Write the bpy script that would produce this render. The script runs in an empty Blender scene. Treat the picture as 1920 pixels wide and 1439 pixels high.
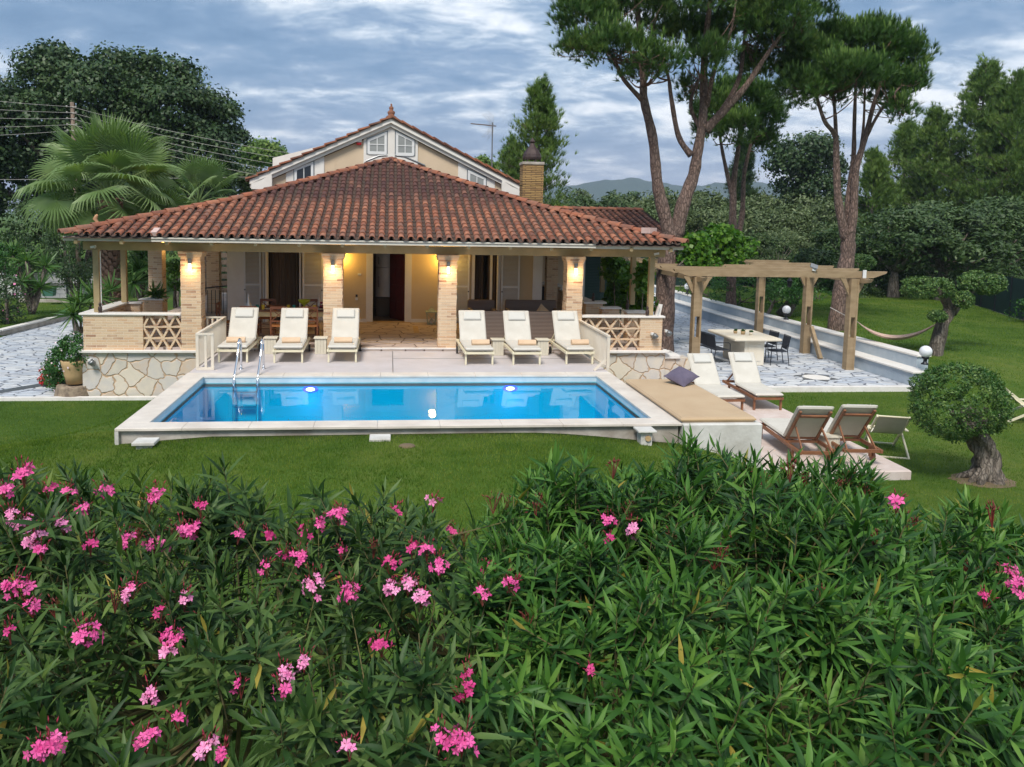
import bpy, math, random
import numpy as np
from mathutils import Vector, Matrix
random.seed(7); rng = np.random.default_rng(7)
R = math.radians
PI = math.pi
sc = bpy.context.scene
col = sc.collection

# ---------------------------------------------------------------- camera
# world axes: X along the pool and house front, Y away from the camera, Z up; z = 0 is the pool coping
FPX = 1500.0; PCX, PCY = 892.0, 555.0
def _n(v): return v/np.linalg.norm(v)
def _dv(x, y): return np.array([x-PCX, -(y-PCY), -FPX])
_yw = _n(_dv(732., 408.)); _xw = _dv(14800., 666.); _xw = _n(_xw-_yw*_xw.dot(_yw)); _zw = np.cross(_xw, _yw)
CR = np.array([_xw, _yw, _zw])
CC = np.array([3.679, -12.545, 3.212])
def ray(px, py): return CR@_dv(px, py)
def atY(px, py, Y): r = ray(px, py); return CC+r*((Y-CC[1])/r[1])
def atZ(px, py, Z): r = ray(px, py); return CC+r*((Z-CC[2])/r[2])
cam = bpy.data.cameras.new("camera"); camo = bpy.data.objects.new("camera", cam); col.objects.link(camo)
cam.sensor_width = 36.0; cam.lens = 36.0*FPX/1920.0
cam.shift_x = (960.0-PCX)/1920.0; cam.shift_y = (PCY-719.5)/1920.0
cam.clip_start = 0.05; cam.clip_end = 20000
m4 = Matrix.Identity(4)
for i in range(3):
    for j in range(3): m4[i][j] = CR[i][j]
    m4[i][3] = CC[i]
camo.matrix_world = m4
sc.camera = camo

# ---------------------------------------------------------------- light
SUN_EL, SUN_AZ = R(52), R(205)      # azimuth clockwise from +Y
sc.view_settings.view_transform = 'Standard'; sc.view_settings.look = 'None'
sc.view_settings.gamma = 1; sc.view_settings.exposure = 0.72
w = bpy.data.worlds.new("World"); sc.world = w; w.use_nodes = True
nt = w.node_tree; nt.nodes.clear()
def N(t, ty, **k):
    n = t.nodes.new(ty)
    for a, b in k.items():
        if a.startswith('i_'):
            n.inputs[a[2:]].default_value = b
        else: setattr(n, a, b)
    return n
def mathn(t, op, a, b=None, clamp=False):
    n = t.nodes.new('ShaderNodeMath'); n.operation = op; n.use_clamp = clamp
    for i, v in enumerate((a, b)):
        if v is None: continue
        if isinstance(v, (int, float)): n.inputs[i].default_value = v
        else: t.links.new(v, n.inputs[i])
    return n.outputs[0]
def ramp(t, fac, stops, interp='LINEAR'):
    n = t.nodes.new('ShaderNodeValToRGB'); n.color_ramp.interpolation = interp
    e = n.color_ramp.elements
    while len(e) < len(stops): e.new(0.5)
    for x, (p, c) in zip(e, stops): x.position = p; x.color = (*c, 1) if len(c) == 3 else c
    t.links.new(fac, n.inputs[0]); return n.outputs[0]
def mixc(t, fac, a, b, mode='MIX'):
    n = t.nodes.new('ShaderNodeMix'); n.data_type = 'RGBA'; n.blend_type = mode
    for i, v in ((0, fac), (6, a), (7, b)):
        if isinstance(v, (int, float)): n.inputs[i].default_value = v
        elif isinstance(v, tuple): n.inputs[i].default_value = (*v, 1) if len(v) == 3 else v
        else: t.links.new(v, n.inputs[i])
    return n.outputs[2]
def noise(t, vec, scale, detail=4, rough=0.5, dist=0.0, dim='3D'):
    n = t.nodes.new('ShaderNodeTexNoise'); n.noise_dimensions = dim
    n.inputs['Scale'].default_value = scale; n.inputs['Detail'].default_value = detail
    n.inputs['Roughness'].default_value = rough; n.inputs['Distortion'].default_value = dist
    if vec is not None: t.links.new(vec, n.inputs['Vector'])
    return n.outputs['Fac']
sky = N(nt, 'ShaderNodeTexSky', sky_type='NISHITA', sun_disc=False, sun_elevation=SUN_EL, sun_rotation=SUN_AZ, air_density=1.2, dust_density=1.5)
tc = N(nt, 'ShaderNodeTexCoord'); sp = N(nt, 'ShaderNodeSeparateXYZ'); nt.links.new(tc.outputs['Generated'], sp.inputs[0])
zc = mathn(nt, 'MAXIMUM', sp.outputs[2], 0.0); zd = mathn(nt, 'ADD', zc, 0.20)
cx = mathn(nt, 'DIVIDE', sp.outputs[0], zd); cy = mathn(nt, 'DIVIDE', sp.outputs[1], zd)
cb = N(nt, 'ShaderNodeCombineXYZ'); nt.links.new(cx, cb.inputs[0]); nt.links.new(cy, cb.inputs[1])
mp = N(nt, 'ShaderNodeMapping'); nt.links.new(cb.outputs[0], mp.inputs[0]); mp.inputs['Location'].default_value = (5.3, 2.4, 0); mp.inputs['Rotation'].default_value = (0, 0, 0.25); mp.inputs['Scale'].default_value = (0.8, 1.0, 1)
n1 = noise(nt, mp.outputs[0], 1.5, 10, 0.60, 0.35)
n2 = noise(nt, mp.outputs[0], 6.0, 9, 0.62, 0.3)
cl = mathn(nt, 'ADD', mathn(nt, 'MULTIPLY', n1, 0.62), mathn(nt, 'MULTIPLY', n2, 0.38))
# brighter to the right of the frame
xr = mathn(nt, 'MULTIPLY', sp.outputs[0], 0.10)
cl = mathn(nt, 'ADD', cl, xr)
ccol = ramp(nt, cl, [(0.38, (1.05, 1.95, 3.25)), (0.455, (1.45, 2.4, 3.75)), (0.505, (2.1, 3.0, 4.3)), (0.54, (3.3, 4.2, 5.3)), (0.58, (5.6, 6.2, 6.9)), (0.63, (8.0, 8.2, 8.4))])
low = mathn(nt, 'SUBTRACT', 1.0, mathn(nt, 'MULTIPLY', zc, 5.5, True), True)
low = mathn(nt, 'POWER', low, 2.0)
ccol = mixc(nt, mathn(nt, 'MULTIPLY', low, 0.65), ccol, (4.3, 4.2, 4.9))
fin = mixc(nt, 0.06, ccol, sky.outputs[0])
bg = N(nt, 'ShaderNodeBackground'); bg.inputs['Strength'].default_value = 0.096
nt.links.new(fin, bg.inputs[0]); out = N(nt, 'ShaderNodeOutputWorld'); nt.links.new(bg.outputs[0], out.inputs[0])
sl = bpy.data.lights.new("sun", 'SUN'); sl.energy = 2.45; sl.angle = R(17); sl.color = (1.0, 0.94, 0.84)
so = bpy.data.objects.new("sun", sl); col.objects.link(so)
sd = Vector((math.sin(SUN_AZ)*math.cos(SUN_EL), math.cos(SUN_AZ)*math.cos(SUN_EL), math.sin(SUN_EL)))
so.rotation_euler = sd.to_track_quat('Z', 'Y').to_euler(); so.location = (0, -20, 30)

# ---------------------------------------------------------------- materials
MATS = {}
def newmat(name):
    m = bpy.data.materials.new(name); m.use_nodes = True; t = m.node_tree
    b = t.nodes['Principled BSDF']; MATS[name] = m; return m, t, b
def bumpin(t, b, h, strength=0.3, dist=0.02):
    n = t.nodes.new('ShaderNodeBump'); n.inputs['Strength'].default_value = strength; n.inputs['Distance'].default_value = dist
    t.links.new(h, n.inputs['Height']); t.links.new(n.outputs[0], b.inputs['Normal'])
def ocoord(t): return t.nodes.new('ShaderNodeTexCoord').outputs['Object']
def simple(name, c, c2=None, scale=6, rough=0.6, bump=0.0, bscale=60, metal=0.0, emit=None, es=0, stretch=None, spec=None):
    m, t, b = newmat(name); oc = ocoord(t)
    if stretch:
        mpn = N(t, 'ShaderNodeMapping'); t.links.new(oc, mpn.inputs[0]); mpn.inputs['Scale'].default_value = stretch; oc = mpn.outputs[0]
    if c2 is None: c2 = tuple(x*0.82 for x in c)
    f = noise(t, oc, scale, 5, 0.6)
    t.links.new(ramp(t, f, [(0.35, c), (0.65, c2)]), b.inputs['Base Color'])
    b.inputs['Roughness'].default_value = rough; b.inputs['Metallic'].default_value = metal
    if spec is not None: b.inputs['Specular IOR Level'].default_value = spec
    if bump: bumpin(t, b, noise(t, oc, bscale, 4), bump)
    if emit: b.inputs['Emission Color'].default_value = (*emit, 1); b.inputs['Emission Strength'].default_value = es
    return m
def leafmat(name, cols, trans=0.25, rough=0.5, tint=(1.3, 1.5, 0.5), nscale=1.2, namp=0.35, spec=0.4):
    m, t, b = newmat(name); g = N(t, 'ShaderNodeNewGeometry'); oc = ocoord(t)
    nn = mathn(t, 'ADD', mathn(t, 'MULTIPLY', mathn(t, 'SUBTRACT', noise(t, oc, nscale, 3), 0.5), 1.9), 0.5)
    f = mathn(t, 'ADD', mathn(t, 'MULTIPLY', g.outputs['Random Per Island'], 1-namp), mathn(t, 'MULTIPLY', nn, namp))
    k = len(cols); c = ramp(t, f, [(i/(k-1)*0.8+0.1, cc) for i, cc in enumerate(cols)])
    if name.startswith('oleander'): c = mixc(t, ramp(t, g.outputs['Random Per Island'], [(0.992, (0, 0, 0)), (0.996, (1, 1, 1))]), c, (0.34, 0.27, 0.05))
    t.links.new(c, b.inputs['Base Color']); b.inputs['Roughness'].default_value = rough; b.inputs['Specular IOR Level'].default_value = spec
    tr = N(t, 'ShaderNodeBsdfTranslucent'); tcm = mixc(t, 1.0, c, (*tint, 1), 'MULTIPLY'); t.links.new(tcm, tr.inputs[0])
    mx = N(t, 'ShaderNodeMixShader'); mx.inputs[0].default_value = trans
    t.links.new(b.outputs[0], mx.inputs[1]); t.links.new(tr.outputs[0], mx.inputs[2])
    t.links.new(mx.outputs[0], t.nodes['Material Output'].inputs[0]); return m
def wallvec(t, sx=1, sz=1):
    oc = ocoord(t); s = N(t, 'ShaderNodeSeparateXYZ'); t.links.new(oc, s.inputs[0])
    u = mathn(t, 'ADD', s.outputs[0], s.outputs[1]); c = N(t, 'ShaderNodeCombineXYZ')
    t.links.new(mathn(t, 'MULTIPLY', u, sx), c.inputs[0]); t.links.new(mathn(t, 'MULTIPLY', s.outputs[2], sz), c.inputs[1]); return c.outputs[0]
def brick(name, c1, c2, c3, mortar, bw=0.24, bh=0.062, ms=0.006, rough=0.85):
    m, t, b = newmat(name); v = wallvec(t)
    nz = N(t, 'ShaderNodeTexNoise'); nz.inputs['Scale'].default_value = 9; t.links.new(v, nz.inputs['Vector'])
    va = N(t, 'ShaderNodeVectorMath', operation='MULTIPLY_ADD'); t.links.new(nz.outputs['Color'], va.inputs[0]); va.inputs[1].default_value = (0.012, 0.012, 0); t.links.new(v, va.inputs[2])
    br = N(t, 'ShaderNodeTexBrick'); t.links.new(va.outputs[0], br.inputs['Vector'])
    br.inputs['Scale'].default_value = 1; br.inputs['Brick Width'].default_value = bw; br.inputs['Row Height'].default_value = bh
    br.inputs['Mortar Size'].default_value = ms; br.inputs['Mortar Smooth'].default_value = 0.2
    br.inputs['Color1'].default_value = (0, 0, 0, 1); br.inputs['Color2'].default_value = (1, 1, 1, 1); br.inputs['Mortar'].default_value = (0, 0, 0, 1)
    br.offset = 0.43
    nn = noise(t, v, 2.4, 4); k = mathn(t, 'ADD', mathn(t, 'MULTIPLY', br.outputs['Color'], 0.62), mathn(t, 'MULTIPLY', nn, 0.38))
    cc = ramp(t, k, [(0.12, c1), (0.45, c2), (0.66, c2), (0.82, c3)])
    fine = noise(t, v, 60, 3); cc = mixc(t, 0.25, cc, ramp(t, fine, [(0.3, (0.25, 0.2, 0.15)), (0.7, (0.9, 0.8, 0.65))]), 'OVERLAY')
    t.links.new(mixc(t, br.outputs['Fac'], cc, mortar), b.inputs['Base Color']); b.inputs['Roughness'].default_value = rough
    h = mathn(t, 'SUBTRACT', mathn(t, 'MULTIPLY', fine, 0.5), br.outputs['Fac']); bumpin(t, b, h, 0.55, 0.012); return m
def crazy(name, cols, mortar, scale=2.6, horiz=True, width=0.035, stretch=(1, 1), rough=0.7, metric='EUCLIDEAN', rand=0.95, mort_soft=0.02, warp=0.05):
    m, t, b = newmat(name)
    if horiz: v = ocoord(t)
    else: v = wallvec(t)
    mpn = N(t, 'ShaderNodeMapping'); t.links.new(v, mpn.inputs[0]); mpn.inputs['Scale'].default_value = (stretch[0], stretch[1], 0.0 if horiz else 1.0)
    nz = N(t, 'ShaderNodeTexNoise'); nz.inputs['Scale'].default_value = 3.5; t.links.new(mpn.outputs[0], nz.inputs['Vector'])
    va = N(t, 'ShaderNodeVectorMath', operation='MULTIPLY_ADD'); t.links.new(nz.outputs['Color'], va.inputs[0]); va.inputs[1].default_value = (warp, warp, 0); t.links.new(mpn.outputs[0], va.inputs[2])
    vs = []
    for ft in ('F1', 'DISTANCE_TO_EDGE'):
        vo = N(t, 'ShaderNodeTexVoronoi', voronoi_dimensions='2D', feature=ft); vo.inputs['Scale'].default_value = scale; vo.inputs['Randomness'].default_value = rand
        t.links.new(va.outputs[0], vo.inputs['Vector']); vs.append(vo)
    s = N(t, 'ShaderNodeSeparateColor'); t.links.new(vs[0].outputs['Color'], s.inputs[0])
    nn = noise(t, v, 5, 5); k = mathn(t, 'ADD', mathn(t, 'MULTIPLY', s.outputs[0], 0.6), mathn(t, 'MULTIPLY', nn, 0.4))
    n = len(cols); cc = ramp(t, k, [(0.12+0.76*i/(n-1), c) for i, c in enumerate(cols)])
    e = ramp(t, vs[1].outputs['Distance'], [(width, (0, 0, 0)), (width+mort_soft, (1, 1, 1))])
    t.links.new(mixc(t, e, mortar, cc), b.inputs['Base Color']); b.inputs['Roughness'].default_value = rough
    h = mathn(t, 'ADD', e, mathn(t, 'MULTIPLY', noise(t, v, 22, 4), 0.25)); bumpin(t, b, h, 0.8, 0.02); return m

brick('brick', (0.60, 0.38, 0.235), (0.66, 0.50, 0.35), (0.36, 0.205, 0.135), (0.72, 0.60, 0.46))
brick('brick_chimney', (0.50, 0.33, 0.13), (0.42, 0.27, 0.11), (0.25, 0.15, 0.07), (0.16, 0.10, 0.05), 0.3, 0.05, 0.012)
brick('white_brick', (0.55, 0.55, 0.57), (0.62, 0.62, 0.64), (0.5, 0.5, 0.52), (0.3, 0.3, 0.33), 0.6, 0.2, 0.012)
crazy('crazy_stone_wall', [(0.50, 0.47, 0.42), (0.68, 0.61, 0.50), (0.54, 0.52, 0.50), (0.62, 0.48, 0.35)], (0.50, 0.34, 0.21), 3.1, False, 0.012, (0.9, 0.85), mort_soft=0.05, warp=0.30, rand=1.0)
crazy('terrace_stone', [(0.42, 0.33, 0.30), (0.52, 0.42, 0.36), (0.36, 0.29, 0.28)], (0.13, 0.09, 0.07), 2.0, True, 0.02, warp=0.12)
crazy('white_paving', [(0.38, 0.42, 0.49), (0.52, 0.56, 0.62), (0.62, 0.63, 0.64), (0.27, 0.31, 0.40)], (0.11, 0.12, 0.15), 3.4, True, 0.030, (0.62, 1.25), warp=0.25, mort_soft=0.03)
simple('coping', (0.70, 0.64, 0.57), (0.56, 0.50, 0.44), 1.6, 0.6, 0.15, 30)
simple('deck', (0.50, 0.46, 0.46), (0.56, 0.52, 0.53), 2, 0.6, 0.05, 60)
simple('slab', (0.56, 0.45, 0.40), (0.64, 0.55, 0.51), 4, 0.8, 0.15, 30)
simple('concrete', (0.30, 0.26, 0.22), (0.52, 0.48, 0.43), 2.5, 0.9, 0.3, 20)
simple('grey_blue_wall', (0.36, 0.43, 0.50), (0.44, 0.50, 0.56), 3, 0.85, 0.15, 30)
simple('white_plaster', (0.66, 0.65, 0.62), (0.47, 0.45, 0.41), 1.8, 0.85, 0.35, 14)
simple('cream_wall', (0.60, 0.47, 0.33), (0.66, 0.52, 0.37), 1.2, 0.9, 0.06, 80)
simple('porch_wall', (0.60, 0.46, 0.28), (0.64, 0.50, 0.31), 1.2, 0.9, 0.06, 80)
simple('white_trim', (0.72, 0.68, 0.63), (0.78, 0.75, 0.71), 2, 0.6)
simple('fascia_paint', (0.58, 0.53, 0.45), (0.66, 0.61, 0.53), 2, 0.6)
simple('porch_wood', (0.36, 0.27, 0.14), (0.44, 0.33, 0.18), 3, 0.65, 0.1, 60)
simple('pergola_wood', (0.27, 0.19, 0.105), (0.36, 0.26, 0.155), 2.5, 0.7, 0.25, 40, stretch=(1, 1, 3))
simple('ceiling_wood', (0.30, 0.24, 0.15), (0.36, 0.28, 0.18), 3, 0.7)
simple('marble_cap', (0.70, 0.66, 0.62), (0.80, 0.77, 0.74), 4, 0.5)
simple('shutter_white', (0.68, 0.68, 0.68), (0.72, 0.72, 0.72), 2, 0.5)
simple('dark_green', (0.012, 0.05, 0.045), (0.015, 0.06, 0.05), 2, 0.5)
simple('door_red', (0.10, 0.012, 0.008), (0.14, 0.02, 0.012), 4, 0.35)
simple('steel', (0.62, 0.60, 0.57), (0.54, 0.52, 0.49), 2, 0.45, metal=0.5)
simple('chrome', (0.75, 0.77, 0.8), (0.7, 0.72, 0.75), 2, 0.12, metal=1.0)
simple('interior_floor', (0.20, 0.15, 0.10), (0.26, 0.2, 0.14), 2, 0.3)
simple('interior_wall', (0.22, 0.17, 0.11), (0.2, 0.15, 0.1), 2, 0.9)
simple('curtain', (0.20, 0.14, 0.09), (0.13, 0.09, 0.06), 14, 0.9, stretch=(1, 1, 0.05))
simple('lounger_frame', (0.70, 0.64, 0.46), (0.74, 0.68, 0.50), 3, 0.5)
simple('mattress', (0.54, 0.51, 0.45), (0.60, 0.57, 0.51), 3, 0.9, 0.45, 7)
simple('sling', (0.42, 0.41, 0.33), (0.46, 0.45, 0.37), 3, 0.9, 0.1, 90)
simple('pillow_white', (0.54, 0.53, 0.49), (0.58, 0.57, 0.53), 3, 0.9, 0.1, 40)
simple('towel', (0.62, 0.43, 0.28), (0.67, 0.49, 0.33), 6, 0.95, 0.3, 120)
simple('black_rubber', (0.015, 0.015, 0.015), (0.02, 0.02, 0.02), 3, 0.6)
simple('brown_wood', (0.19, 0.075, 0.035), (0.26, 0.11, 0.05), 5, 0.5, 0.15, 50)
simple('chair_wood', (0.15, 0.05, 0.02), (0.2, 0.07, 0.03), 5, 0.45)
simple('box_wood', (0.60, 0.55, 0.44), (0.66, 0.61, 0.50), 4, 0.7, stretch=(8, 8, 1))
simple('table_yellow', (0.62, 0.50, 0.25), (0.68, 0.55, 0.29), 3, 0.6)
simple('tan_fabric', (0.46, 0.33, 0.205), (0.50, 0.37, 0.235), 1.6, 0.95, 0.25, 6)
simple('purple_fabric', (0.10, 0.085, 0.13), (0.13, 0.11, 0.16), 8, 0.95, 0.2, 200)
simple('black_metal', (0.012, 0.014, 0.02), (0.02, 0.022, 0.03), 3, 0.4, metal=0.2)
simple('black_mesh', (0.02, 0.024, 0.035), (0.03, 0.034, 0.048), 3, 0.7)
simple('cream_stone', (0.68, 0.60, 0.47), (0.74, 0.68, 0.57), 2, 0.7, 0.15, 25)
simple('terracotta', (0.50, 0.26, 0.13), (0.42, 0.24, 0.14), 4, 0.8)
simple('pot_tan', (0.50, 0.34, 0.17), (0.42, 0.29, 0.15), 5, 0.8, 0.2, 20)
simple('planter_stone', (0.34, 0.27, 0.19), (0.16, 0.12, 0.09), 9, 0.9, 0.7, 12)
simple('bark_pine', (0.20, 0.125, 0.095), (0.10, 0.065, 0.055), 9, 0.95, 0.9, 16, stretch=(1, 1, 0.35))
simple('bark_upper', (0.27, 0.15, 0.10), (0.14, 0.085, 0.06), 8, 0.95, 0.7, 14, stretch=(1, 1, 0.4))
def barkmat(name, c1, c2, crack, sc_=14, st=(1, 1, 0.28)):
    m, t, b = newmat(name); oc = ocoord(t); nz = N(t, 'ShaderNodeTexNoise'); nz.inputs['Scale'].default_value = 6; t.links.new(oc, nz.inputs['Vector'])
    va = N(t, 'ShaderNodeVectorMath', operation='MULTIPLY_ADD'); t.links.new(nz.outputs['Color'], va.inputs[0]); va.inputs[1].default_value = (0.12, 0.12, 0.12); t.links.new(oc, va.inputs[2])
    mpn = N(t, 'ShaderNodeMapping'); t.links.new(va.outputs[0], mpn.inputs[0]); mpn.inputs['Scale'].default_value = st
    vo = N(t, 'ShaderNodeTexVoronoi', feature='DISTANCE_TO_EDGE'); vo.inputs['Scale'].default_value = sc_; t.links.new(mpn.outputs[0], vo.inputs['Vector'])
    nn = noise(t, mpn.outputs[0], 12, 5, 0.65); base = ramp(t, nn, [(0.35, c1), (0.65, c2)]); e = ramp(t, mathn(t, 'ADD', vo.outputs['Distance'], mathn(t, 'MULTIPLY', mathn(t, 'SUBTRACT', nn, 0.5), 0.5)), [(-0.0, (0.25, 0.25, 0.25)), (0.22, (1, 1, 1))])
    t.links.new(mixc(t, e, crack, base), b.inputs['Base Color']); b.inputs['Roughness'].default_value = 0.95; bumpin(t, b, mathn(t, 'ADD', e, mathn(t, 'MULTIPLY', nn, 0.6)), 0.9, 0.03)
barkmat('bark_pine', (0.27, 0.18, 0.145), (0.17, 0.12, 0.10), (0.055, 0.035, 0.03)); barkmat('bark_upper', (0.33, 0.20, 0.14), (0.20, 0.13, 0.10), (0.07, 0.045, 0.035), 10)
barkmat('bark_grey', (0.12, 0.095, 0.075), (0.27, 0.23, 0.19), (0.05, 0.04, 0.032), 16, (1, 1, 0.13))
simple('bark_palm', (0.17, 0.09, 0.055), (0.09, 0.05, 0.035), 7, 0.95, 0.8, 18)
simple('bark_boot', (0.26, 0.16, 0.11), (0.15, 0.085, 0.06), 9, 0.95, 0.5, 30)
simple('earth', (0.17, 0.12, 0.07), (0.12, 0.09, 0.05), 6, 0.95, 0.5, 30)
simple('grey_metal', (0.28, 0.29, 0.30), (0.22, 0.23, 0.24), 4, 0.4, metal=0.7)
simple('white_plastic', (0.75, 0.75, 0.75), (0.7, 0.7, 0.7), 3, 0.4)
simple('globe_white', (0.75, 0.77, 0.82), (0.70, 0.72, 0.76), 3, 0.25)
simple('red_plastic', (0.5, 0.01, 0.01), (0.45, 0.01, 0.01), 3, 0.4)
simple('pole_wood', (0.23, 0.17, 0.13), (0.15, 0.11, 0.085), 5, 0.9, 0.4, 30)
simple('wire', (0.35, 0.33, 0.31), (0.4, 0.38, 0.36), 3, 0.5)
simple('cowl', (0.055, 0.035, 0.035), (0.08, 0.055, 0.05), 8, 0.6, metal=0.4)
simple('brick_red', (0.30, 0.13, 0.08), (0.22, 0.10, 0.07), 10, 0.9)
simple('green_plastic', (0.05, 0.15, 0.11), (0.06, 0.18, 0.13), 3, 0.5)
simple('yellow', (0.75, 0.50, 0.03), (0.65, 0.42, 0.03), 4, 0.3)
simple('lime_ceramic', (0.60, 0.62, 0.03), (0.5, 0.55, 0.03), 4, 0.3)
simple('teal_glass', (0.02, 0.18, 0.15), (0.03, 0.22, 0.18), 4, 0.2)
simple('china', (0.75, 0.72, 0.68), (0.6, 0.45, 0.35), 12, 0.3)
simple('orange_wicker', (0.45, 0.17, 0.04), (0.35, 0.12, 0.03), 20, 0.6)
simple('magenta', (0.40, 0.01, 0.07), (0.28, 0.005, 0.05), 20, 0.7)
simple('lantern_green', (0.42, 0.46, 0.33), (0.36, 0.4, 0.28), 5, 0.7)
simple('hammock_cloth', (0.45, 0.24, 0.20), (0.62, 0.52, 0.42), 2, 0.95, stretch=(1, 22, 22))
simple('rope', (0.5, 0.48, 0.44), (0.45, 0.43, 0.4), 5, 0.9)
simple('petal', (0.60, 0.035, 0.22), (0.78, 0.13, 0.38), 30, 0.6)
simple('petal_pale', (0.74, 0.16, 0.40), (0.82, 0.34, 0.55), 30, 0.6)
simple('petal_deep', (0.50, 0.02, 0.15), (0.62, 0.05, 0.24), 30, 0.6)
simple('bud', (0.32, 0.015, 0.05), (0.22, 0.012, 0.03), 20, 0.6)
simple('bud_dark', (0.20, 0.02, 0.02), (0.12, 0.03, 0.02), 20, 0.6)
simple('stem', (0.16, 0.14, 0.05), (0.11, 0.09, 0.04), 10, 0.8)
simple('hill_green', (0.030, 0.06, 0.045), (0.04, 0.07, 0.05), 0.02, 1.0)
simple('screen_green', (0.008, 0.03, 0.025), (0.012, 0.04, 0.035), 0.8, 0.8)
simple('soil_dark', (0.03, 0.03, 0.015), (0.05, 0.045, 0.02), 4, 1.0)
simple('flower_white', (0.8, 0.75, 0.75), (0.8, 0.5, 0.6), 20, 0.7)
simple('flower_red', (0.45, 0.01, 0.02), (0.3, 0.01, 0.01), 20, 0.7)
simple('flower_violet', (0.3, 0.02, 0.4), (0.3, 0.02, 0.4), 20, 0.7)
simple('pool_light', (1, 1, 1), (1, 1, 1), 1, 0.3, emit=(0.85, 0.88, 1.0), es=6)
simple('pool_ring', (0.05, 0.05, 1), (0.05, 0.05, 1), 1, 0.3, emit=(0.05, 0.03, 1.0), es=2.0)
simple('lamp_glow', (1, 0.8, 0.5), (1, 0.8, 0.5), 1, 0.3, emit=(1.0, 0.72, 0.36), es=7)
simple('sconce_glow', (1, 0.7, 0.2), (1, 0.7, 0.2), 1, 0.3, emit=(1.0, 0.62, 0.10), es=5)
simple('glass_dark', (0.01, 0.012, 0.015), (0.015, 0.018, 0.02), 1, 0.05, spec=0.8)
simple('pane_blind', (0.26, 0.27, 0.26), (0.30, 0.31, 0.30), 1, 0.12, stretch=(1, 1, 30), spec=0.7)
# wicker weave
m, t, b = newmat('wicker'); v = wallvec(t)
wv = N(t, 'ShaderNodeTexWave', bands_direction='Y'); wv.inputs['Scale'].default_value = 9; wv.inputs['Distortion'].default_value = 0.6; t.links.new(v, wv.inputs[0])
wv2 = N(t, 'ShaderNodeTexWave', bands_direction='X'); wv2.inputs['Scale'].default_value = 14; t.links.new(v, wv2.inputs[0])
f = mathn(t, 'MULTIPLY', wv.outputs['Fac'], mathn(t, 'ADD', mathn(t, 'MULTIPLY', wv2.outputs['Fac'], 0.5), 0.5))
t.links.new(ramp(t, f, [(0.1, (0.07, 0.05, 0.044)), (0.7, (0.28, 0.21, 0.17))]), b.inputs['Base Color']); b.inputs['Roughness'].default_value = 0.6; bumpin(t, b, f, 0.5, 0.01)
# roof tiles: terracotta, darkened by lichen in the upper, older half
def tilemat(name, lichen_z):
    m, t, b = newmat(name); g = N(t, 'ShaderNodeNewGeometry'); oc = ocoord(t)
    base = ramp(t, g.outputs['Random Per Island'], [(0.0, (0.19, 0.065, 0.036)), (0.35, (0.32, 0.105, 0.052)), (0.7, (0.43, 0.165, 0.085)), (1.0, (0.25, 0.11, 0.07))])
    dirt = ramp(t, noise(t, oc, 5, 6, 0.7), [(0.42, (0.0, 0, 0)), (0.62, (1, 1, 1))])
    s = N(t, 'ShaderNodeSeparateXYZ'); t.links.new(oc, s.inputs[0])
    zz = mathn(t, 'ADD', s.outputs[2], mathn(t, 'MULTIPLY', mathn(t, 'SUBTRACT', noise(t, oc, 0.9, 3), 0.5), 0.5))
    up = ramp(t, mathn(t, 'MULTIPLY', mathn(t, 'SUBTRACT', zz, lichen_z-0.12), 3.5, True), [(0, (0, 0, 0)), (1, (1, 1, 1))])
    rnd = mathn(t, 'MULTIPLY', up, ramp(t, g.outputs['Random Per Island'], [(0.0, (1, 1, 1)), (0.88, (0.85, 0.85, 0.85)), (0.95, (0.3, 0.3, 0.3))]))
    c = mixc(t, mathn(t, 'MULTIPLY', dirt, 0.55), base, (0.10, 0.07, 0.06)); c = mixc(t, mathn(t, 'MULTIPLY', rnd, 0.92), c, (0.062, 0.024, 0.022))
    t.links.new(c, b.inputs['Base Color']); b.inputs['Roughness'].default_value = 0.85; bumpin(t, b, noise(t, oc, 30, 4), 0.35, 0.01); return m
tilemat('roof_tile', 3.58); tilemat('ridge_tile', 9.0)
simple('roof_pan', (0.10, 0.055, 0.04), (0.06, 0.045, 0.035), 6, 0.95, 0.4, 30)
simple('mortar_pink', (0.52, 0.36, 0.32), (0.58, 0.44, 0.40), 5, 0.9, 0.2, 20)
# pool lining and water
simple('pool_blue', (0.0, 0.44, 0.66), (0.0, 0.48, 0.70), 1.5, 0.5)
simple('pool_rim', (0.45, 0.55, 0.60), (0.55, 0.62, 0.64), 5, 0.4)
m, t, b = newmat('water'); t.nodes.remove(b)
oc = ocoord(t); bn = N(t, 'ShaderNodeBump'); bn.inputs['Strength'].default_value = 0.08; bn.inputs['Distance'].default_value = 0.02; t.links.new(noise(t, oc, 2.5, 3), bn.inputs['Height'])
gl = N(t, 'ShaderNodeBsdfGlossy'); gl.inputs['Roughness'].default_value = 0.0; t.links.new(bn.outputs[0], gl.inputs['Normal'])
tp = N(t, 'ShaderNodeBsdfTransparent'); tp.inputs[0].default_value = (0.45, 0.95, 1.0, 1)
fr = N(t, 'ShaderNodeFresnel'); fr.inputs['IOR'].default_value = 1.22; t.links.new(bn.outputs[0], fr.inputs['Normal'])
mx = N(t, 'ShaderNodeMixShader'); t.links.new(fr.outputs[0], mx.inputs[0]); t.links.new(tp.outputs[0], mx.inputs[1]); t.links.new(gl.outputs[0], mx.inputs[2]); t.links.new(mx.outputs[0], t.nodes['Material Output'].inputs[0])
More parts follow.
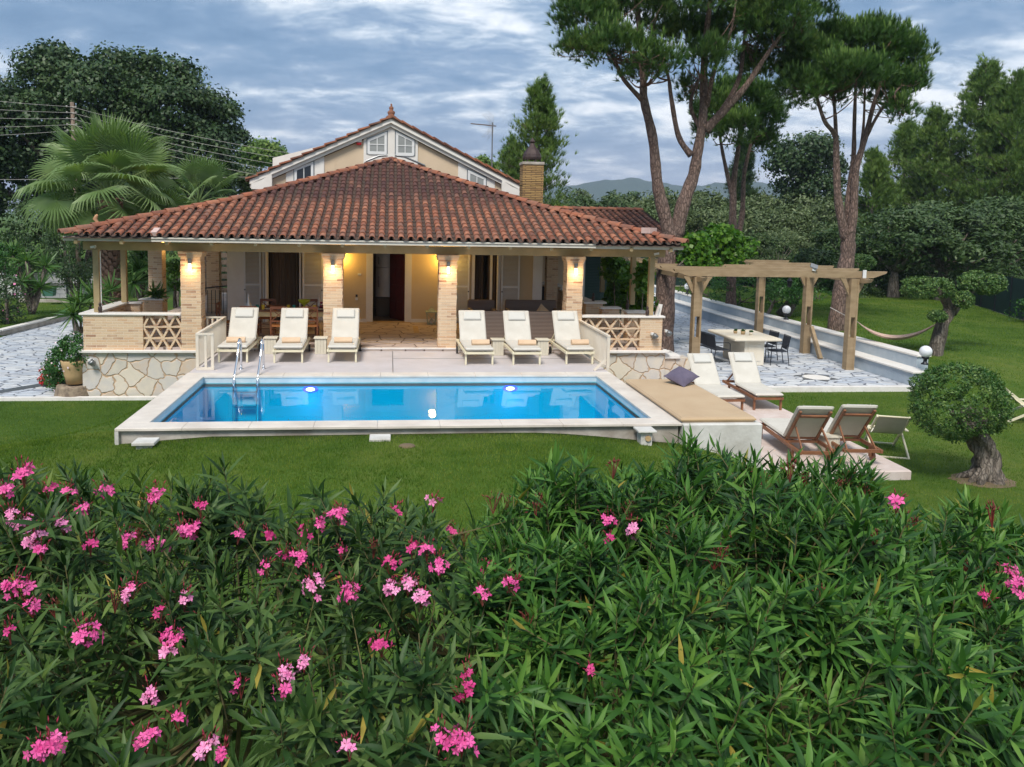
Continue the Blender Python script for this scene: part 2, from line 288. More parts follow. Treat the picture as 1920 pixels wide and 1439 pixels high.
# lawn
def lawnmat(name, cols):
    m, t, b = newmat(name); oc = ocoord(t)
    a = noise(t, oc, 0.35, 4, 0.6); c = noise(t, oc, 3.0, 5, 0.7); d = noise(t, oc, 45, 3, 0.7)
    k = mathn(t, 'ADD', mathn(t, 'ADD', mathn(t, 'MULTIPLY', a, 0.45), mathn(t, 'MULTIPLY', c, 0.3)), mathn(t, 'MULTIPLY', d, 0.25))
    t.links.new(ramp(t, k, [(0.36, cols[0]), (0.5, cols[1]), (0.62, cols[2])]), b.inputs['Base Color']); b.inputs['Roughness'].default_value = 0.9
    b.inputs['Specular IOR Level'].default_value = 0.15; bumpin(t, b, d, 0.8, 0.03); return m
lawnmat('lawn', [(0.032, 0.074, 0.008), (0.060, 0.116, 0.014), (0.12, 0.155, 0.03)])
leafmat('grass_blade', [(0.0288, 0.0764, 0.0057), (0.0636, 0.1304, 0.0122), (0.1410, 0.2064, 0.0308), (0.2283, 0.2615, 0.0642)], 0.2, 0.8, nscale=1.1, namp=0.62, spec=0.1)
leafmat('oleander_leaf', [(0.0095, 0.0387, 0.0094), (0.0223, 0.0768, 0.0154), (0.0424, 0.1238, 0.0200), (0.0881, 0.2023, 0.0326), (0.1530, 0.2709, 0.0492)], 0.2, 0.5, nscale=2.5, namp=0.4, spec=0.3)
leafmat('oleander_leaf_dark', [(0.0082, 0.0297, 0.0080), (0.0207, 0.0590, 0.0146), (0.0433, 0.0940, 0.0228), (0.0836, 0.1469, 0.0379), (0.1421, 0.2079, 0.0499)], 0.18, 0.52, nscale=2.5, namp=0.4, spec=0.28)
leafmat('oak_leaf', [(0.0167, 0.0423, 0.0155), (0.0299, 0.0665, 0.0218), (0.0500, 0.0937, 0.0282), (0.0832, 0.1286, 0.0411)], 0.12, 0.5, nscale=0.9, namp=0.5)
leafmat('pine_needle', [(0.0181, 0.0653, 0.0145), (0.0399, 0.1087, 0.0203), (0.0816, 0.1595, 0.0290), (0.1812, 0.2465, 0.0508)], 0.15, 0.55, nscale=0.9, namp=0.5)
leafmat('pine_shoot', [(0.10, 0.19, 0.035), (0.17, 0.27, 0.06)], 0.2, 0.6)
leafmat('aleppo_needle', [(0.0518, 0.1058, 0.0255), (0.0924, 0.1710, 0.0360), (0.1478, 0.2362, 0.0477), (0.2218, 0.2932, 0.0636)], 0.18, 0.6, nscale=0.7, namp=0.55)
leafmat('olive_leaf', [(0.0394, 0.0690, 0.0253), (0.0675, 0.1035, 0.0351), (0.1123, 0.1552, 0.0577), (0.1685, 0.2126, 0.0915)], 0.12, 0.55, nscale=0.6, namp=0.5)
leafmat('olive_dark', [(0.0193, 0.0489, 0.0137), (0.0347, 0.0718, 0.0190), (0.0579, 0.1034, 0.0274), (0.0867, 0.1361, 0.0395)], 0.12, 0.55, nscale=0.6, namp=0.5)
leafmat('clipped_leaf', [(0.0262, 0.0726, 0.0194), (0.0494, 0.1188, 0.0259), (0.0944, 0.1782, 0.0378), (0.1742, 0.2508, 0.0648)], 0.15, 0.5, nscale=3, namp=0.3)
leafmat('vine_leaf', [(0.0264, 0.0990, 0.0059), (0.0616, 0.1650, 0.0099), (0.1232, 0.2393, 0.0198)], 0.3, 0.45, nscale=1.5, namp=0.3)
leafmat('shrub_leaf', [(0.0198, 0.0770, 0.0132), (0.0385, 0.1265, 0.0220), (0.0715, 0.1760, 0.0330)], 0.2, 0.5, nscale=1.5, namp=0.4)
leafmat('palm_leaf', [(0.1047, 0.1699, 0.0629), (0.1537, 0.2393, 0.0865), (0.2375, 0.3148, 0.1257), (0.3212, 0.3651, 0.1886)], 0.25, 0.45, nscale=1.0, namp=0.4)
leafmat('yucca_leaf', [(0.04, 0.11, 0.025), (0.07, 0.16, 0.035), (0.12, 0.21, 0.05)], 0.2, 0.45, nscale=1.0, namp=0.3)
# ---------------------------------------------------------------- builders
ORG = {}
def tag(o, label=None, cat=None, group=None, kind=None):
    if label: o['label'] = label
    if cat: o['category'] = cat
    if group: o['group'] = group
    if kind: o['kind'] = kind
    return o
def thing(name, label, cat, loc=(0, 0, 0), group=None):
    o = bpy.data.objects.new(name, None); col.objects.link(o); o.empty_display_size = 0.2
    o.location = loc; ORG[o.name] = Vector(loc); return tag(o, label, cat, group)
def _link(name, me, mat, parent, org):
    o = bpy.data.objects.new(name, me); col.objects.link(o)
    if mat: me.materials.append(MATS[mat])
    if parent is not None:
        o.parent = parent; ORG[o.name] = ORG.get(parent.name, Vector((0, 0, 0)))
    else: o.location = org; ORG[o.name] = Vector(org)
    return o
class MB:
    def __init__(s): s.v = []; s.f = []
    def add(s, vs, fs):
        b = len(s.v); s.v.extend(vs); s.f.extend([tuple(i+b for i in f) for f in fs]); return s
    def obox(s, c, size, rot=None, taper=1.0):
        hx, hy, hz = size[0]/2, size[1]/2, size[2]/2; vs = []
        for z in (-hz, hz):
            k = taper if z > 0 else 1.0
            for x, y in ((-hx, -hy), (hx, -hy), (hx, hy), (-hx, hy)):
                v = Vector((x*k, y*k, z))
                if rot is not None: v = rot@v
                vs.append((c[0]+v[0], c[1]+v[1], c[2]+v[2]))
        return s.add(vs, [(0, 3, 2, 1), (4, 5, 6, 7), (0, 1, 5, 4), (1, 2, 6, 5), (2, 3, 7, 6), (3, 0, 4, 7)])
    def box(s, x0, x1, y0, y1, z0, z1): return s.obox(((x0+x1)/2, (y0+y1)/2, (z0+z1)/2), (abs(x1-x0), abs(y1-y0), abs(z1-z0)))
    def rbox(s, x0, x1, y0, y1, z0, z1, r=0.02):
        # box with chamfered edges
        vs = []; fs = []
        rings = [(z0, r), (z0+r, 0), (z1-r, 0), (z1, r)]
        for z, i in rings:
            a, b, c, d = x0+i, x1-i, y0+i, y1-i; q = r*0.7
            vs += [(a+q, c, z), (b-q, c, z), (b, c+q, z), (b, d-q, z), (b-q, d, z), (a+q, d, z), (a, d-q, z), (a, c+q, z)]
        for k in range(3):
            for j in range(8): fs.append((k*8+j, k*8+(j+1) % 8, k*8+8+(j+1) % 8, k*8+8+j))
        fs.append(tuple(range(7, -1, -1))); fs.append(tuple(range(24, 32))); return s.add(vs, fs)
    def bar(s, p0, p1, w, h, up=(0, 0, 1)):
        p0, p1 = Vector(p0), Vector(p1); d = p1-p0; L = d.length; d.normalize(); u = Vector(up)
        if abs(d.dot(u)) > 0.98: u = Vector((0, 1, 0))
        x = d.cross(u).normalized(); z = x.cross(d); rot = Matrix((x, d, z)).transposed()
        return s.obox((p0+p1)/2, (w, L, h), rot)
    def tube(s, pts, rad, n=8, cap=True, squash=None):
        pts = [Vector(p) for p in pts]
        if isinstance(rad, (int, float)): rad = [rad]*len(pts)
        b = len(s.v); prev = None
        for i, p in enumerate(pts):
            d = (pts[min(i+1, len(pts)-1)]-pts[max(i-1, 0)])
            d = d.normalized() if d.length > 1e-9 else Vector((0, 0, 1))
            if prev is None: u = d.orthogonal().normalized()
            else: u = (prev-d*prev.dot(d)); u = u.normalized() if u.length > 1e-6 else d.orthogonal().normalized()
            prev = u; w2 = d.cross(u)
            for k in range(n):
                a = 2*PI*k/n; q = p+(u*math.cos(a)+w2*math.sin(a))*rad[i]; s.v.append(tuple(q))
        for i in range(len(pts)-1):
            for k in range(n):
                s.f.append((b+i*n+k, b+i*n+(k+1) % n, b+(i+1)*n+(k+1) % n, b+(i+1)*n+k))
        if cap: s.f.append(tuple(b+k for k in range(n-1, -1, -1))); s.f.append(tuple(b+(len(pts)-1)*n+k for k in range(n)))
        return s
    def lathe(s, prof, c=(0, 0, 0), n=20):
        b = len(s.v)
        for r, z in prof:
            for k in range(n): a = 2*PI*k/n; s.v.append((c[0]+r*math.cos(a), c[1]+r*math.sin(a), c[2]+z))
        for i in range(len(prof)-1):
            for k in range(n): s.f.append((b+i*n+k, b+i*n+(k+1) % n, b+(i+1)*n+(k+1) % n, b+(i+1)*n+k))
        s.f.append(tuple(b+k for k in range(n-1, -1, -1))); s.f.append(tuple(b+(len(prof)-1)*n+k for k in range(n))); return s
    def sphere(s, c, r, n=16, sq=1.0):
        return s.lathe([(r*math.sin(PI*i/10)+1e-4, -r*sq*math.cos(PI*i/10)) for i in range(11)], c, n)
    def prism(s, poly, y0, y1, axis='Y'):
        # polygon in XZ extruded in Y (or in YZ extruded along X)
        n = len(poly); vs = []
        for y in (y0, y1):
            for a, z in poly: vs.append((a, y, z) if axis == 'Y' else (y, a, z))
        fs = [tuple(range(n-1, -1, -1)), tuple(range(n, 2*n))]+[(i, (i+1) % n, n+(i+1) % n, n+i) for i in range(n)]
        return s.add(vs, fs)
    def xform(s, M, a=0): s.v[a:] = [tuple(M@Vector(v)) for v in s.v[a:]]; return s
    def build(s, name, mat=None, parent=None, smooth=False, org=(0, 0, 0), auto=None):
        o0 = ORG.get(parent.name, Vector((0, 0, 0))) if parent is not None else Vector(org)
        me = bpy.data.meshes.new(name); me.from_pydata([(x-o0[0], y-o0[1], z-o0[2]) for x, y, z in s.v], [], s.f)
        me.update()
        import bmesh
        bm = bmesh.new(); bm.from_mesh(me); bmesh.ops.recalc_face_normals(bm, faces=bm.faces); bm.to_mesh(me); bm.free()
        if smooth:
            me.polygons.foreach_set('use_smooth', [True]*len(me.polygons))
            if auto: me.set_sharp_from_angle(angle=R(auto))
        return _link(name, me, mat, parent, org)
def np_mesh(name, V, F, mat, parent=None, org=(0, 0, 0), smooth=False):
    """V (n,3), F (m,k) int arrays"""
    o0 = ORG.get(parent.name, Vector((0, 0, 0))) if parent is not None else Vector(org)
    V = (V-np.array(o0)).astype(np.float32); me = bpy.data.meshes.new(name); m, k = F.shape
    me.vertices.add(len(V)); me.vertices.foreach_set('co', V.ravel())
    me.loops.add(m*k); me.loops.foreach_set('vertex_index', F.ravel().astype(np.int32))
    me.polygons.add(m); me.polygons.foreach_set('loop_start', np.arange(0, m*k, k, dtype=np.int32))
    me.update(calc_edges=True)
    if smooth: me.polygons.foreach_set('use_smooth', np.ones(m, dtype=bool))
    return _link(name, me, mat, parent, org)
def scatter(TV, TF, M, P):
    """template verts (n,3), faces (f,k), matrices (q,3,3), positions (q,3)"""
    V = np.einsum('qij,nj->qni', M, TV)+P[:, None, :]; n = len(TV)
    F = TF[None]+(np.arange(len(P))*n)[:, None, None]
    return V.reshape(-1, 3), F.reshape(-1, TF.shape[1])
def frames(D, roll=None, scale=None):
    """matrices whose local Z is D, randomly rolled"""
    D = D/np.maximum(np.linalg.norm(D, axis=1, keepdims=True), 1e-9); q = len(D)
    a = rng.normal(size=(q, 3)) if roll is None else roll
    X = a-D*np.sum(a*D, 1, keepdims=True); X /= np.maximum(np.linalg.norm(X, axis=1, keepdims=True), 1e-9)
    Y = np.cross(D, X); M = np.stack([X, Y, D], axis=2)
    if scale is not None: M = M*scale[:, None, None]
    return M
def copy_tree(o, loc=None, rotz=None, label=None, cat=None, group=None, parent=None, scale=None):
    c = o.copy(); col.objects.link(c); c.parent = parent
    if loc is not None: c.location = loc
    if rotz is not None: c.rotation_euler = (0, 0, rotz)
    if scale is not None: c.scale = scale
    if label: c['label'] = label
    if group: c['group'] = group
    for ch in list(o.children): copy_tree(ch, parent=c)
    return c
def island_mb(*objs): pass

# ---------------------------------------------------------------- terrain
def smooth(a, b, x): t = np.clip((x-a)/(b-a), 0, 1); return t*t*(3-2*t)
def ground(x, y):
    x = np.asarray(x, float); y = np.asarray(y, float)
    g = -1.13+0*x
    # mound round the pool
    dx = np.maximum(np.maximum(-0.9-x, x-8.3), 0)/np.where(x < 0, 5.5, 2.6); dy = np.maximum(np.maximum(-1.2-y, y-3.6), 0)/np.where(y < 0, 5.0, 2.6)
    d = np.sqrt(dx*dx+dy*dy); lift = 0.985-0.22*smooth(5.8, 9.0, x)-0.10*(1-smooth(-0.4, 1.0, x))
    g = g+lift*(1-smooth(0, 1, d))*(1-(1-smooth(-2.2, -0.3, x))*smooth(-0.6, 4.2, y))
    # right-hand garden, a little higher beyond the long low wall
    g = g+0.80*smooth(17.5, 18.0, x)*smooth(3.0, 9.0, y)
    g = g+0.12*smooth(9.5, 11, x)*(1-smooth(17.5, 18.0, x))
    # left garden beyond the path
    g = g+0.22*smooth(-9.55, -9.75, x)*smooth(8, 10, y)
    # gentle roll
    g = g+0.03*np.sin(x*0.7+1)*np.sin(y*0.6)*(1-smooth(5.5, 6.5, y)*(1-smooth(17, 18, x)))
    inp = (x > -0.22) & (x < 8.22) & (y > -0.2) & (y < 3.9)
    return np.where(inp, -2.4, g)
xs = np.unique(np.round(np.concatenate([[-3000, -1200, -500, -250, -150, -100, -80, -60, -50, -40, -35, -30, -26, -22, -19, -17, -15], np.arange(-13, -0.4, 0.4), [-0.3, -0.2, 0, .3], np.arange(1, 8, 0.5), [8.1, 8.2, 8.3], np.arange(8.6, 19, 0.2), np.arange(19, 34, 0.7), [36, 40, 45, 52, 60, 80, 110, 160, 250, 500, 1200, 3000]]), 3))
ys = np.unique(np.round(np.concatenate([[-400, -100, -40, -20, -15, -12], np.arange(-10, -0.5, 0.4), [-0.3, -0.18, 0.1], np.arange(0.5, 3.8, 0.3), [3.85, 3.95, 4.1], np.arange(4.4, 12, 0.3), np.arange(12, 34, 0.8), [36, 40, 46, 55, 70, 90, 130, 200, 350, 700, 1500, 4000]]), 3))
X, Y = np.meshgrid(xs, ys); Z = ground(X, Y); nx, ny = len(xs), len(ys)
V = np.stack([X, Y, Z], 2).reshape(-1, 3)
I = (np.arange(ny-1)[:, None]*nx+np.arange(nx-1)[None]).ravel(); F = np.stack([I, I+1, I+nx+1, I+nx], 1)
o = np_mesh('lawn', V, F, 'lawn', smooth=True); tag(o, 'green mown lawn around the pool and villa', kind='structure')
# short grass over the visible lawn
def blades(P, h, wdt, lean=0.5):
    q = len(P); a = rng.uniform(0, 2*PI, q); ln = rng.uniform(0.1, lean, q)*h; b = rng.uniform(0, 2*PI, q)
    dx = np.stack([np.cos(a), np.sin(a), 0*a], 1)*(wdt/2)[:, None]; tip = P+np.stack([np.cos(b)*ln, np.sin(b)*ln, h], 1)
    V = np.stack([P-dx, P+dx, tip], 1).reshape(-1, 3); F = np.arange(3*q).reshape(-1, 3); return V, F
def gpts(n, x0, x1, y0, y1, ok):
    x = rng.uniform(x0, x1, n); y = rng.uniform(y0, y1, n); k = ok(x, y); x, y = x[k], y[k]
    return np.stack([x, y, ground(x, y)-0.004], 1)
def front_ok(x, y):
    k = ~((x > -0.42) & (x < 9.75) & (y > -0.4))
    k &= ~((x > 9.6) & (x < 12.45) & (y > -0.36)); k &= (y < 6.4)
    k &= ((x-13.7)**2+(y+0.35)**2 > 0.35**2); k &= ((x-3.95)/0.16)**2+((y+1.0)/0.1)**2 > 1
    return k
P1 = np.concatenate([gpts(150000, -3.2, 11.5, -3.6, 0.4, front_ok), gpts(45000, -9, 0, 0, 6.4, front_ok), gpts(45000, -9, -3.2, -3.6, 0, front_ok), gpts(90000, 9.5, 19, -2.5, 6.4, front_ok)])
V, F = blades(P1, rng.uniform(0.02, 0.05, len(P1)), rng.uniform(0.006, 0.012, len(P1)))
P2 = np.concatenate([gpts(70000, 17.9, 30, 4.5, 24, lambda x, y: (x > 18) | (y < 6.4)), gpts(14000, -18, -9.8, 10, 26, lambda x, y: x < 0)])
V2, F2 = blades(P2, rng.uniform(0.03, 0.06, len(P2)), rng.uniform(0.012, 0.022, len(P2)))
o = np_mesh('grass', np.concatenate([V, V2]), np.concatenate([F, F2+len(V)]), 'grass_blade'); tag(o, 'short mown grass of the lawn', 'grass', kind='stuff')
mb = MB(); mb.lathe([(0.13, 0.0), (0.11, 0.02), (0.05, 0.03)], (3.95, -1.0, float(ground(3.95, -1.0))-0.004), 12); tag(mb.build('bare_earth', 'earth', smooth=True), 'small bare patch of earth in the front lawn', kind='structure')

# paved areas, terrace, deck
PZ = -0.9
def sheet(name, poly, z, mat, th=0.12, label=None):
    mb = MB(); n = len(poly); vs = [(x, y, z) for x, y in poly]+[(x, y, z-th) for x, y in poly]
    mb.add(vs, [tuple(range(n)), tuple(range(2*n-1, n-1, -1))]+[(i, n+i, n+(i+1) % n, (i+1) % n) for i in range(n)])
    return tag(mb.build(name, mat), label, kind='structure')
sheet('patio_paving', [(11.36, 6.62), (17.16, 6.56), (17.16, 30), (10.62, 30), (10.62, 8.0), (11.36, 8.0)], PZ, 'white_paving', 0.2, 'white crazy paving beside the villa under the pergola')
sheet('path_paving', [(-13, 6.62), (-3.5, 6.62), (-3.5, 24), (-9.3, 24), (-9.35, 18), (-9.5, 16.3), (-13, 5)], -1.09, 'white_paving', 0.1, 'white crazy paving path on the left of the villa')
mb = MB(); mb.box(-14, -0.3, 6.46, 6.62, -1.3, -1.06); tag(mb.build('path_kerb', 'marble_cap'), 'pale stone kerb between path and lawn', kind='structure')
mb = MB(); mb.box(11.3, 17.2, 6.42, 6.62, -1.2, PZ+0.015); tag(mb.build('patio_kerb', 'marble_cap'), 'pale stone kerb along the patio edge', kind='structure')
for cxx, cyy, rr, nm in ((15.2, 7.75, 0.34, 'a'), (14.0, 14.0, 0.34, 'b')):
    mb = MB()
    for k in range(6):
        a0 = k*PI/3; mb.add([(cxx+rr*1.9*math.cos(a0)*0.62, cyy+rr*1.9*math.sin(a0)*0.62, PZ+0.008), (cxx+rr*1.75*math.cos(a0+0.5), cyy+rr*1.75*math.sin(a0+0.5), PZ+0.008), (cxx+rr*1.2*math.cos(a0+1.0), cyy+rr*1.2*math.sin(a0+1.0), PZ+0.008)], [(0, 1, 2)])
    tag(mb.build('paving_inlay', 'grey_metal'), None, kind='structure')
    mb = MB(); mb.lathe([(rr, 0.0), (rr, 0.012), (rr*.98, 0.014)], (cxx, cyy, PZ), 24); tag(mb.build('paving_inlay', 'white_trim'), None, kind='structure')
sheet('path_band', [(-6.2, 6.66), (-5.8, 6.66), (-4.4, 8.4), (-4.7, 8.6)], -1.082, 'grey_metal', 0.006)
TZ = 0.06
mb = MB(); mb.box(-3.44, 10.56, 6.83, 21, -1.3, TZ); mb.box(-0.2, 8.35, 6.68, 6.83, -0.6, TZ); tag(mb.build('terrace', 'terrace_stone'), 'pinkish flagstone terrace under the porch roof', kind='structure')
mb = MB(); mb.box(-0.2, 8.35, 6.665, 6.80, TZ-0.02, TZ+0.006); tag(mb.build('terrace_edge', 'marble_cap'), 'pale stone edge of the terrace step', kind='structure')
# diamond inlay and border bands
mb = MB(); zz = TZ+0.004; cx0, cy0 = 3.75, 7.75
for s0 in ((1, 1), (1, -1), (-1, -1), (-1, 1)):
    a = (cx0+0.85*s0[0], cy0); b2 = (cx0, cy0+0.42*s0[1]); c = (cx0, cy0+0.35*s0[1]); d = (cx0+0.70*s0[0], cy0)
    mb.add([(p[0], p[1], zz) for p in (a, b2, c, d)], [(0, 1, 2, 3)])
mb.add([(4.35, 9.3, zz), (4.5, 9.3, zz), (4.5, 10.7, zz), (4.35, 10.7, zz)], [(0, 1, 2, 3)]); mb.add([(2.6, 9.2, zz), (4.9, 9.2, zz), (4.9, 9.26, zz), (2.6, 9.26, zz)], [(0, 1, 2, 3)])
tag(mb.build('floor_inlay', 'pot_tan'), 'ochre diamond and band inlay in the terrace floor', kind='structure')
mb = MB(); mb.box(-0.37, 8.36, 3.99, 6.66, -1.2, -0.004); tag(mb.build('pool_deck', 'deck'), 'pale lilac grey deck between pool and terrace', kind='structure')
mb = MB(); mb.box(3.75, 3.765, 4.0, 6.66, -0.01, 0.0005); mb.box(3.77, 8.3, 5.62, 5.635, -0.01, 0.0005); tag(mb.build('deck_joint', 'grey_metal'), None, kind='structure')

# ---------------------------------------------------------------- pool
pool = thing('swimming_pool', 'rectangular blue swimming pool with pale coping in front of the villa', 'swimming pool', (4, 1.8, 0))
D = 3.63
mb = MB()
vs = [(0, 0, -0.16), (8, 0, -0.16), (8, D, -0.16), (0, D, -0.16), (0, 0, -1.5), (8, 0, -1.5), (8, D, -1.5), (0, D, -1.5)]
mb.add(vs, [(0, 1, 5, 4), (1, 2, 6, 5), (2, 3, 7, 6), (3, 0, 4, 7), (4, 5, 6, 7)]); mb.build('basin', 'pool_blue', pool)
mb = MB()
for x0, x1, y0, y1 in ((-0.03, 0, 0, D), (8, 8.03, 0, D), (-0.03, 8.03, D, D+0.03), (-0.03, 8.03, -0.03, 0)): mb.box(x0, x1, y0, y1, -0.22, -0.045)
mb.build('rim_tiles', 'pool_rim', pool)
mb = MB()
# ring slabs with narrow joints
def slabrun(x0, x1, y0, y1, n, ax):
    for i in range(n):
        if ax == 'x': a, b2 = x0+(x1-x0)*i/n, x0+(x1-x0)*(i+1)/n; mb.rbox(a+0.0015, b2-0.0015, y0, y1, -0.045, 0.0, 0.006)
        else: a, b2 = y0+(y1-y0)*i/n, y0+(y1-y0)*(i+1)/n; mb.rbox(x0, x1, a+0.0015, b2-0.0015, -0.045, 0.0, 0.006)
slabrun(-0.39, 8.37, -0.36, 0.012, 9, 'x'); slabrun(-0.39, 8.37, D-0.012, 3.985, 9, 'x'); slabrun(-0.39, 0.012, 0.013, D-0.013, 4, 'y'); slabrun(7.988, 8.37, 0.013, D-0.013, 4, 'y')
mb.build('coping', 'coping', pool)
mb = MB()
for x0, x1, y0, y1 in ((-0.33, -0.031, -0.30, 3.98), (8.031, 8.33, -0.30, 3.98), (-0.031, 8.031, -0.30, -0.031)): mb.box(x0, x1, y0, y1, -1.3, -0.046)
mb.build('concrete_shell', 'concrete', pool)
mb = MB(); mb.box(-0.39, -0.335, -0.36, -0.305, -0.9, -0.046); mb.box(-0.39, -0.335, -0.304, 3.98, -0.14, -0.046); mb.build('corner_trim', 'white_plaster', pool)
for x in (2.1, 6.18):
    mb = MB(); mb.lathe([(0.155, 0), (0.155, 0.008), (0.12, 0.012)], (0, 0, 0), 28); mb.xform(Matrix.Translation((x, D-0.003, -0.275))@Matrix.Rotation(R(90), 4, 'X')@Matrix.Diagonal((1, 0.42, 1, 1)))
    r0 = mb.build('underwater_light', 'pool_ring', pool)
    mb = MB(); mb.lathe([(0.085, 0.0), (0.085, 0.006), (0.06, 0.012)], (0, 0, 0), 28); mb.xform(Matrix.Translation((x, D-0.012, -0.275))@Matrix.Rotation(R(90), 4, 'X')@Matrix.Diagonal((1, 0.42, 1, 1))); mb.build('lens', 'pool_light', r0)
    pl = bpy.data.lights.new('pool_glow', 'POINT'); pl.energy = 3; pl.color = (0.2, 0.55, 1.0); pl.shadow_soft_size = 0.12
    po = bpy.data.objects.new('pool_glow', pl); col.objects.link(po); po.location = (x, D-0.35, -0.5)
mb = MB(); mb.add([(0, 0, -0.14), (8, 0, -0.14), (8, D, -0.14), (0, D, -0.14)], [(0, 1, 2, 3)]); tag(mb.build('water', 'water'), 'still blue pool water', kind='structure')
# skimmer and filter boxes in the lawn along the front
bx = thing('skimmer_box', 'white stone box with a projecting lid and round hole, right of the pool front', 'skimmer box', (7.72, -0.62, -0.5), 'white skimmer boxes along the pool front')
mb = MB(); mb.rbox(7.56, 7.86, -0.66, -0.365, -0.075, -0.04, 0.008); mb.build('lid', 'white_plaster', bx)
mb = MB(); mb.box(7.62, 7.80, -0.60, -0.40, -0.6, -0.075); mb.build('body', 'white_plaster', bx)
mb = MB(); mb.tube([(7.73, -0.602, -0.17), (7.73, -0.63, -0.17)], [0.045, 0.045], 14); mb.build('spout', 'pot_tan', bx)
for x, lb, z in ((3.55, 'white stone lid of a skimmer box, middle of the pool front lawn edge', -0.115), (0.12, 'white stone lid of a skimmer box near the left pool corner', -0.13)):
    bb = thing('skimmer_box', lb, 'skimmer box', (x, -0.55, z), 'white skimmer boxes along the pool front')
    mb = MB(); mb.rbox(x-0.16, x+0.16, -0.72, -0.42, z-0.04, z+0.01, 0.008); mb.build('lid', 'white_plaster', bb)
    mb = MB(); mb.box(x-0.11, x+0.11, -0.67, -0.45, z-0.4, z-0.04); mb.build('body', 'white_plaster', bb)
# ladder
ld = thing('pool_ladder', 'chrome pool ladder with two curved handrails at the left of the pool', 'pool ladder', (0.85, 4.1, 0))
for x in (0.60, 1.06):
    pts = [(x, 4.38, -0.01), (x, 4.38, 0.50)]
    for a in np.linspace(0, PI, 9): pts.append((x, 4.25+0.13*math.cos(a), 0.52+0.13*math.sin(a)))
    pts += [(x, 3.98, 0.30), (x, 3.72, 0.05), (x, 3.58, -0.12), (x, 3.54, -0.4), (x, 3.54, -1.1)]
    mb = MB(); mb.tube(pts, 0.024, 12); h = mb.build('handrail', 'chrome', ld, True)
    mb = MB(); mb.lathe([(0.055, 0), (0.05, 0.012), (0.026, 0.02)], (x, 4.38, 0), 16); mb.build('flange', 'chrome', h, True)
for z in (-0.3, -0.6, -0.9): mb = MB(); mb.box(0.62, 1.04, 3.49, 3.58, z-0.012, z+0.012); mb.build('rung', 'chrome', ld)
# masonry daybed platform with mattress and cushion
pf = thing('masonry_platform', 'white rendered masonry platform adjoining the right end of the pool', 'platform', (9.0, 1.2, -0.9))
mb = MB(); mb.rbox(8.375, 9.70, -0.42, 2.82, -1.3, 0.0, 0.02); mb.build('body', 'white_plaster', pf)
mt = thing('daybed_mattress', 'large tan mattress covering the masonry platform beside the pool', 'mattress', (9, 1.2, 0))
mb = MB(); mb.rbox(8.36, 9.63, -0.34, 2.80, 0.002, 0.085, 0.03); mb.build('pad', 'tan_fabric', mt)
mb = MB(); mb.tube([(8.37, -0.34, 0.045), (9.62, -0.34, 0.045), (9.62, 2.79, 0.045), (8.37, 2.79, 0.045), (8.37, -0.34, 0.045)], 0.008, 6); mb.build('piping', 'pot_tan', mt)
def cushion(name, label, sx, sy, th, mat, loc, rot):
    n = 12; P = []; 
    for s in (1, -1):
        for i in range(n+1):
            for j in range(n+1):
                u, v = i/n*2-1, j/n*2-1; e = (1-abs(u)**2.6)*(1-abs(v)**2.6); k = 1-0.07*((1-u*u)*(v*v)+(1-v*v)*(u*u))
                P.append((u*sx/2*k, v*sy/2*k, s*th/2*max(e, 0)**0.5+0.012*math.sin(u*5+v*3)*e))
    F = []
    for s in range(2):
        o = s*(n+1)**2
        for i in range(n):
            for j in range(n): a = o+i*(n+1)+j; F.append((a, a+1, a+n+2, a+n+1))
    mb = MB(); mb.add(P, F); mb.xform(Matrix.Translation(loc)@rot); ob = mb.build(name, mat, None, True, org=loc); tag(ob, label, 'cushion'); return ob
cushion('scatter_cushion', 'dark purple square cushion lying on the tan daybed mattress', 0.50, 0.50, 0.20, 'purple_fabric', (9.34, 2.30, 0.235), Matrix.Rotation(R(24), 4, 'X')@Matrix.Rotation(R(-6), 4, 'Y')@Matrix.Rotation(R(35), 4, 'Z'))
mb = MB(); mb.rbox(9.74, 12.40, -0.34, 6.60, -1.25, -0.85, 0.02); tag(mb.build('lounging_slab', 'slab'), 'pinkish concrete slab with wooden loungers right of the platform', kind='structure')
# ---------------------------------------------------------------- villa
house = thing('villa', 'cream villa with red tiled hipped porch roof and gabled upper floor', 'house', (3.7, 11.6, TZ))
WY = 11.6
def point(name, loc, e, c, size=0.03):
    l = bpy.data.lights.new(name, 'POINT'); l.energy = e; l.color = c; l.shadow_soft_size = size
    o = bpy.data.objects.new(name, l); col.objects.link(o); o.location = loc; return o
# walls of the ground floor, with openings
mb = MB()
for a, b2 in ((-0.62, -0.02), (1.07, 3.0), (4.30, 6.15), (7.02, 8.03)): mb.box(a, b2, WY, WY+0.25, TZ, 2.9)
for a, b2 in ((-0.02, 1.07), (6.15, 7.02)): mb.box(a, b2, WY, WY+0.25, 2.2, 2.9)
mb.box(3.0, 4.3, WY, WY+0.25, 2.22, 2.9)
mb.box(-1.02, -0.80, WY+0.03, 21, TZ, 2.9); mb.box(8.02, 8.27, WY+0.26, 21, TZ, 2.9)
mb.build('wall', 'porch_wall', house)
mb = MB(); mb.box(-1.08, -0.60, WY-0.05, WY+0.27, TZ, 2.9); mb.build('corner_pilaster', 'white_trim', house); mb = MB(); mb.box(8.03, 8.32, WY-0.05, WY+0.27, TZ, 2.9); mb.build('corner_pilaster', 'white_trim', house)
mb = MB()
for a, b2 in ((1.72, 3.0), (4.3, 6.15)): mb.box(a, b2, WY-0.02, WY, TZ, TZ+0.10)
mb.build('skirting', 'white_trim', house)
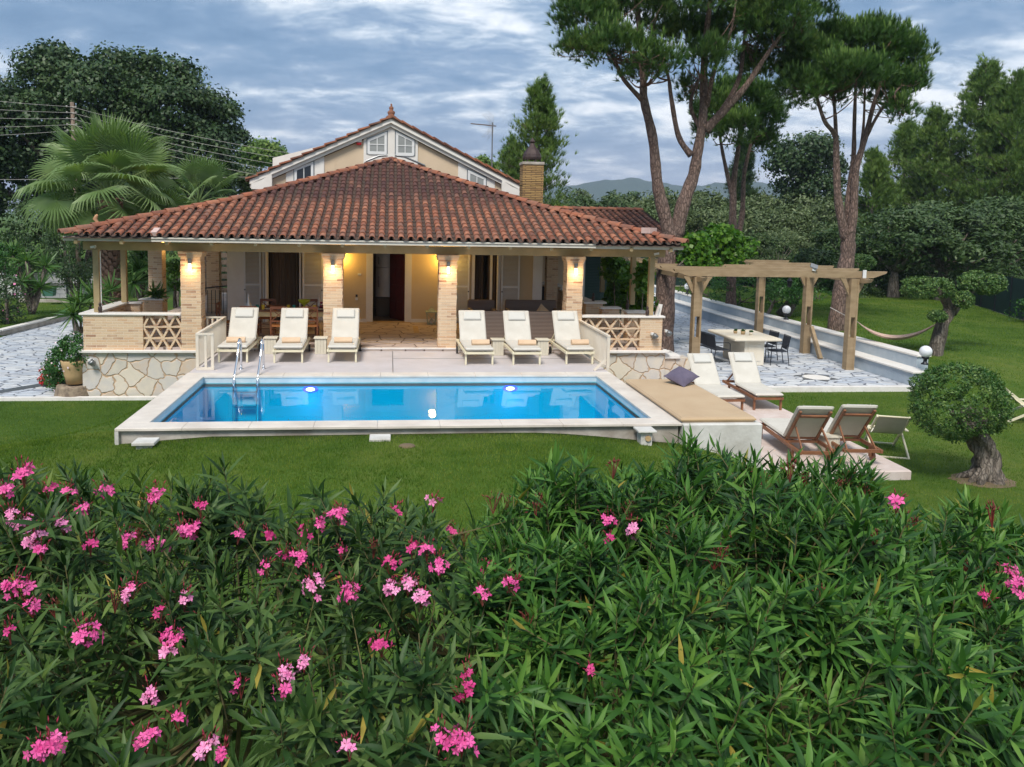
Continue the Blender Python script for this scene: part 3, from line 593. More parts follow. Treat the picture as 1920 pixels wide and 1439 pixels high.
# inside rooms
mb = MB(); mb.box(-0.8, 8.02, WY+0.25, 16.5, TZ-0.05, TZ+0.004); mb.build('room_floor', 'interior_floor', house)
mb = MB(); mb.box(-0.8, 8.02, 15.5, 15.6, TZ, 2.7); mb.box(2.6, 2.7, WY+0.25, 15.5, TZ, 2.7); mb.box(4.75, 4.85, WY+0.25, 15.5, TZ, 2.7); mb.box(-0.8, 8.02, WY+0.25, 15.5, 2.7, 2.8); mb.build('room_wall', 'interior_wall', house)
# entrance
dr = None
mb = MB(); mb.box(2.97, 3.17, WY-0.03, WY+0.28, TZ, 2.22); mb.box(4.13, 4.33, WY-0.03, WY+0.28, TZ, 2.22); mb.box(2.97, 4.33, WY-0.032, WY+0.28, 2.22, 2.42); ef = mb.build('door_frame', 'white_trim', house)
mb = MB(); Md = Matrix.Translation((4.12, WY+0.22, TZ))@Matrix.Rotation(R(118), 4, 'Z')
mb.box(0, 0.9, -0.022, 0.022, 0.005, 2.12)
for z in (0.25, 0.75, 1.3, 1.75):
    for x in (0.12, 0.5): mb.box(x, x+0.28, -0.034, 0.034, z, z+0.32)
mb.xform(Md); d0 = mb.build('door', 'door_red', ef)
mb = MB(); mb.box(3.0, 4.3, WY-0.12, WY+0.2, TZ-0.01, TZ+0.012); mb.build('door_sill', 'pot_tan', house)
fr_ = thing('refrigerator', 'tall stainless steel refrigerator seen through the open entrance door', 'refrigerator', (3.58, 13.3, TZ))
mb = MB()
pro = [(-0.35, 0.0)]+[(0.35*math.sin(a), -0.10*math.cos(a)+0.02) for a in np.linspace(-1.4, 1.4, 11)]+[(0.35, 0.0), (0.35, 0.6), (-0.35, 0.6)]
def frs(z0, z1):
    n = len(pro); mb.add([(3.58+x, 13.1+y, z) for z in (z0, z1) for x, y in pro], [tuple(range(n-1, -1, -1)), tuple(range(n, 2*n))]+[(i, (i+1) % n, n+(i+1) % n, n+i) for i in range(n)])
frs(TZ+0.62, TZ+1.55); frs(TZ+1.565, TZ+2.1); mb.build('doors', 'steel', fr_, True, auto=30)
mb = MB(); frs(TZ+0.02, TZ+0.585); mb.build('freezer_drawer', 'interior_wall', fr_, True, auto=30)
mb = MB(); mb.tube([(3.33, 12.97, 1.0), (3.33, 12.95, 1.35)], 0.012); mb.tube([(3.33, 12.97, 1.72), (3.33, 12.95, 1.95)], 0.012); mb.build('handle', 'chrome', fr_)
# french windows with frames, shutters, curtains
def louver(x0, x1, y, z0, z1, name, parent, thick=0.035):
    mb = MB(); mb.box(x0, x0+0.05, y-thick, y, z0, z1); mb.box(x1-0.05, x1, y-thick, y, z0, z1); mb.box(x0+0.05, x1-0.05, y-thick, y, z0, z0+0.07); mb.box(x0+0.05, x1-0.05, y-thick, y, z1-0.07, z1)
    mb.box(x0+0.05, x1-0.05, y-thick, y, (z0+z1)/2-0.03, (z0+z1)/2+0.03)
    z = z0+0.09
    while z < z1-0.09:
        mb.obox(((x0+x1)/2, y-thick/2-0.002, z), (x1-x0-0.1, 0.034, 0.007), Matrix.Rotation(R(35), 3, 'X')); z += 0.038
    s = mb.build(name, 'shutter_white', parent)
    mb = MB(); mb.tube([(x1-0.03 if x0 > 0 and x0 < 6.9 else x0+0.03, y-thick-0.02, 1.0), (x1-0.03 if x0 > 0 and x0 < 6.9 else x0+0.03, y-thick-0.02, 1.03)], 0.02); mb.build('latch', 'black_metal', s)
def window(x0, x1, label):
    wn = None; mb = MB(); mb.box(x0-0.09, x0, WY-0.03, WY+0.2, TZ, 2.2); mb.box(x1, x1+0.05, WY-0.03, WY+0.2, TZ, 2.2); mb.box(x0-0.09, x1+0.05, WY-0.03, WY+0.2, 2.2, 2.28)
    fr0 = mb.build('window_frame', 'white_trim', house)
    mb = MB(); n = 40; vs = []
    for i in range(n+1):
        x = x0+0.04+(x1-x0-0.08)*i/n; y = WY+0.32+0.03*math.sin(i*1.3)+0.015*math.sin(i*2.9)
        if label == 'r' and 0.42 < i/n < 0.62: y += 0.5
        for z in (TZ+0.02, 2.2): vs.append((x, y, z))
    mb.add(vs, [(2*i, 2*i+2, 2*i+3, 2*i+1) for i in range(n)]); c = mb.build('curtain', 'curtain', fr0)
    return fr0
w1 = window(0.08, 1.0, 'l'); w2 = window(6.24, 6.98, 'r')
mb = MB(); mb.box(-0.06, -0.02, WY-0.06, WY+0.06, TZ, 2.2); mb.box(0.02, 0.06, WY-0.10, WY+0.0, TZ, 2.2); mb.build('sliding_panel', 'white_trim', w1)
mb = MB(); mb.box(6.18, 6.22, WY+0.04, WY+0.10, TZ, 2.2); mb.box(6.72, 6.79, WY+0.05, WY+0.09, TZ, 2.2); mb.box(6.93, 6.97, WY-0.08, WY+0.09, TZ, 2.2); mb.build('sliding_panel', 'white_trim', w2)
louver(-0.60, -0.10, WY-0.03, TZ+0.05, 2.22, 'shutter', house); louver(1.10, 1.70, WY-0.03, TZ+0.05, 2.22, 'shutter', house)
louver(5.62, 6.08, WY-0.03, TZ+0.05, 2.22, 'shutter', house); louver(7.05, 7.62, WY-0.03, TZ+0.05, 2.22, 'shutter', house)
mb = MB(); mb.rbox(2.72, 2.82, WY-0.02, WY, 1.47, 1.53, 0.005); mb.rbox(2.65, 2.73, WY-0.025, WY, 0.72, 0.80, 0.005); mb.build('socket', 'white_plastic', house)
mb = MB(); mb.rbox(2.66, 2.72, WY-0.03, WY, 0.82, 0.89, 0.005); mb.build('bell', 'black_metal', house)
for x in (2.25, 5.28):
    mb = MB(); mb.lathe([(0.05, 0), (0.055, 0.03), (0.03, 0.07)], (x, WY-0.07, 2.07), 12); s = mb.build('sconce', 'white_plastic', house, True)
    mb = MB(); mb.sphere((x, WY-0.09, 2.04), 0.055, 12); mb.build('bulb', 'sconce_glow', s, True)
    point('sconce_light', (x, WY-0.26, 1.99), 13, (1.0, 0.60, 0.12), 0.05)
point('sconce_light', (4.95, 10.6, 2.25), 10, (1.0, 0.62, 0.16), 0.1)
# brick columns
for i, (x0, x1, ln) in enumerate(((-1.20, -0.74, 1), (2.10, 2.55, 1), (4.86, 5.30, 1), (8.02, 8.42, 1))):
    mb = MB(); y0, y1 = 6.78, 7.22; n = 26; zb = -0.02
    for k in range(n):
        z0 = zb+(2.2-zb)*k/n; z1 = zb+(2.2-zb)*(k+1)/n; j = random.uniform(-0.007, 0.007)
        mb.box(x0+j, x1+random.uniform(-0.007, 0.007), y0-abs(j), y1, z0+0.0015, z1-0.0015)
    mb.box(x0-0.03, x1+0.03, y0-0.03, y1+0.03, 2.2, 2.255); mb.box(x0-0.045, x1+0.045, y0-0.045, y1+0.045, 2.257, 2.33)
    c = mb.build('brick_column', 'brick', house)
    xm = (x0+x1)/2
    mb = MB(); mb.box(xm-0.03, xm+0.03, y0-0.035, y0-0.008, 2.06, 2.16); mb.tube([(xm, y0-0.08, 2.05), (xm, y0-0.08, 2.17)], 0.045, 16); mb.bar((xm, y0-0.02, 2.12), (xm, y0-0.08, 2.12), 0.03, 0.02); wl = mb.build('wall_lamp', 'grey_metal', c, True, auto=40)
    mb = MB(); mb.tube([(xm, y0-0.08, 1.90), (xm, y0-0.08, 2.049)], 0.030, 16); mb.build('lamp_glass', 'lamp_glow', c, True, auto=40)
    point('wall_lamp_light', (xm, y0-0.15, 1.90), 5.0, (1.0, 0.66, 0.34), 0.04)
for x0, y0, x1, y1, top in ((-3.15, 11.0, -2.77, 11.4, 2.5), (-2.21, 14.0, -1.82, 14.4, 2.5), (8.55, 12.0, 8.9, 12.35, 2.6)):
    mb = MB(); mb.box(x0, x1, y0, y1, TZ-0.02, top); mb.build('brick_column', 'brick', house)
mb = MB(); mb.tube([(-2.72, 11.2, 2.42), (-2.72, 11.2, 2.48)], 0.04); mb.build('wall_lamp', 'lamp_glow', house); point('wall_lamp_light', (-2.66, 11.2, 2.36), 5, (1.0, 0.62, 0.2), 0.04)
# beams, fascia, ceiling, rafters
mb = MB(); mb.box(-3.42, 10.55, 6.93, 7.10, 2.335, 2.525); mb.box(-3.42, -3.25, 7.11, 16, 2.335, 2.525); mb.box(10.38, 10.55, 7.11, 16, 2.335, 2.525); mb.build('porch_beam', 'porch_wood', house)
mb = MB(); mb.box(-3.2, 10.35, 7.2, 16, 2.56, 2.60); mb.build('porch_ceiling', 'ceiling_wood', house)
for x in np.arange(-3.3, 10.8, 0.98): mb = MB(); mb.bar((x, 6.16, 2.545), (x, 7.4, 2.56+0.28), 0.07, 0.09); mb.build('rafter', 'porch_wood', house)
mb = MB()
mb.box(-3.58, -1.65, 6.20, 6.24, 2.565, 2.665); mb.box(-1.655, 8.55, 6.12, 6.16, 2.57, 2.67); mb.box(8.55, 10.74, 6.20, 6.24, 2.555, 2.65)
mb.box(-3.58, -3.54, 6.241, 16, 2.57, 2.66); mb.box(10.70, 10.74, 6.241, 16, 2.56, 2.65)
mb.build('fascia', 'fascia_paint', house)
mb = MB(); mb.box(-3.54, 10.7, 6.25, 16, 2.60, 2.62); mb.build('eave_board', 'ceiling_wood', house)
for x, y in ((-3.14, 6.97), (-3.22, 9.15), (10.22, 6.97), (10.5, 9.4), (10.6, 13.0)):
    mb = MB(); mb.box(x-0.065, x+0.065, y-0.065, y+0.065, 0.88 if y < 12 else 0.9, 2.335); p = mb.build('porch_post', 'porch_wood', house)
mb = MB(); mb.tube([(-3.03, 6.9, 0.9), (-3.03, 6.9, 2.3)], 0.012); mb.build('cable_conduit', 'white_plastic', house)
# tiled roof
RY0, APX, APY = 6.10, 3.68, 12.6
def prof(v, L=6.5):
    t = v/L; return 2.66+(0.84/0.43)*t if t < 0.43 else 3.5+(1.44/0.57)*(t-0.43)
def tile_run(C, W, depth, place, inside, pitch=0.225, step=0.275):
    """C covers / pans; place(u, v, dz) -> world point"""
    cov, pan = MB(), MB(); nc = int(round(W/pitch)); p = W/nc
    for c in range(nc):
        u = (c+0.5)*p; r = 0
        while r*step < depth:
            v = r*step; ok = inside(u, v+0.1)
            if ok:
                for (m_, r0, r1, sgn, du, dz) in ((cov, 0.078, 0.060, 1, 0, 0.045), (pan, 0.085, 0.095, -1, p/2, 0.05)):
                    if sgn < 0 and not inside(u+du, v+0.1): continue
                    j = random.uniform(-0.006, 0.006); v1 = v+step+0.07; vs = []; K = 7
                    for (vv, rr, lift) in ((v+j*2, r0, 0.012), (v1, r1, -0.004)):
                        for thick in (0, 0.014):
                            for k in range(K):
                                a = PI*k/(K-1); q = rr-thick
                                vs.append(place(u+du+j+q*math.cos(a), vv, dz+lift+sgn*q*math.sin(a)*0.85-(0 if sgn > 0 else -0.02)))
                    fs = []
                    for k in range(K-1):
                        fs.append((k, k+1, 2*K+k+1, 2*K+k)); fs.append((K+k, 3*K+k, 3*K+k+1, K+k+1)); fs.append((k, K+k, K+k+1, k+1))
                    m_.add(vs, fs)
            r += 1
    return cov, pan
def hipface(name, W, place, kL, kR, depth=6.5, mat='roof_tile'):
    ins = lambda u, v: (u > v*kL+0.03) and (u < W-v*kR-0.03)
    c, p = tile_run(None, W, depth, place, ins)
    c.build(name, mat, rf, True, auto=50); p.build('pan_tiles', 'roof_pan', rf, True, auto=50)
# under sheet
mb = MB(); z1 = prof(0.43*6.5)-0.03; A = (APX, APY, prof(6.5)-0.03)
XL, XR = -3.60, 10.78
def hp(s, t): # point on hip: s=-1 left, 1 right
    x = XL+(APX-XL)*t if s < 0 else XR+(APX-XR)*t; return (x, RY0+(APY-RY0)*t, prof(6.5*t)-0.03)
L0, R0, L1, R1 = hp(-1, 0), hp(1, 0), hp(-1, .43), hp(1, .43)
BK = 16.2
mb.add([L0, R0, L1, R1, A, (XL, BK, L0[2]), (XR, BK, L0[2]), (L1[0], BK, L1[2]), (R1[0], BK, R1[2]), (APX, BK, A[2])],
       [(0, 1, 3, 2), (2, 3, 4), (5, 0, 2, 7), (7, 2, 4, 9), (1, 6, 8, 3), (3, 8, 9, 4)])
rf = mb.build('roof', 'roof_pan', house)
WF = XR-XL
hipface('roof_tiles', WF, lambda u, v, dz: (XL+u, RY0+v, prof(v)+dz), (APX-XL)/6.5, (XR-APX)/6.5)
kL = (APX-XL); kR = (XR-APX)
def sideface(s):
    Ls = kL if s < 0 else kR; W = BK-RY0
    place = (lambda u, v, dz: (XL+v*Ls/6.5, BK-u, prof(v)+dz)) if s < 0 else (lambda u, v, dz: (XR-v*Ls/6.5, RY0+u, prof(v)+dz))
    if s < 0: c, p = tile_run(None, W, 6.5, place, lambda u, v: u < W-v-0.03, 0.225, 0.25)
    else: c, p = tile_run(None, W, 6.5, place, lambda u, v: u > v+0.03, 0.225, 0.25)
    c.build('roof_tiles', 'roof_tile', rf, True, auto=50)
sideface(-1); sideface(1)
# hip caps
def caps(pts, r=0.10, L=0.36, name='ridge_tiles', up=0.05):
    mb = MB(); d = []; pts = [Vector(p) for p in pts]
    tot = 0; segs = []
    for a, b2 in zip(pts[:-1], pts[1:]): segs.append((tot, a, b2)); tot += (b2-a).length
    def pt(s):
        for t0, a, b2 in reversed(segs):
            if s >= t0: return a+(b2-a).normalized()*(s-t0)
        return pts[0]
    s = 0
    while s < tot:
        a, b2 = pt(s), pt(min(s+L+0.05, tot+0.05)); dd = (b2-a).normalized(); side = dd.cross(Vector((0, 0, 1))).normalized(); upv = side.cross(dd); K = 8; vs = []
        for q, rr, lf in ((a, r*1.08, 0.015), (b2, r*0.92, -0.005)):
            for th in (0, 0.016):
                for k in range(K):
                    an = PI*k/(K-1); vs.append(tuple(q+side*(rr-th)*math.cos(an)+upv*((rr-th)*math.sin(an)*0.9+lf+up-0.03)))
        fs = []
        for k in range(K-1): fs += [(k, k+1, 2*K+k+1, 2*K+k), (K+k, 3*K+k, 3*K+k+1, K+k+1), (k, K+k, K+k+1, k+1)]
        mb.add(vs, fs); s += L
    mb.build(name, 'ridge_tile', rf, True, auto=50)
def lift(p, d): return (p[0], p[1], p[2]+d)
caps([lift(L0, .07), lift(L1, .08), lift(A, .06)]); caps([lift(R0, .07), lift(R1, .08), lift(A, .06)])
# finial on the left hip, mortar patches
fx, fy, fz = hp(-1, 0.085)
mb = MB(); mb.tube([(fx, fy, fz+0.1), (fx-0.01, fy, fz+0.19), (fx-0.06, fy, fz+0.26), (fx-0.02, fy, fz+0.33), (fx+0.0, fy, fz+0.36)], [0.05, 0.035, 0.05, 0.035, 0.015], 8); mb.build('finial', 'terracotta', rf, True)
mb = MB(); mb.obox((-1.60, 6.27, 2.79), (0.13, 0.34, 0.09), Matrix.Rotation(R(17), 3, 'X')); mb.build('mortar_patch', 'mortar_pink', rf)
q = hp(1, 0.11); mb = MB(); mb.obox((q[0]+0.05, q[1]-0.05, q[2]+0.16), (0.30, 0.26, 0.14), Matrix.Rotation(R(40), 3, 'Z')); mb.build('mortar_patch', 'mortar_pink', rf)
# chimney
mb = MB(); n = 34
for k in range(n):
    j = random.uniform(-0.006, 0.006); z0 = 3.0+1.78*k/n; mb.box(7.42+j, 8.02-j, 10.2+j, 10.75, z0+0.002, 3.0+1.78*(k+1)/n-0.002)
ch = mb.build('chimney', 'brick_chimney', rf)
mb = MB(); mb.rbox(7.40, 8.04, 10.18, 10.77, 4.781, 4.86, 0.01); mb.build('chimney_cap', 'concrete', rf)
mb = MB(); cxm, cym = 7.72, 10.47
pr_ = [(0.27, 0), (0.28, 0.05), (0.26, 0.14), (0.19, 0.25), (0.10, 0.36), (0.055, 0.46), (0.09, 0.50), (0.03, 0.58), (0.006, 0.62)]
mb.lathe([(r, z+4.95) for r, z in pr_], (cxm, cym, 0), 10)
for a in range(6): mb.bar((cxm+0.24*math.cos(a), cym+0.24*math.sin(a), 4.86), (cxm+0.24*math.cos(a), cym+0.24*math.sin(a), 4.96), 0.03, 0.03)
mb.build('chimney_cowl', 'cowl', rf)
# upper floor with gable
GY = 13.0
pk = (3.67, 6.28); le = (-0.62, 4.30); re_ = (7.85, 4.27)
def gz(x): return pk[1]-(pk[1]-le[1])*(pk[0]-x)/(pk[0]-le[0]) if x < pk[0] else pk[1]-(pk[1]-re_[1])*(x-pk[0])/(re_[0]-pk[0])
mb = MB(); x0, x1 = -0.25, 7.55
mb.prism([(x0, 2.6), (x1, 2.6), (x1, gz(x1)-0.28), (pk[0], pk[1]-0.28), (x0, gz(x0)-0.28)], GY, GY+6.5); mb.build('upper_wall', 'cream_wall', house)
mb = MB(); mb.box(1.95, 1.965, GY-0.012, GY, 3.5, gz(1.95)-0.28); mb.build('wall_joint', 'cream_wall', house)
# white bargeboards (two steps) and eave returns
for s, (a, b2) in ((-1, (le, pk)), (1, (pk, re_))):
    mb = MB()
    for (yy, hh, dz) in ((GY-0.22, 0.13, -0.085), (GY-0.14, 0.12, -0.20)):
        mb.prism([(a[0], a[1]+dz-hh/2), (b2[0], b2[1]+dz-hh/2), (b2[0], b2[1]+dz+hh/2), (a[0], a[1]+dz+hh/2)], yy, GY+0.02 if yy < GY-0.2 else GY+0.01)
    mb.build('bargeboard', 'white_trim', house)
    ex = le[0]+0.05 if s < 0 else re_[0]-0.05; ez = le[1] if s < 0 else re_[1]
    mb = MB(); mb.prism([(ex, ez-0.30), (ex-s*0.62, ez-0.30), (ex-s*0.62, ez+0.18), (ex-s*0.30, ez-0.02), (ex, ez-0.13)], GY-0.24, GY-0.021); mb.box(ex-s*0.20, ex-s*0.52, GY-0.06, GY+0.3, 3.4, ez-0.302); mb.build('eave_return', 'white_trim', house)
# thin tile edge and roof slabs
for s, (a, b2) in ((-1, (le, pk)), (1, (pk, re_))):
    mb = MB(); o2 = 0.12 if s < 0 else 0; o3 = 0.12 if s > 0 else 0
    a2 = (a[0]-o2, a[1]-o2*0.45); b3 = (b2[0]+o3, b2[1]-o3*0.45)
    mb.prism([(a2[0], a2[1]-0.02), (b3[0], b3[1]-0.02), (b3[0], b3[1]+0.04), (a2[0], a2[1]+0.04)], GY-0.26, GY+6.7); mb.build('upper_roof', 'roof_pan', house)
    mb = MB(); n = 13
    for k in range(n):
        t0, t1 = k/n, (k+1.12)/n
        p0 = Vector((a2[0]+(b3[0]-a2[0])*t0, GY-0.28, a2[1]+(b3[1]-a2[1])*t0+0.04)); p1 = Vector((a2[0]+(b3[0]-a2[0])*t1, GY-0.28, a2[1]+(b3[1]-a2[1])*t1+0.04))
        if s > 0: p0.z += 0.045
        else: p1.z += 0.0; p0.z += 0.0; p1.z -= 0.0; p0.z += 0.03; p1.z -= 0.03
        for q in range(28): 
            y = GY-0.2+q*0.24; mb.bar((p0.x, y, p0.z), (p1.x, y, p1.z), 0.17, 0.05)
    mb.build('verge_tiles', 'ridge_tile', house)
mb = MB(); mb.tube([(3.67, GY-0.2, 6.3), (3.67, GY+6.5, 6.3)], 0.10, 10); mb.build('ridge_tiles', 'ridge_tile', house)
mb = MB(); mb.lathe([(0.16, 0), (0.17, 0.04), (0.09, 0.09), (0.11, 0.14), (0.12, 0.19), (0.05, 0.25), (0.07, 0.29), (0.07, 0.33), (0.02, 0.38), (0.04, 0.41), (0.005, 0.45)], (3.68, GY-0.12, 6.28), 10); mb.build('roof_finial', 'brick_red', house, True)
# windows in white surrounds
def surround(poly_out, wins, name='window_surround'):
    mb = MB(); mb.prism(poly_out, GY-0.035, GY+0.005); s = mb.build(name, 'white_trim', house); return s
s0 = surround([(2.83, 4.85), (4.52, 4.85), (4.52, gz(4.52)-0.26), (pk[0], pk[1]-0.26), (2.83, gz(2.83)-0.26)], None)
mb = MB(); mb.prism([(3.58, 5.0), (3.80, 5.0), (3.80, gz(3.8)-0.28), (pk[0], pk[1]-0.28), (3.58, gz(3.58)-0.28)], GY-0.06, GY-0.036); mb.build('mullion', 'white_trim', s0)
s1 = surround([(0.45, 3.5), (1.62, 3.5), (1.62, gz(1.62)-0.27), (0.45, gz(0.45)-0.27)], None)
s2 = surround([(5.80, 3.5), (6.98, 3.5), (6.98, gz(6.98)-0.27), (5.80, gz(5.8)-0.27)], None)
def gwin(x0, x1, zb, ztl, ztr, pane, par):
    # outer recess line, frame, panes
    mb = MB(); mb.prism([(x0-0.06, zb-0.05), (x1+0.06, zb-0.05), (x1+0.06, ztr+0.07), (x0-0.06, ztl+0.07)], GY-0.045, GY-0.034); mb.build('window_recess', 'grey_metal', par)
    mb = MB(); fw = 0.045; yy0, yy1 = GY-0.062, GY-0.044
    mb.box(x0-0.03, x0+fw, yy0, yy1, zb-0.03, ztl); mb.box(x1-fw, x1+0.03, yy0-0.001, yy1, zb-0.03, ztr); mb.box(x0, x1, yy0-0.002, yy1, zb-0.05, zb+fw)
    mb.prism([(x0-0.03, ztl-fw), (x1+0.03, ztr-fw), (x1+0.03, ztr+0.035), (x0-0.03, ztl+0.035)], yy0-0.003, yy1)
    xm, zm = (x0+x1)/2, zb+0.26; mb.box(xm-0.012, xm+0.012, yy0-0.004, yy1, zb, (ztl+ztr)/2); mb.box(x0, x1, yy0-0.005, yy1, zm-0.012, zm+0.012)
    f = mb.build('window_frame', 'white_plastic', par)
    mb = MB(); mb.prism([(x0, zb), (x1, zb), (x1, ztr), (x0, ztl)], GY-0.052, GY-0.046); mb.build('pane', pane, f)
gwin(2.98, 3.52, 5.21, 5.58, 5.84, 'pane_blind', s0); gwin(3.86, 4.38, 5.19, 5.86, 5.60, 'pane_blind', s0)
gwin(0.74, 1.26, 4.05, 4.62, 4.86, 'glass_dark', s1); gwin(6.14, 6.66, 3.95, 4.72, 4.48, 'pane_blind', s2)
al = MB(); al.rbox(2.60, 2.77, GY-0.10, GY-0.001, 5.52, 5.72, 0.01); ab = al.build('alarm_box', 'white_plastic', house)
al = MB(); al.rbox(2.61, 2.76, GY-0.09, GY-0.002, 5.44, 5.518, 0.01); al.build('strobe', 'red_plastic', ab)
mb = MB(); mb.tube([(2.9+0.0, GY-0.03, 4.95), (3.3, GY-0.03, 5.12), (3.7, GY-0.03, 5.16), (4.1, GY-0.03, 5.12), (4.75, GY-0.03, 4.86)], 0.03, 8); mb.build('roof_flashing', 'grey_metal', rf)
# white parapet box beyond the left roof slope
mb = MB(); mb.prism([(-0.75, 5.05), (1.6, 5.75), (1.6, 6.02), (-0.75, 5.36)], 18.6, 20.5); mb.box(-0.35, 1.4, 18.9, 20.4, 3.5, 5.2); mb.build('rear_parapet', 'white_trim', house)
# rear wing to the right with its own roof
wing = thing('villa_wing', 'lower tiled rear wing with dark green shutters, right of the villa', 'house', (11, 16.2, TZ))
mb = MB(); mb.box(9.5, 13.3, 17.5, 20, -1.0, 2.75); mb.build('wall', 'cream_wall', wing)
pz = [(0, 2.62), (4.0, 3.62)]
def wplace(u, v, dz): return (9.3+u, 15.2+v, 2.72+v*0.24+dz)
mb = MB(); mb.add([(8.6, 15.15, 2.68), (13.7, 15.15, 2.68), (13.7, 18.9, 3.6), (8.6, 18.9, 3.6), (13.7, 22, 2.7), (8.6, 22, 2.7)], [(0, 1, 2, 3), (3, 2, 4, 5)]); wr = mb.build('roof', 'roof_pan', wing)
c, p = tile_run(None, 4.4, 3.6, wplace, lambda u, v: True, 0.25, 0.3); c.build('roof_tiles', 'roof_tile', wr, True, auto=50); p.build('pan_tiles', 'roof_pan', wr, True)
_rf = rf; rf = wr; caps([(8.7, 18.9, 3.66), (13.7, 18.9, 3.66)], 0.11); rf = _rf
mb = MB(); mb.box(9.0, 13.6, 15.18, 15.22, 2.56, 2.68); mb.build('fascia', 'fascia_paint', wing)
a = atY(1097, 490, 17.45); b2 = atY(1127, 490, 17.45)
mb = MB(); mb.box(a[0], b2[0], 17.40, 17.45, 0.1, 2.1)
for z in np.arange(0.2, 2.05, 0.06): mb.obox(((a[0]+b2[0])/2, 17.395, z), (b2[0]-a[0]-0.1, 0.03, 0.012), Matrix.Rotation(R(30), 3, 'X'))
mb.build('shutter', 'dark_green', wing)
mb = MB(); mb.box(a[0]-0.18, a[0]-0.005, 17.38, 17.49, 0.0, 2.25); mb.box(b2[0]+0.42, b2[0]+0.6, 17.38, 17.49, 0.0, 2.25); mb.box(a[0]-0.18, b2[0]+0.6, 17.378, 17.49, 2.25, 2.4); mb.build('door_frame', 'white_trim', wing)
mb = MB(); mb.box(b2[0]+0.01, b2[0]+0.4, 17.41, 17.46, 0.1, 2.1); mb.build('shutter', 'dark_green', wing)
# antenna
an = thing('tv_antenna', 'thin television antenna mast behind the right roof slope', 'antenna', (7.13, 15, 4.3))
mb = MB(); mb.tube([(7.13, 15, 3.9), (7.12, 15, 6.5)], 0.022, 6); mb.build('mast', 'grey_metal', an)
mb = MB(); mb.bar((7.25, 15, 6.38), (6.37, 15, 6.44), 0.03, 0.03)
for k in range(12): x = 6.42+k*0.055; mb.tube([(x, 14.9, 6.43), (x, 15.1, 6.43)], 0.006, 4)
mb.build('boom', 'pole_wood', an)
mb = MB()
for s in (-1, 1):
    for k in range(6): mb.tube([(7.14, 14.8, 6.42+s*0.05*k), (6.98, 15.2, 6.42+s*0.08*(k+1))], 0.005, 4); 
    mb.tube([(7.18, 15, 6.4), (6.85, 15, 6.4+s*0.42)], 0.006, 4); mb.tube([(7.12, 15.1, 6.4), (6.78, 15.1, 6.4+s*0.40)], 0.006, 4)
mb.build('reflector', 'wire', an)

# ---------------------------------------------------------------- garden walls round the terrace
def lattice(x0, x1, y, z0, z1, rows=3, th=0.07, ax='x'):
    mb = MB(); h = (z1-z0)/rows; pitch = h*1.28; nseg = max(1, round((x1-x0)/pitch)); pitch = (x1-x0)/nseg; wd = 0.045
    P = lambda u, z: (u, y, z) if ax == 'x' else (y, u, z)
    for r in range(rows):
        zb = z0+r*h; off = 0.5 if r % 2 else 0.0
        if r: mb.bar(P(x0, zb), P(x1, zb), th, wd*0.9)
        for i in range(nseg+1):
            u0 = x0+(i+off)*pitch; um = u0+pitch/2
            if off: um = u0+pitch/2
            for a, b2 in (((u0, zb), (um, zb+h)), ((um, zb+h), (u0+pitch, zb))):
                if a[0] >= x0-1e-3 and max(a[0], b2[0]) <= x1+1e-3: mb.bar(P(*a), P(*b2), th-random.uniform(0.002, 0.006), wd)
        if off: mb.bar(P(x0+0.0, zb+h), P(x0+pitch/2, zb), th-0.008, wd); mb.bar(P(x1-pitch/2, zb), P(x1, zb+h), th-0.009, wd)
    return mb
rw = thing('retaining_wall', 'stone clad retaining wall under the left end of the terrace', 'wall', (-1.9, 6.8, -1.13), 'stone clad retaining walls')
mb = MB(); mb.box(-3.46, -0.372, 6.79, 6.83, -1.3, -0.06); mb.box(-3.46, -3.442, 6.83, 21, -1.3, -0.06); mb.build('cladding', 'crazy_stone_wall', rw)
mb = MB(); mb.rbox(-3.52, -0.375, 6.70, 7.0, -0.06, 0.0, 0.008); mb.build('coping', 'marble_cap', rw)
rw2 = thing('retaining_wall', 'stone clad retaining wall under the right end of the terrace, behind the daybed', 'wall', (9.9, 6.8, -1.0), 'stone clad retaining walls')
mb = MB(); mb.box(8.362, 10.60, 6.79, 6.83, -1.3, -0.06); mb.box(10.56, 10.60, 6.831, 12, -1.3, -0.06); mb.box(10.601, 11.30, 6.86, 7.4, -1.3, -0.22); mb.build('cladding', 'crazy_stone_wall', rw2)
mb = MB(); mb.rbox(8.362, 10.68, 6.70, 7.0, -0.06, 0.0, 0.008); mb.rbox(10.60, 11.0, 6.80, 7.6, -0.22, -0.12, 0.01); mb.build('coping', 'marble_cap', rw2)
def parapet(nm, label, xb0, xb1, xl0, xl1, cx_0, cx_1):
    t = thing(nm, label, 'wall', ((xb0+xb1)/2, 6.9, 0), 'brick and lattice parapets of the terrace')
    mb = MB(); mb.box(xb0, xb1, 6.80, 7.0, 0.0, 0.82); mb.build('brick_panel', 'brick', t)
    lattice(xl0, xl1, 6.88, 0.0, 0.815, 3, 0.12).build('lattice', 'brick', t)
    mb = MB(); mb.rbox(cx_0, cx_1, 6.76, 7.06, 0.82, 0.87, 0.008); mb.build('coping', 'marble_cap', t); return t
pL = parapet('terrace_parapet', 'low brick parapet with triangular lattice left of the first brick column', -3.42, -2.08, -2.08, -1.2, -3.50, -1.21)
mb = MB(); mb.box(-3.42, -3.22, 7.001, 9.2, TZ, 0.82); mb.box(-3.42, -2.85, 9.201, 9.4, TZ, 0.82); mb.build('brick_panel', 'brick', pL)
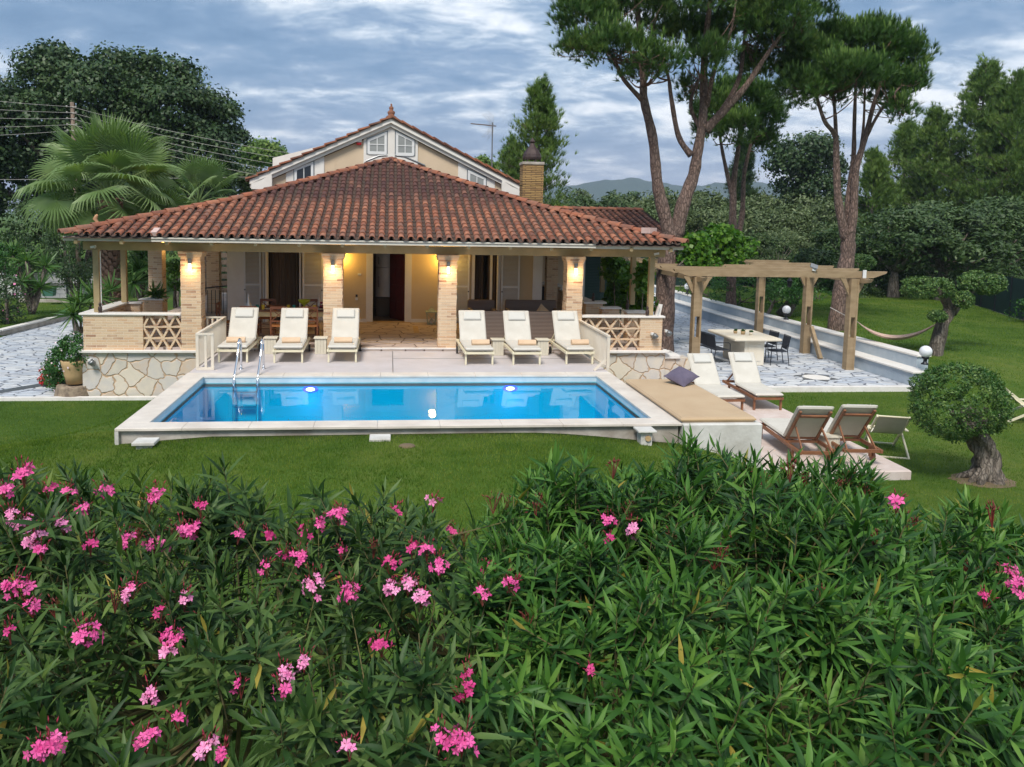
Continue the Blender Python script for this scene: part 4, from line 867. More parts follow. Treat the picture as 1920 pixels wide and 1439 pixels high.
mb = MB(); mb.rbox(-3.5, -3.15, 7.061, 9.25, 0.821, 0.872, 0.008); mb.rbox(-3.45, -2.8, 9.15, 9.45, 0.823, 0.874, 0.008); mb.build('coping', 'marble_cap', pL)
pR = parapet('terrace_parapet', 'low brick parapet with triangular lattice right of the last brick column', 9.93, 10.5, 8.42, 9.93, 8.43, 10.56)
# low walls and steps inside the right side of the terrace
sw = thing('stepped_brick_wall', 'stepped low brick walls with pale copings at the right terrace steps', 'wall', (10.2, 9, TZ))
mb = MB(); mb.box(9.95, 10.45, 7.9, 8.3, TZ, 0.80); mb.box(9.5, 10.0, 8.9, 9.2, TZ, 0.80); mb.box(9.6, 9.8, 10.3, 10.5, TZ, 0.8); mb.box(9.3, 9.8, 9.9, 10.2, TZ, 0.84); mb.build('brick_panel', 'brick', sw)
mb = MB(); mb.rbox(9.9, 10.5, 7.86, 8.34, 0.801, 0.85, 0.008); mb.rbox(9.45, 10.05, 8.86, 9.24, 0.801, 0.85, 0.008); mb.rbox(9.22, 9.90, 9.84, 10.28, 0.842, 0.90, 0.008); mb.build('coping', 'marble_cap', sw)
lattice(10.3, 15.0, 9.55, TZ, 0.82, 3, 0.12, 'y').build('lattice', 'brick', sw)
mb = MB(); mb.rbox(9.42, 9.70, 10.281, 15.0, 0.82, 0.87, 0.008); mb.build('coping', 'marble_cap', sw)
# outdoor kitchen seen between pilaster and last column
bq = thing('barbecue_counter', 'brick barbecue counter with pale top behind the last column', 'counter', (8.9, 15, TZ))
mb = MB(); mb.box(8.45, 8.6, 14.5, 15.2, TZ, 1.0); mb.box(9.1, 9.5, 14.3, 15.2, TZ, 0.95); mb.box(8.6, 9.1, 15.0, 15.2, TZ, 0.95); mb.build('body', 'brick', bq)
mb = MB(); mb.rbox(8.4, 9.12, 14.45, 15.25, 1.001, 1.05, 0.008); mb.rbox(9.05, 9.6, 14.2, 15.25, 0.952, 1.0, 0.008); mb.build('worktop', 'marble_cap', bq)
mb = MB(); mb.box(8.28, 9.6, 16.0, 16.1, TZ, 2.5); mb.build('back_wall', 'cream_wall', bq)
mb = MB(); mb.box(8.62, 9.08, 14.9, 14.99, TZ+0.1, 0.9); mb.build('firebox', 'black_rubber', bq)
# planters left
pb = thing('brick_planter', 'square brick planter with pale rim beside the rear left column', 'planter', (-2.75, 9.9, TZ))
mb = MB(); mb.box(-3.02, -2.45, 9.8, 10.3, TZ, 0.86); mb.build('body', 'brick', pb)
mb = MB(); mb.rbox(-3.06, -2.41, 9.76, 10.34, 0.861, 0.90, 0.008); mb.build('rim', 'marble_cap', pb)
# ---------------------------------------------------------------- deck furniture
def roundpad(mb, x0, x1, y0, y1, z0, z1, r=0.03): return mb.rbox(x0, x1, y0, y1, z0, z1, r)
def back_pt(s, off=0.0, y0=1.18, z0=0.34, ang=57):
    a = R(ang); return (y0+s*math.cos(a)-off*math.sin(a), z0+s*math.sin(a)+off*math.cos(a))
def back_slab(mb, x0, x1, s0, s1, o0, o1, y0=1.18, z0=0.34, ang=57, r=0.02):
    a = len(mb.v); mb.rbox(x0, x1, s0, s1, o0, o1, r); M = Matrix.Translation((0, y0, z0))@Matrix.Rotation(R(ang), 4, 'X'); mb.xform(M, a); return mb
def make_lounger(frame, wood=False, ang=55, L=0.77):
    t = thing('sun_lounger', 'x', 'sun lounger')
    W = 0.31
    mb = MB()
    for x in (-W, W): mb.rbox(x-0.022, x+0.022, 0.0, 1.92, 0.235, 0.30, 0.008)
    mb.box(-W+0.022, W-0.022, 0.01, 0.045, 0.24, 0.295); mb.box(-W+0.022, W-0.022, 1.86, 1.90, 0.24, 0.295)
    if wood: mb.box(-W+0.022, W-0.022, 1.17, 1.21, 0.25, 0.295)
    for x in (-W+0.05, W-0.05): mb.rbox(x-0.018, x+0.018, 0.05, 1.18, 0.295, 0.325, 0.006)
    mb.build('frame', frame, t)
    mb = MB(); back_slab(mb, -W+0.03, -W+0.075, 0.0, L, -0.03, 0.01, 1.18, 0.32, ang, 0.006); back_slab(mb, W-0.075, W-0.03, 0.0, L, -0.03, 0.01, 1.18, 0.32, ang, 0.006)
    back_slab(mb, -W+0.076, W-0.076, L-0.16, L-0.11, -0.026, 0.006, 1.18, 0.32, ang, 0.004); back_slab(mb, -W+0.076, W-0.076, 0.02, 0.06, -0.026, 0.006, 1.18, 0.32, ang, 0.004)
    mb.build('backrest_frame', frame, t)
    mb = MB(); back_slab(mb, -W+0.08, W-0.08, 0.065, L-0.165, -0.012, 0.004, 1.18, 0.32, ang, 0.003); mb.box(-W+0.07, W-0.07, 0.06, 1.16, 0.302, 0.318); mb.build('sling', 'sling', t)
    for sgn in (-1, 1):
        mb = MB(); y, z = back_pt(0.38, -0.03, 1.18, 0.32, ang); mb.bar((sgn*(W-0.09), y, z), (sgn*(W-0.06), 1.84, 0.27), 0.022, 0.035); mb.build('support_strut', frame, t)
        mb = MB(); mb.obox((sgn*(W-0.012), 0.075, 0.118), (0.038, 0.05, 0.236), None, 1.0); mb.build('leg', frame, t)
        mb = MB(); mb.obox((sgn*(W-0.012), 1.55, 0.16), (0.035, 0.06, 0.16)); lg = mb.build('leg', frame, t)
        mb = MB(); mb.tube([(sgn*(W+0.03)-0.018, 1.55, 0.085), (sgn*(W+0.03)+0.018, 1.55, 0.085)], 0.085, 20); mb.build('wheel', 'brown_wood' if wood else 'black_rubber', lg, True, auto=40)
    # mattress: seat pad and back pad joined by a seam
    mb = MB(); th = 0.062; N_ = 16
    mb.rbox(-W-0.005, W+0.005, -0.03, 1.17, 0.325, 0.325+th, 0.026); back_slab(mb, -W-0.005, W+0.005, 0.0, L+0.06, 0.005, 0.005+th, 1.165, 0.33, ang, 0.026)
    mt = mb.build('mattress', 'mattress', t, False)
    mb = MB(); back_slab(mb, -0.21, 0.21, L-0.22, L+0.0, 0.005+th, 0.005+th+0.045, 1.165, 0.33, ang, 0.02); mb.build('headrest', 'pillow_white', mt)
    mb = MB(); back_slab(mb, -0.20, -0.19, L-0.22, L+0.055, 0.005+th, 0.012+th, 1.165, 0.33, ang, 0.002); back_slab(mb, 0.19, 0.20, L-0.22, L+0.055, 0.005+th, 0.012+th, 1.165, 0.33, ang, 0.002); mb.build('strap', 'sling', mt)
    return t
lg0 = make_lounger('lounger_frame')
lab = ['white deck lounger beside the left railing, behind the pool ladder', 'white deck lounger second from the left railing, in front of the laid table', 'white deck lounger in front of the second brick column, left of the entrance',
       'white deck lounger just right of the third brick column', 'white deck lounger second from the right railing, before the wicker armchairs', 'white deck lounger closest to the right railing']
twl = MB()
for k in range(7): pass
for x0 in (0,): twl.tube([(-0.20, 0, 0), (0.20, 0, 0)], 0.062, 18); twl.tube([(-0.198, -0.035, -0.018), (0.198, -0.035, -0.018)], 0.044, 14)
tw0 = twl.build('rolled_towel', 'towel', None, True, auto=50)
tagt = ['rolled peach towel on the lounger beside the left railing', 'rolled peach towel on the lounger before the laid table', 'rolled peach towel on the lounger left of the entrance', 'rolled peach towel on the lounger right of the third brick column', 'rolled peach towel on the lounger before the wicker armchairs', 'rolled peach towel on the lounger closest to the right railing']
for i, (x, y, rz, tx) in enumerate(((0.29, 5.09, 0, 0), (1.48, 5.04, 0.02, 0.02), (2.645, 5.08, 0, 0.0), (5.66, 4.78, 0.02, 0.06), (6.72, 4.76, 0.015, 0.06), (7.935, 4.82, 0.02, 0.08))):
    o = lg0 if i == 0 else copy_tree(lg0)
    o.location = (x, y, 0); o.rotation_euler = (0, 0, rz); tag(o, lab[i], group='white loungers on the pool deck')
    q = tw0 if i == 0 else copy_tree(tw0)
    q.location = (x+tx, y+0.42, 0.448); q.rotation_euler = (0, 0, rz+random.uniform(-.05, .05)); tag(q, tagt[i], 'towel', 'rolled towels on the deck loungers')
# wooden loungers right of the pool
lw0 = make_lounger('brown_wood', True, 50, 0.80)
wl_ = [(11.00, 3.70, -0.85, 0.04, 'teak lounger with white pad directly behind the dark cushion'), (11.94, 3.86, -0.85, -0.045, 'teak lounger with white pad on the paving edge, left of the stone table')]
for i, (x, y, z, rz, lb) in enumerate(wl_):
    o = lw0 if i == 0 else copy_tree(lw0); o.location = (x, y, z); o.rotation_euler = (0, 0, rz); tag(o, lb, group='teak loungers beside the daybed platform')
for x, y, lb in ((11.02, 1.72, 'teak lounger seen from behind, next to the daybed platform corner'), (11.86, 1.80, 'teak lounger seen from behind, next to the white folding chair')):
    o = copy_tree(lw0); o.location = (x, y, -0.85); o.rotation_euler = (0, 0, PI-0.10); tag(o, lb, group='teak loungers beside the daybed platform')
# little slatted side tables
st0 = thing('side_table', 'x', 'side table')
mb = MB(); mb.rbox(-0.16, 0.16, -0.16, 0.16, 0.36, 0.385, 0.006); mb.build('table_top', 'box_wood', st0)
mb = MB()
for s in range(4):
    for k in range(4):
        a = -0.13+k*0.065; M = Matrix.Rotation(s*PI/2, 4, 'Z'); n0 = len(mb.v); mb.box(a+0.002, a+0.063, -0.132, -0.116, 0.0, 0.358); mb.xform(M, n0)
mb.build('body', 'box_wood', st0)
for i, (x, y, z, lb) in enumerate(((0.93, 6.35, 0, 'slatted wooden side table between the first and second deck loungers'), (2.08, 6.35, 0, 'slatted wooden side table between the second and third deck loungers'), (6.24, 6.15, 0, 'slatted wooden side table between the fourth and fifth deck loungers'), (7.32, 6.15, 0, 'slatted wooden side table between the fifth and sixth deck loungers'), (11.42, 0.55, -0.85, 'pale side table between the two teak loungers seen from behind'))):
    o = st0 if i == 0 else copy_tree(st0); o.location = (x, y, z); tag(o, lb, group='small slatted side tables')
# railings
def railing(lbl, x, y0, y1, ret):
    t = thing('railing', lbl, 'railing', (x, (y0+y1)/2, 0), 'white slatted railings of the pool deck')
    mb = MB(); mb.box(x-0.03, x+0.03, y0, y1, 0.725, 0.765); mb.box(x-0.015, x+0.015, y0, y1, 0.05, 0.085)
    if ret[0]: mb.box(x+0.03, x+0.33, y0, y0+0.06, 0.725, 0.765); mb.box(x+0.03, x+0.33, y0, y0+0.06, 0.0, 0.05)
    if ret[1]: mb.box(ret[1][0], ret[1][1], y1-0.05, y1, 0.725, 0.765); mb.box(ret[1][0], ret[1][1], y1-0.04, y1-0.01, 0.1, 0.13)
    mb.build('rail', 'lounger_frame' if False else 'shutter_cream', t)
    n = int((y1-y0)/0.105)
    for i in range(n+1):
        y = y0+0.03+(y1-y0-0.06)*i/n; big = i in (0, n); w_ = 0.05 if big else 0.035; mb = MB(); mb.box(x-0.012-(0.018 if big else 0), x+0.012+(0.018 if big else 0), y-w_/2, y+w_/2, 0.0 if big else 0.06, 0.725); mb.build('post' if big else 'slat', 'shutter_cream', t)
    if ret[0]:
        for xx, w_ in ((x+0.165, 0.05), (x+0.30, 0.06)): mb = MB(); mb.box(xx-w_/2, xx+w_/2, y0+0.01, y0+0.05, 0.05, 0.725); mb.build('post', 'shutter_cream', t)
    if ret[1]:
        for xx in np.linspace(min(ret[1])+0.03, max(ret[1])-0.03, 4): mb = MB(); mb.box(xx-0.02, xx+0.02, y1-0.04, y1-0.01, 0.0, 0.725); mb.build('slat', 'shutter_cream', t)
    return t
simple('shutter_cream', (0.66, 0.58, 0.47), (0.72, 0.65, 0.55), 3, 0.6)
railing('white slatted railing at the left end of the pool deck', -0.26, 4.27, 7.12, (True, (-0.70, -0.29)))
rr = railing('white slatted railing at the right end of the pool deck', 8.385, 4.12, 6.9, (False, None))
mb = MB(); mb.bar((8.34, 4.15, 0.24), (8.08, 4.15, 0.0), 0.035, 0.05); mb.build('brace', 'shutter_cream', rr)

# ---------------------------------------------------------------- dining table under the porch
dt = thing('dining_table', 'long pale yellow wooden dining table laid for a meal on the terrace', 'table', (1.1, 8.2, TZ), None)
TX0, TX1, TY0, TY1, TH = -0.15, 2.35, 7.75, 8.65, 0.78+TZ
mb = MB()
for k in range(7): mb.rbox(TX0, TX1, TY0+k*0.129, TY0+(k+1)*0.129-0.003, TH-0.03, TH, 0.004)
mb.build('tabletop', 'brown_wood', dt)
mb = MB(); mb.box(TX0+0.04, TX1-0.04, TY0+0.04, TY0+0.07, TH-0.16, TH-0.031); mb.box(TX0+0.04, TX1-0.04, TY1-0.07, TY1-0.04, TH-0.16, TH-0.031); mb.build('apron', 'table_yellow', dt)
for x in (TX0+0.1, TX1-0.1):
    for y in (TY0+0.1, TY1-0.1): mb = MB(); mb.obox((x, y, (TH-0.03+TZ)/2), (0.13, 0.13, TH-0.032-TZ)); mb.build('leg', 'table_yellow', dt)
ch0 = thing('dining_chair', 'x', 'chair')
mb = MB(); mb.rbox(-0.21, 0.21, -0.20, 0.20, 0.43, 0.46, 0.01); mb.build('seat', 'orange_wicker', ch0)
mb = MB(); mb.bar((-0.19, 0.19, 0.90), (0.19, 0.19, 0.90), 0.03, 0.07); mb.bar((-0.17, 0.19, 0.87), (0.17, 0.19, 0.58), 0.02, 0.02); mb.bar((0.17, 0.19, 0.87), (-0.17, 0.194, 0.58), 0.02, 0.02); mb.bar((-0.18, 0.19, 0.57), (0.18, 0.19, 0.57), 0.025, 0.04); mb.build('backrest', 'chair_wood', ch0)
for sx in (-1, 1):
    mb = MB(); mb.bar((sx*0.185, -0.18, 0), (sx*0.185, -0.18, 0.43), 0.035, 0.035); mb.build('leg', 'chair_wood', ch0)
    mb = MB(); mb.bar((sx*0.19, 0.19, 0), (sx*0.19, 0.19, 0.93), 0.035, 0.035); mb.build('leg', 'chair_wood', ch0)
    for z in (0.14, 0.25, 0.34): mb = MB(); mb.bar((sx*0.187, -0.17, z), (sx*0.187, 0.18, z), 0.018, 0.018); mb.build('stretcher', 'chair_wood', ch0)
for z in (0.18, 0.30): mb = MB(); mb.bar((-0.17, -0.18, z), (0.17, -0.18, z), 0.018, 0.018); mb.build('stretcher', 'chair_wood', ch0)
cl = [(0.25, 7.5, PI, 'rustic wooden chair at the table, between the first two loungers'), (0.98, 7.48, PI, 'rustic wooden cross-back chair at the table, behind the second lounger'), (1.72, 7.5, PI, 'rustic wooden chair at the table, between the second and third loungers'),
      (-0.45, 8.15, PI/2, 'rustic wooden chair at the left end of the laid table'), (0.45, 8.95, 0, 'rustic wooden chair on the far side of the table, before the white shutter'), (1.55, 8.95, 0, 'rustic wooden chair on the far side of the table, before the curtained window')]
for i, (x, y, rz, lb) in enumerate(cl):
    o = ch0 if i == 0 else copy_tree(ch0); o.location = (x, y, TZ); o.rotation_euler = (0, 0, rz); tag(o, lb, group='rustic dining chairs on the terrace')
def lathething(nm, lb, cat, prof, loc, mat, group=None, n=14):
    mb = MB(); mb.lathe(prof, loc, n); o = mb.build(nm, mat, None, True, org=loc, auto=60); return tag(o, lb, cat, group)
gp = [(0.035, 0), (0.04, 0.06), (0.045, 0.12), (0.04, 0.12), (0.033, 0.02)]
for x, lb, mt_ in ((0.36, 'green tumbler at the left end of the laid table', 'teal_glass'), (0.50, 'yellow tumbler behind the first lounger, left on the table', 'yellow'), (1.13, 'yellow tumbler left of the teal tumbler on the laid table', 'yellow'), (1.27, 'teal tumbler beside the lime bowl on the table', 'teal_glass'), (1.78, 'yellow tumbler right of the lime bowl on the table', 'yellow')):
    lathething('tumbler', lb, 'tumbler', gp, (x, 7.98, TH), mt_, 'coloured tumblers on the laid table')
for x, lb in ((0.66, 'china plate at the left of the laid table'), (0.92, 'china plate near the middle of the laid table'), (1.95, 'china plate towards the right end of the table')):
    lathething('plate', lb, 'plate', [(0.06, 0), (0.12, 0.02), (0.125, 0.028), (0.1, 0.02), (0.01, 0.012)], (x, 7.95, TH), 'china', 'plates on the laid table')
lathething('serving_bowl', 'lime yellow footed bowl in the middle of the laid table', 'bowl', [(0.06, 0), (0.03, 0.02), (0.025, 0.09), (0.06, 0.12), (0.13, 0.17), (0.16, 0.23), (0.15, 0.23), (0.1, 0.16), (0.01, 0.12)], (1.5, 8.2, TH), 'lime_ceramic')
lathething('bottle', 'clear bottle with pale label right of the lime bowl', 'bottle', [(0.04, 0), (0.042, 0.16), (0.016, 0.24), (0.014, 0.33), (0.018, 0.34)], (1.86, 8.35, TH), 'china', 'bottles on the laid table')
lathething('bottle', 'tall glass decanter at the left end of the table', 'bottle', [(0.075, 0), (0.08, 0.1), (0.03, 0.18), (0.02, 0.36), (0.025, 0.38)], (0.12, 8.1, TH), 'steel', 'bottles on the laid table')
for x, lb in ((0.75, 'dark serving tray on the left half of the table'), (2.05, 'dark serving tray beside the flower basket')):
    lathething('serving_tray', lb, 'tray', [(0.18, 0), (0.24, 0.05), (0.235, 0.055), (0.17, 0.012), (0.01, 0.01)], (x, 8.38, TH), 'chair_wood', 'dark serving trays')
bk = thing('flower_basket', 'orange wicker basket of magenta flowers on the right end of the table', 'basket', (2.32, 8.1, TH))
for nm_, mt_, w_ in (('basket', 'orange_wicker', 0),):
    mb = MB(); mb.lathe([(0.10, 0), (0.15, 0.06), (0.165, 0.12), (0.155, 0.12), (0.1, 0.02)], (2.2, 8.0, TH), 18); mb.build('basket', mt_, bk, True)
mb = MB(); mb.tube([(2.2+0.15*math.cos(a), 8.0, TH+0.12+0.2*math.sin(a)) for a in np.linspace(0, PI, 12)], 0.01, 6); mb.build('handle', 'orange_wicker', bk)
mb = MB()
for k in range(46):
    a = random.uniform(0, 2*PI); r = random.uniform(0, 0.2); c = (2.16+r*math.cos(a)-0.05, 8.0+r*math.sin(a)*0.6, TH+0.14+random.uniform(-0.04, 0.10)-r*0.3); mb.obox(c, (0.06, 0.05, 0.02), Matrix.Rotation(random.uniform(0, 3), 3, Vector((random.random(), random.random(), random.random())).normalized()))
mb.build('flowers', 'magenta', bk)
# lantern
ln = thing('floor_lantern', 'pale green wooden lantern on the floor right of the entrance', 'lantern', (4.98, 11.1, TZ))
lx, ly = 4.92, 11.15
mb = MB()
for sx in (-1, 1):
    for sy in (-1, 1):
        mb.bar((lx+sx*0.11, ly+sy*0.11, TZ+0.02), (lx+sx*0.15, ly+sy*0.15, TZ+0.36), 0.025, 0.025)
    mb.bar((lx+sx*0.12, ly-0.12, TZ+0.04), (lx-sx*0.13, ly-0.14, TZ+0.33), 0.015, 0.02); mb.bar((lx+sx*0.12, ly-0.12, TZ+0.04), (lx+sx*0.13, ly+0.14, TZ+0.33), 0.015, 0.02)
mb.box(lx-0.13, lx+0.13, ly-0.13, ly+0.13, TZ, TZ+0.025); mb.rbox(lx-0.18, lx+0.18, ly-0.18, ly+0.18, TZ+0.36, TZ+0.39, 0.006); mb.obox((lx, ly, TZ+0.43), (0.22, 0.22, 0.08), None, 0.5); mb.build('frame', 'lantern_green', ln)
mb = MB(); mb.lathe([(0.05, 0), (0.05, 0.14), (0.01, 0.15)], (lx, ly, TZ+0.03), 12); mb.build('candle', 'china', ln)
mb = MB(); mb.tube([(lx+0.05*math.cos(a), ly, TZ+0.47+0.06*math.sin(a)) for a in np.linspace(0, PI, 8)], 0.008, 6); mb.build('handle', 'lantern_green', ln)
# wicker lounge set
def armchair(lbl, x, y, rz, W=0.78, cush=True):
    t = thing('wicker_armchair', lbl, 'armchair', (0, 0, 0), 'brown wicker seats on the terrace'); h = W/2
    mb = MB(); mb.rbox(-h, h, -0.36, 0.30, 0.06, 0.36, 0.02); mb.build('base', 'wicker', t)
    for s in (-1, 1): mb = MB(); mb.rbox(s*h-(0.10 if s > 0 else 0), s*h+(0.10 if s < 0 else 0), -0.38, 0.302, 0.361, 0.62, 0.02); mb.build('armrest', 'wicker', t)
    mb = MB(); mb.rbox(-h, h, 0.303, 0.42, 0.05, 0.84, 0.025); mb.build('backrest', 'wicker', t)
    mb = MB(); mb.rbox(-h+0.11, h-0.11, -0.37, 0.29, 0.362, 0.46, 0.03); mb.build('seat_cushion', 'pot_tan', t)
    t.location = (x, y, TZ); t.rotation_euler = (0, 0, rz); return t
armchair('brown wicker armchair with its back to the pool, between the fourth and fifth loungers', 6.3, 7.75, PI)
armchair('brown wicker armchair with its back to the pool, between the fifth and sixth loungers', 7.5, 7.75, PI)
armchair('long brown wicker sofa facing the pool below the right white shutter', 7.75, 9.9, 0, 1.5)
armchair('brown wicker armchair facing the pool below the curtained right window', 6.3, 9.9, 0)
cushion('scatter_cushion', 'beige cushion leaning on the wicker sofa beside the last column', 0.42, 0.42, 0.14, 'tan_fabric', (7.75, 8.35, 0.72), Matrix.Rotation(R(20), 4, 'Z')@Matrix.Rotation(R(68), 4, 'X')@Matrix.Rotation(R(45), 4, 'Z'))
ct = thing('coffee_table', 'low brown wicker table in front of the wicker armchairs', 'table', (6.9, 8.8, TZ))
mb = MB(); mb.rbox(6.5, 7.3, 8.5, 9.1, TZ+0.03, TZ+0.40, 0.02); mb.build('body', 'wicker', ct); mb = MB(); mb.rbox(6.48, 7.32, 8.48, 9.12, TZ+0.401, TZ+0.42, 0.005); mb.build('table_top', 'glass_dark', ct)
# floodlights, cameras, wall lights
def floodlight(lbl, x, y, z, sx=1):
    t = thing('floodlight', lbl, 'floodlight', (x, y, z), 'grey garden floodlights')
    mb = MB(); mb.lathe([(0.03, -0.09), (0.065, -0.05), (0.075, 0.02), (0.07, 0.05)], (0, 0, 0), 14); mb.xform(Matrix.Translation((x, y, z))@Matrix.Rotation(R(35*sx), 4, 'Y')@Matrix.Rotation(R(25), 4, 'X')); mb.build('head', 'grey_metal', t, True)
    mb = MB(); mb.bar((x-0.02*sx, y+0.1, z+0.06), (x, y, z), 0.02, 0.03); mb.box(x-0.09, x-0.03, y+0.02, y+0.12, z+0.02, z+0.08); mb.build('bracket', 'white_plastic', t)
floodlight('grey floodlight on the left end of the left stone wall', -3.2, 6.66, -0.28, -1)
floodlight('grey floodlight low on the last brick column', 8.2, 6.66, 0.55)
floodlight('grey floodlight on the brick end of the right parapet', 10.28, 6.66, 0.38)
floodlight('white floodlight on the corner of the right parapet facing the tree', 10.72, 6.9, 0.42)
def camera_(lbl, x, y, z):
    t = thing('security_camera', lbl, 'security camera', (x, y, z), 'white security cameras'); mb = MB(); mb.bar((x-0.06, y-0.04, z), (x+0.06, y-0.06, z+0.02), 0.05, 0.05); mb.build('body', 'white_plastic', t)
    mb = MB(); mb.bar((x, y, z), (x, y+0.1, z-0.04), 0.02, 0.02); mb.build('bracket', 'white_plastic', t)
camera_('white security camera on top of the left wooden corner post', -3.15, 6.86, 2.40); camera_('white security camera at the right end of the porch beam', 10.28, 6.86, 2.42); camera_('white security camera under the right end of the fascia', 10.6, 6.7, 2.50)
# bird-like dark ornaments on the copings
for x, y, lb in ((-3.05, 6.86, 'dark figurine at the foot of the left corner post'), (10.12, 6.86, 'dark figurine at the foot of the right corner post'), (9.98, 8.1, 'dark figurine on the second coping at the right terrace steps'), (9.55, 10.05, 'dark figurine on the rear coping at the right terrace steps')):
    z = 0.87 if y < 7 else 0.9
    lathething('coping_figurine', lb, 'figurine', [(0.05, 0), (0.035, 0.03), (0.05, 0.08), (0.045, 0.14), (0.02, 0.17), (0.035, 0.20), (0.03, 0.235), (0.004, 0.26)], (x, y, z-0.01), 'cowl', 'dark figurines on the terrace copings', 10)
mb = MB(); mb.bar((10.35, 6.88, 0.86), (10.42, 6.88, 1.12), 0.12, 0.02); mb.bar((10.42, 6.9, 0.87), (10.47, 6.9, 1.16), 0.10, 0.02); tag(mb.build('leaning_tiles', 'marble_cap', None, org=(10.4, 6.9, 0.87)), 'two pale stone tiles standing on the right parapet corner', 'stone tile')

# ---------------------------------------------------------------- pergola and patio
pg = thing('pergola', 'open timber pergola with overlapping beams over the paved patio', 'pergola', (15, 11, PZ))
def post(x, y, slot=True):
    mb = MB(); w_ = 0.12
    for dx in (-1, 1): mb.box(x+dx*w_-0.05*(dx > 0)-0.0, x+dx*w_+0.05*(dx < 0), y-0.11, y+0.11, PZ, 1.72)
    mb.box(x-w_+0.051, x+w_-0.051, y-0.10, y+0.10, PZ, 0.02); mb.box(x-w_+0.051, x+w_-0.051, y-0.10, y+0.10, 0.62, 1.72)
    p = mb.build('post', 'pergola_wood', pg)
    return p
for x, y in ((12.2, 8.9), (16.80, 8.9), (17.0, 11.7), (17.0, 15.0)): post(x, y)
def beam(y, x0, x1, z0, z1, nose=True):
    mb = MB(); h = z1-z0; mb.prism([(x0, z1), (x0+0.03, z1-h*0.3), (x0+0.42, z0), (x1-0.42, z0), (x1-0.03, z1-h*0.3), (x1, z1)], y-0.05, y+0.05); mb.build('beam', 'pergola_wood', pg)
for y, x0, x1, dz in ((8.9, 11.5, 17.78, 0), (10.3, 11.6, 17.8, 0.0), (11.7, 11.7, 17.8, 0), (13.1, 11.8, 17.8, 0.01), (14.6, 11.9, 17.8, 0.02)): beam(y, x0, x1, 1.74+dz*0, 1.93+dz)
for x in (12.2, 17.0):
    mb = MB(); mb.prism([(8.35, 1.735), (8.45, 1.64), (8.7, 1.60), (15.2, 1.60), (15.4, 1.66), (15.5, 1.735)], x-0.06, x+0.06, 'X'); mb.build('cross_beam', 'pergola_wood', pg)
for x, y in ((12.2, 8.9), (16.80, 8.9), (17.0, 11.7), (17.0, 15.0)):
    for s in (-1, 1):
        mb = MB(); pts = [(x+s*0.14, 1.25), (x+s*0.22, 1.40), (x+s*0.32, 1.60), (x+s*0.42, 1.733), (x+s*0.26, 1.733), (x+s*0.14, 1.48)]; mb.prism(pts, y-0.04, y+0.04); mb.build('brace', 'pergola_wood', pg)
mb = MB(); mb.bar((16.95, 11.3, 0.0), (16.9, 10.55, PZ), 0.10, 0.14); mb.build('raking_prop', 'pergola_wood', pg)
for x, y, lb in ((15.55, 8.82, 'grey floodlight clipped on top of the middle of the pergola beams'), (17.05, 8.80, 'white floodlight on the right end of the front pergola beam')):
    t = thing('floodlight', lb, 'floodlight', (x, y, 1.95), 'floodlights on the pergola'); mb = MB()
    if x < 16: mb.obox((x, y, 2.06), (0.2, 0.04, 0.14), Matrix.Rotation(R(-40), 3, 'X')@Matrix.Rotation(R(25), 3, 'Y')); mb.build('head', 'grey_metal', t); mb = MB(); mb.bar((x, y, 1.93), (x+0.02, y, 2.04), 0.1, 0.02); mb.build('bracket', 'white_plastic', t)
    else: mb.rbox(x-0.05, x+0.05, y-0.03, y+0.0, 1.74, 1.97, 0.005); mb.build('head', 'white_plastic', t); mb = MB(); mb.box(x-0.03, x+0.03, y+0.001, y+0.06, 1.8, 1.95); mb.build('bracket', 'grey_metal', t)
lt = thing('hanging_lantern', 'small dark lantern hanging from the pergola between the two right posts', 'lantern', (16.75, 11.9, 1.4))
mb = MB(); mb.lathe([(0.03, 0), (0.07, 0.03), (0.09, 0.2), (0.11, 0.21), (0.03, 0.3), (0.01, 0.34)], (16.62, 12.2, 1.18), 6); mb.build('body', 'black_metal', lt); mb = MB(); mb.tube([(16.62, 12.2, 1.5), (16.7, 12.2, 1.58), (16.9, 12.2, 1.55)], 0.012, 6); mb.build('arm', 'black_metal', lt)
tb = thing('stone_table', 'pale stone patio table with a heavy rectangular pedestal', 'table', (14.2, 9.7, PZ))
ca, sa = 1, 0
mb = MB(); mb.rbox(13.55, 14.98, 9.30, 11.3, -0.16, -0.08, 0.02); mb.build('tabletop', 'cream_stone', tb)
mb = MB(); mb.rbox(13.95, 14.55, 9.50, 11.0, PZ, -0.161, 0.01); pdl = mb.build('pedestal', 'cream_stone', tb); mb = MB(); mb.rbox(14.06, 14.44, 9.485, 9.499, PZ+0.13, -0.27, 0.004); mb.build('panel', 'cream_stone', pdl)
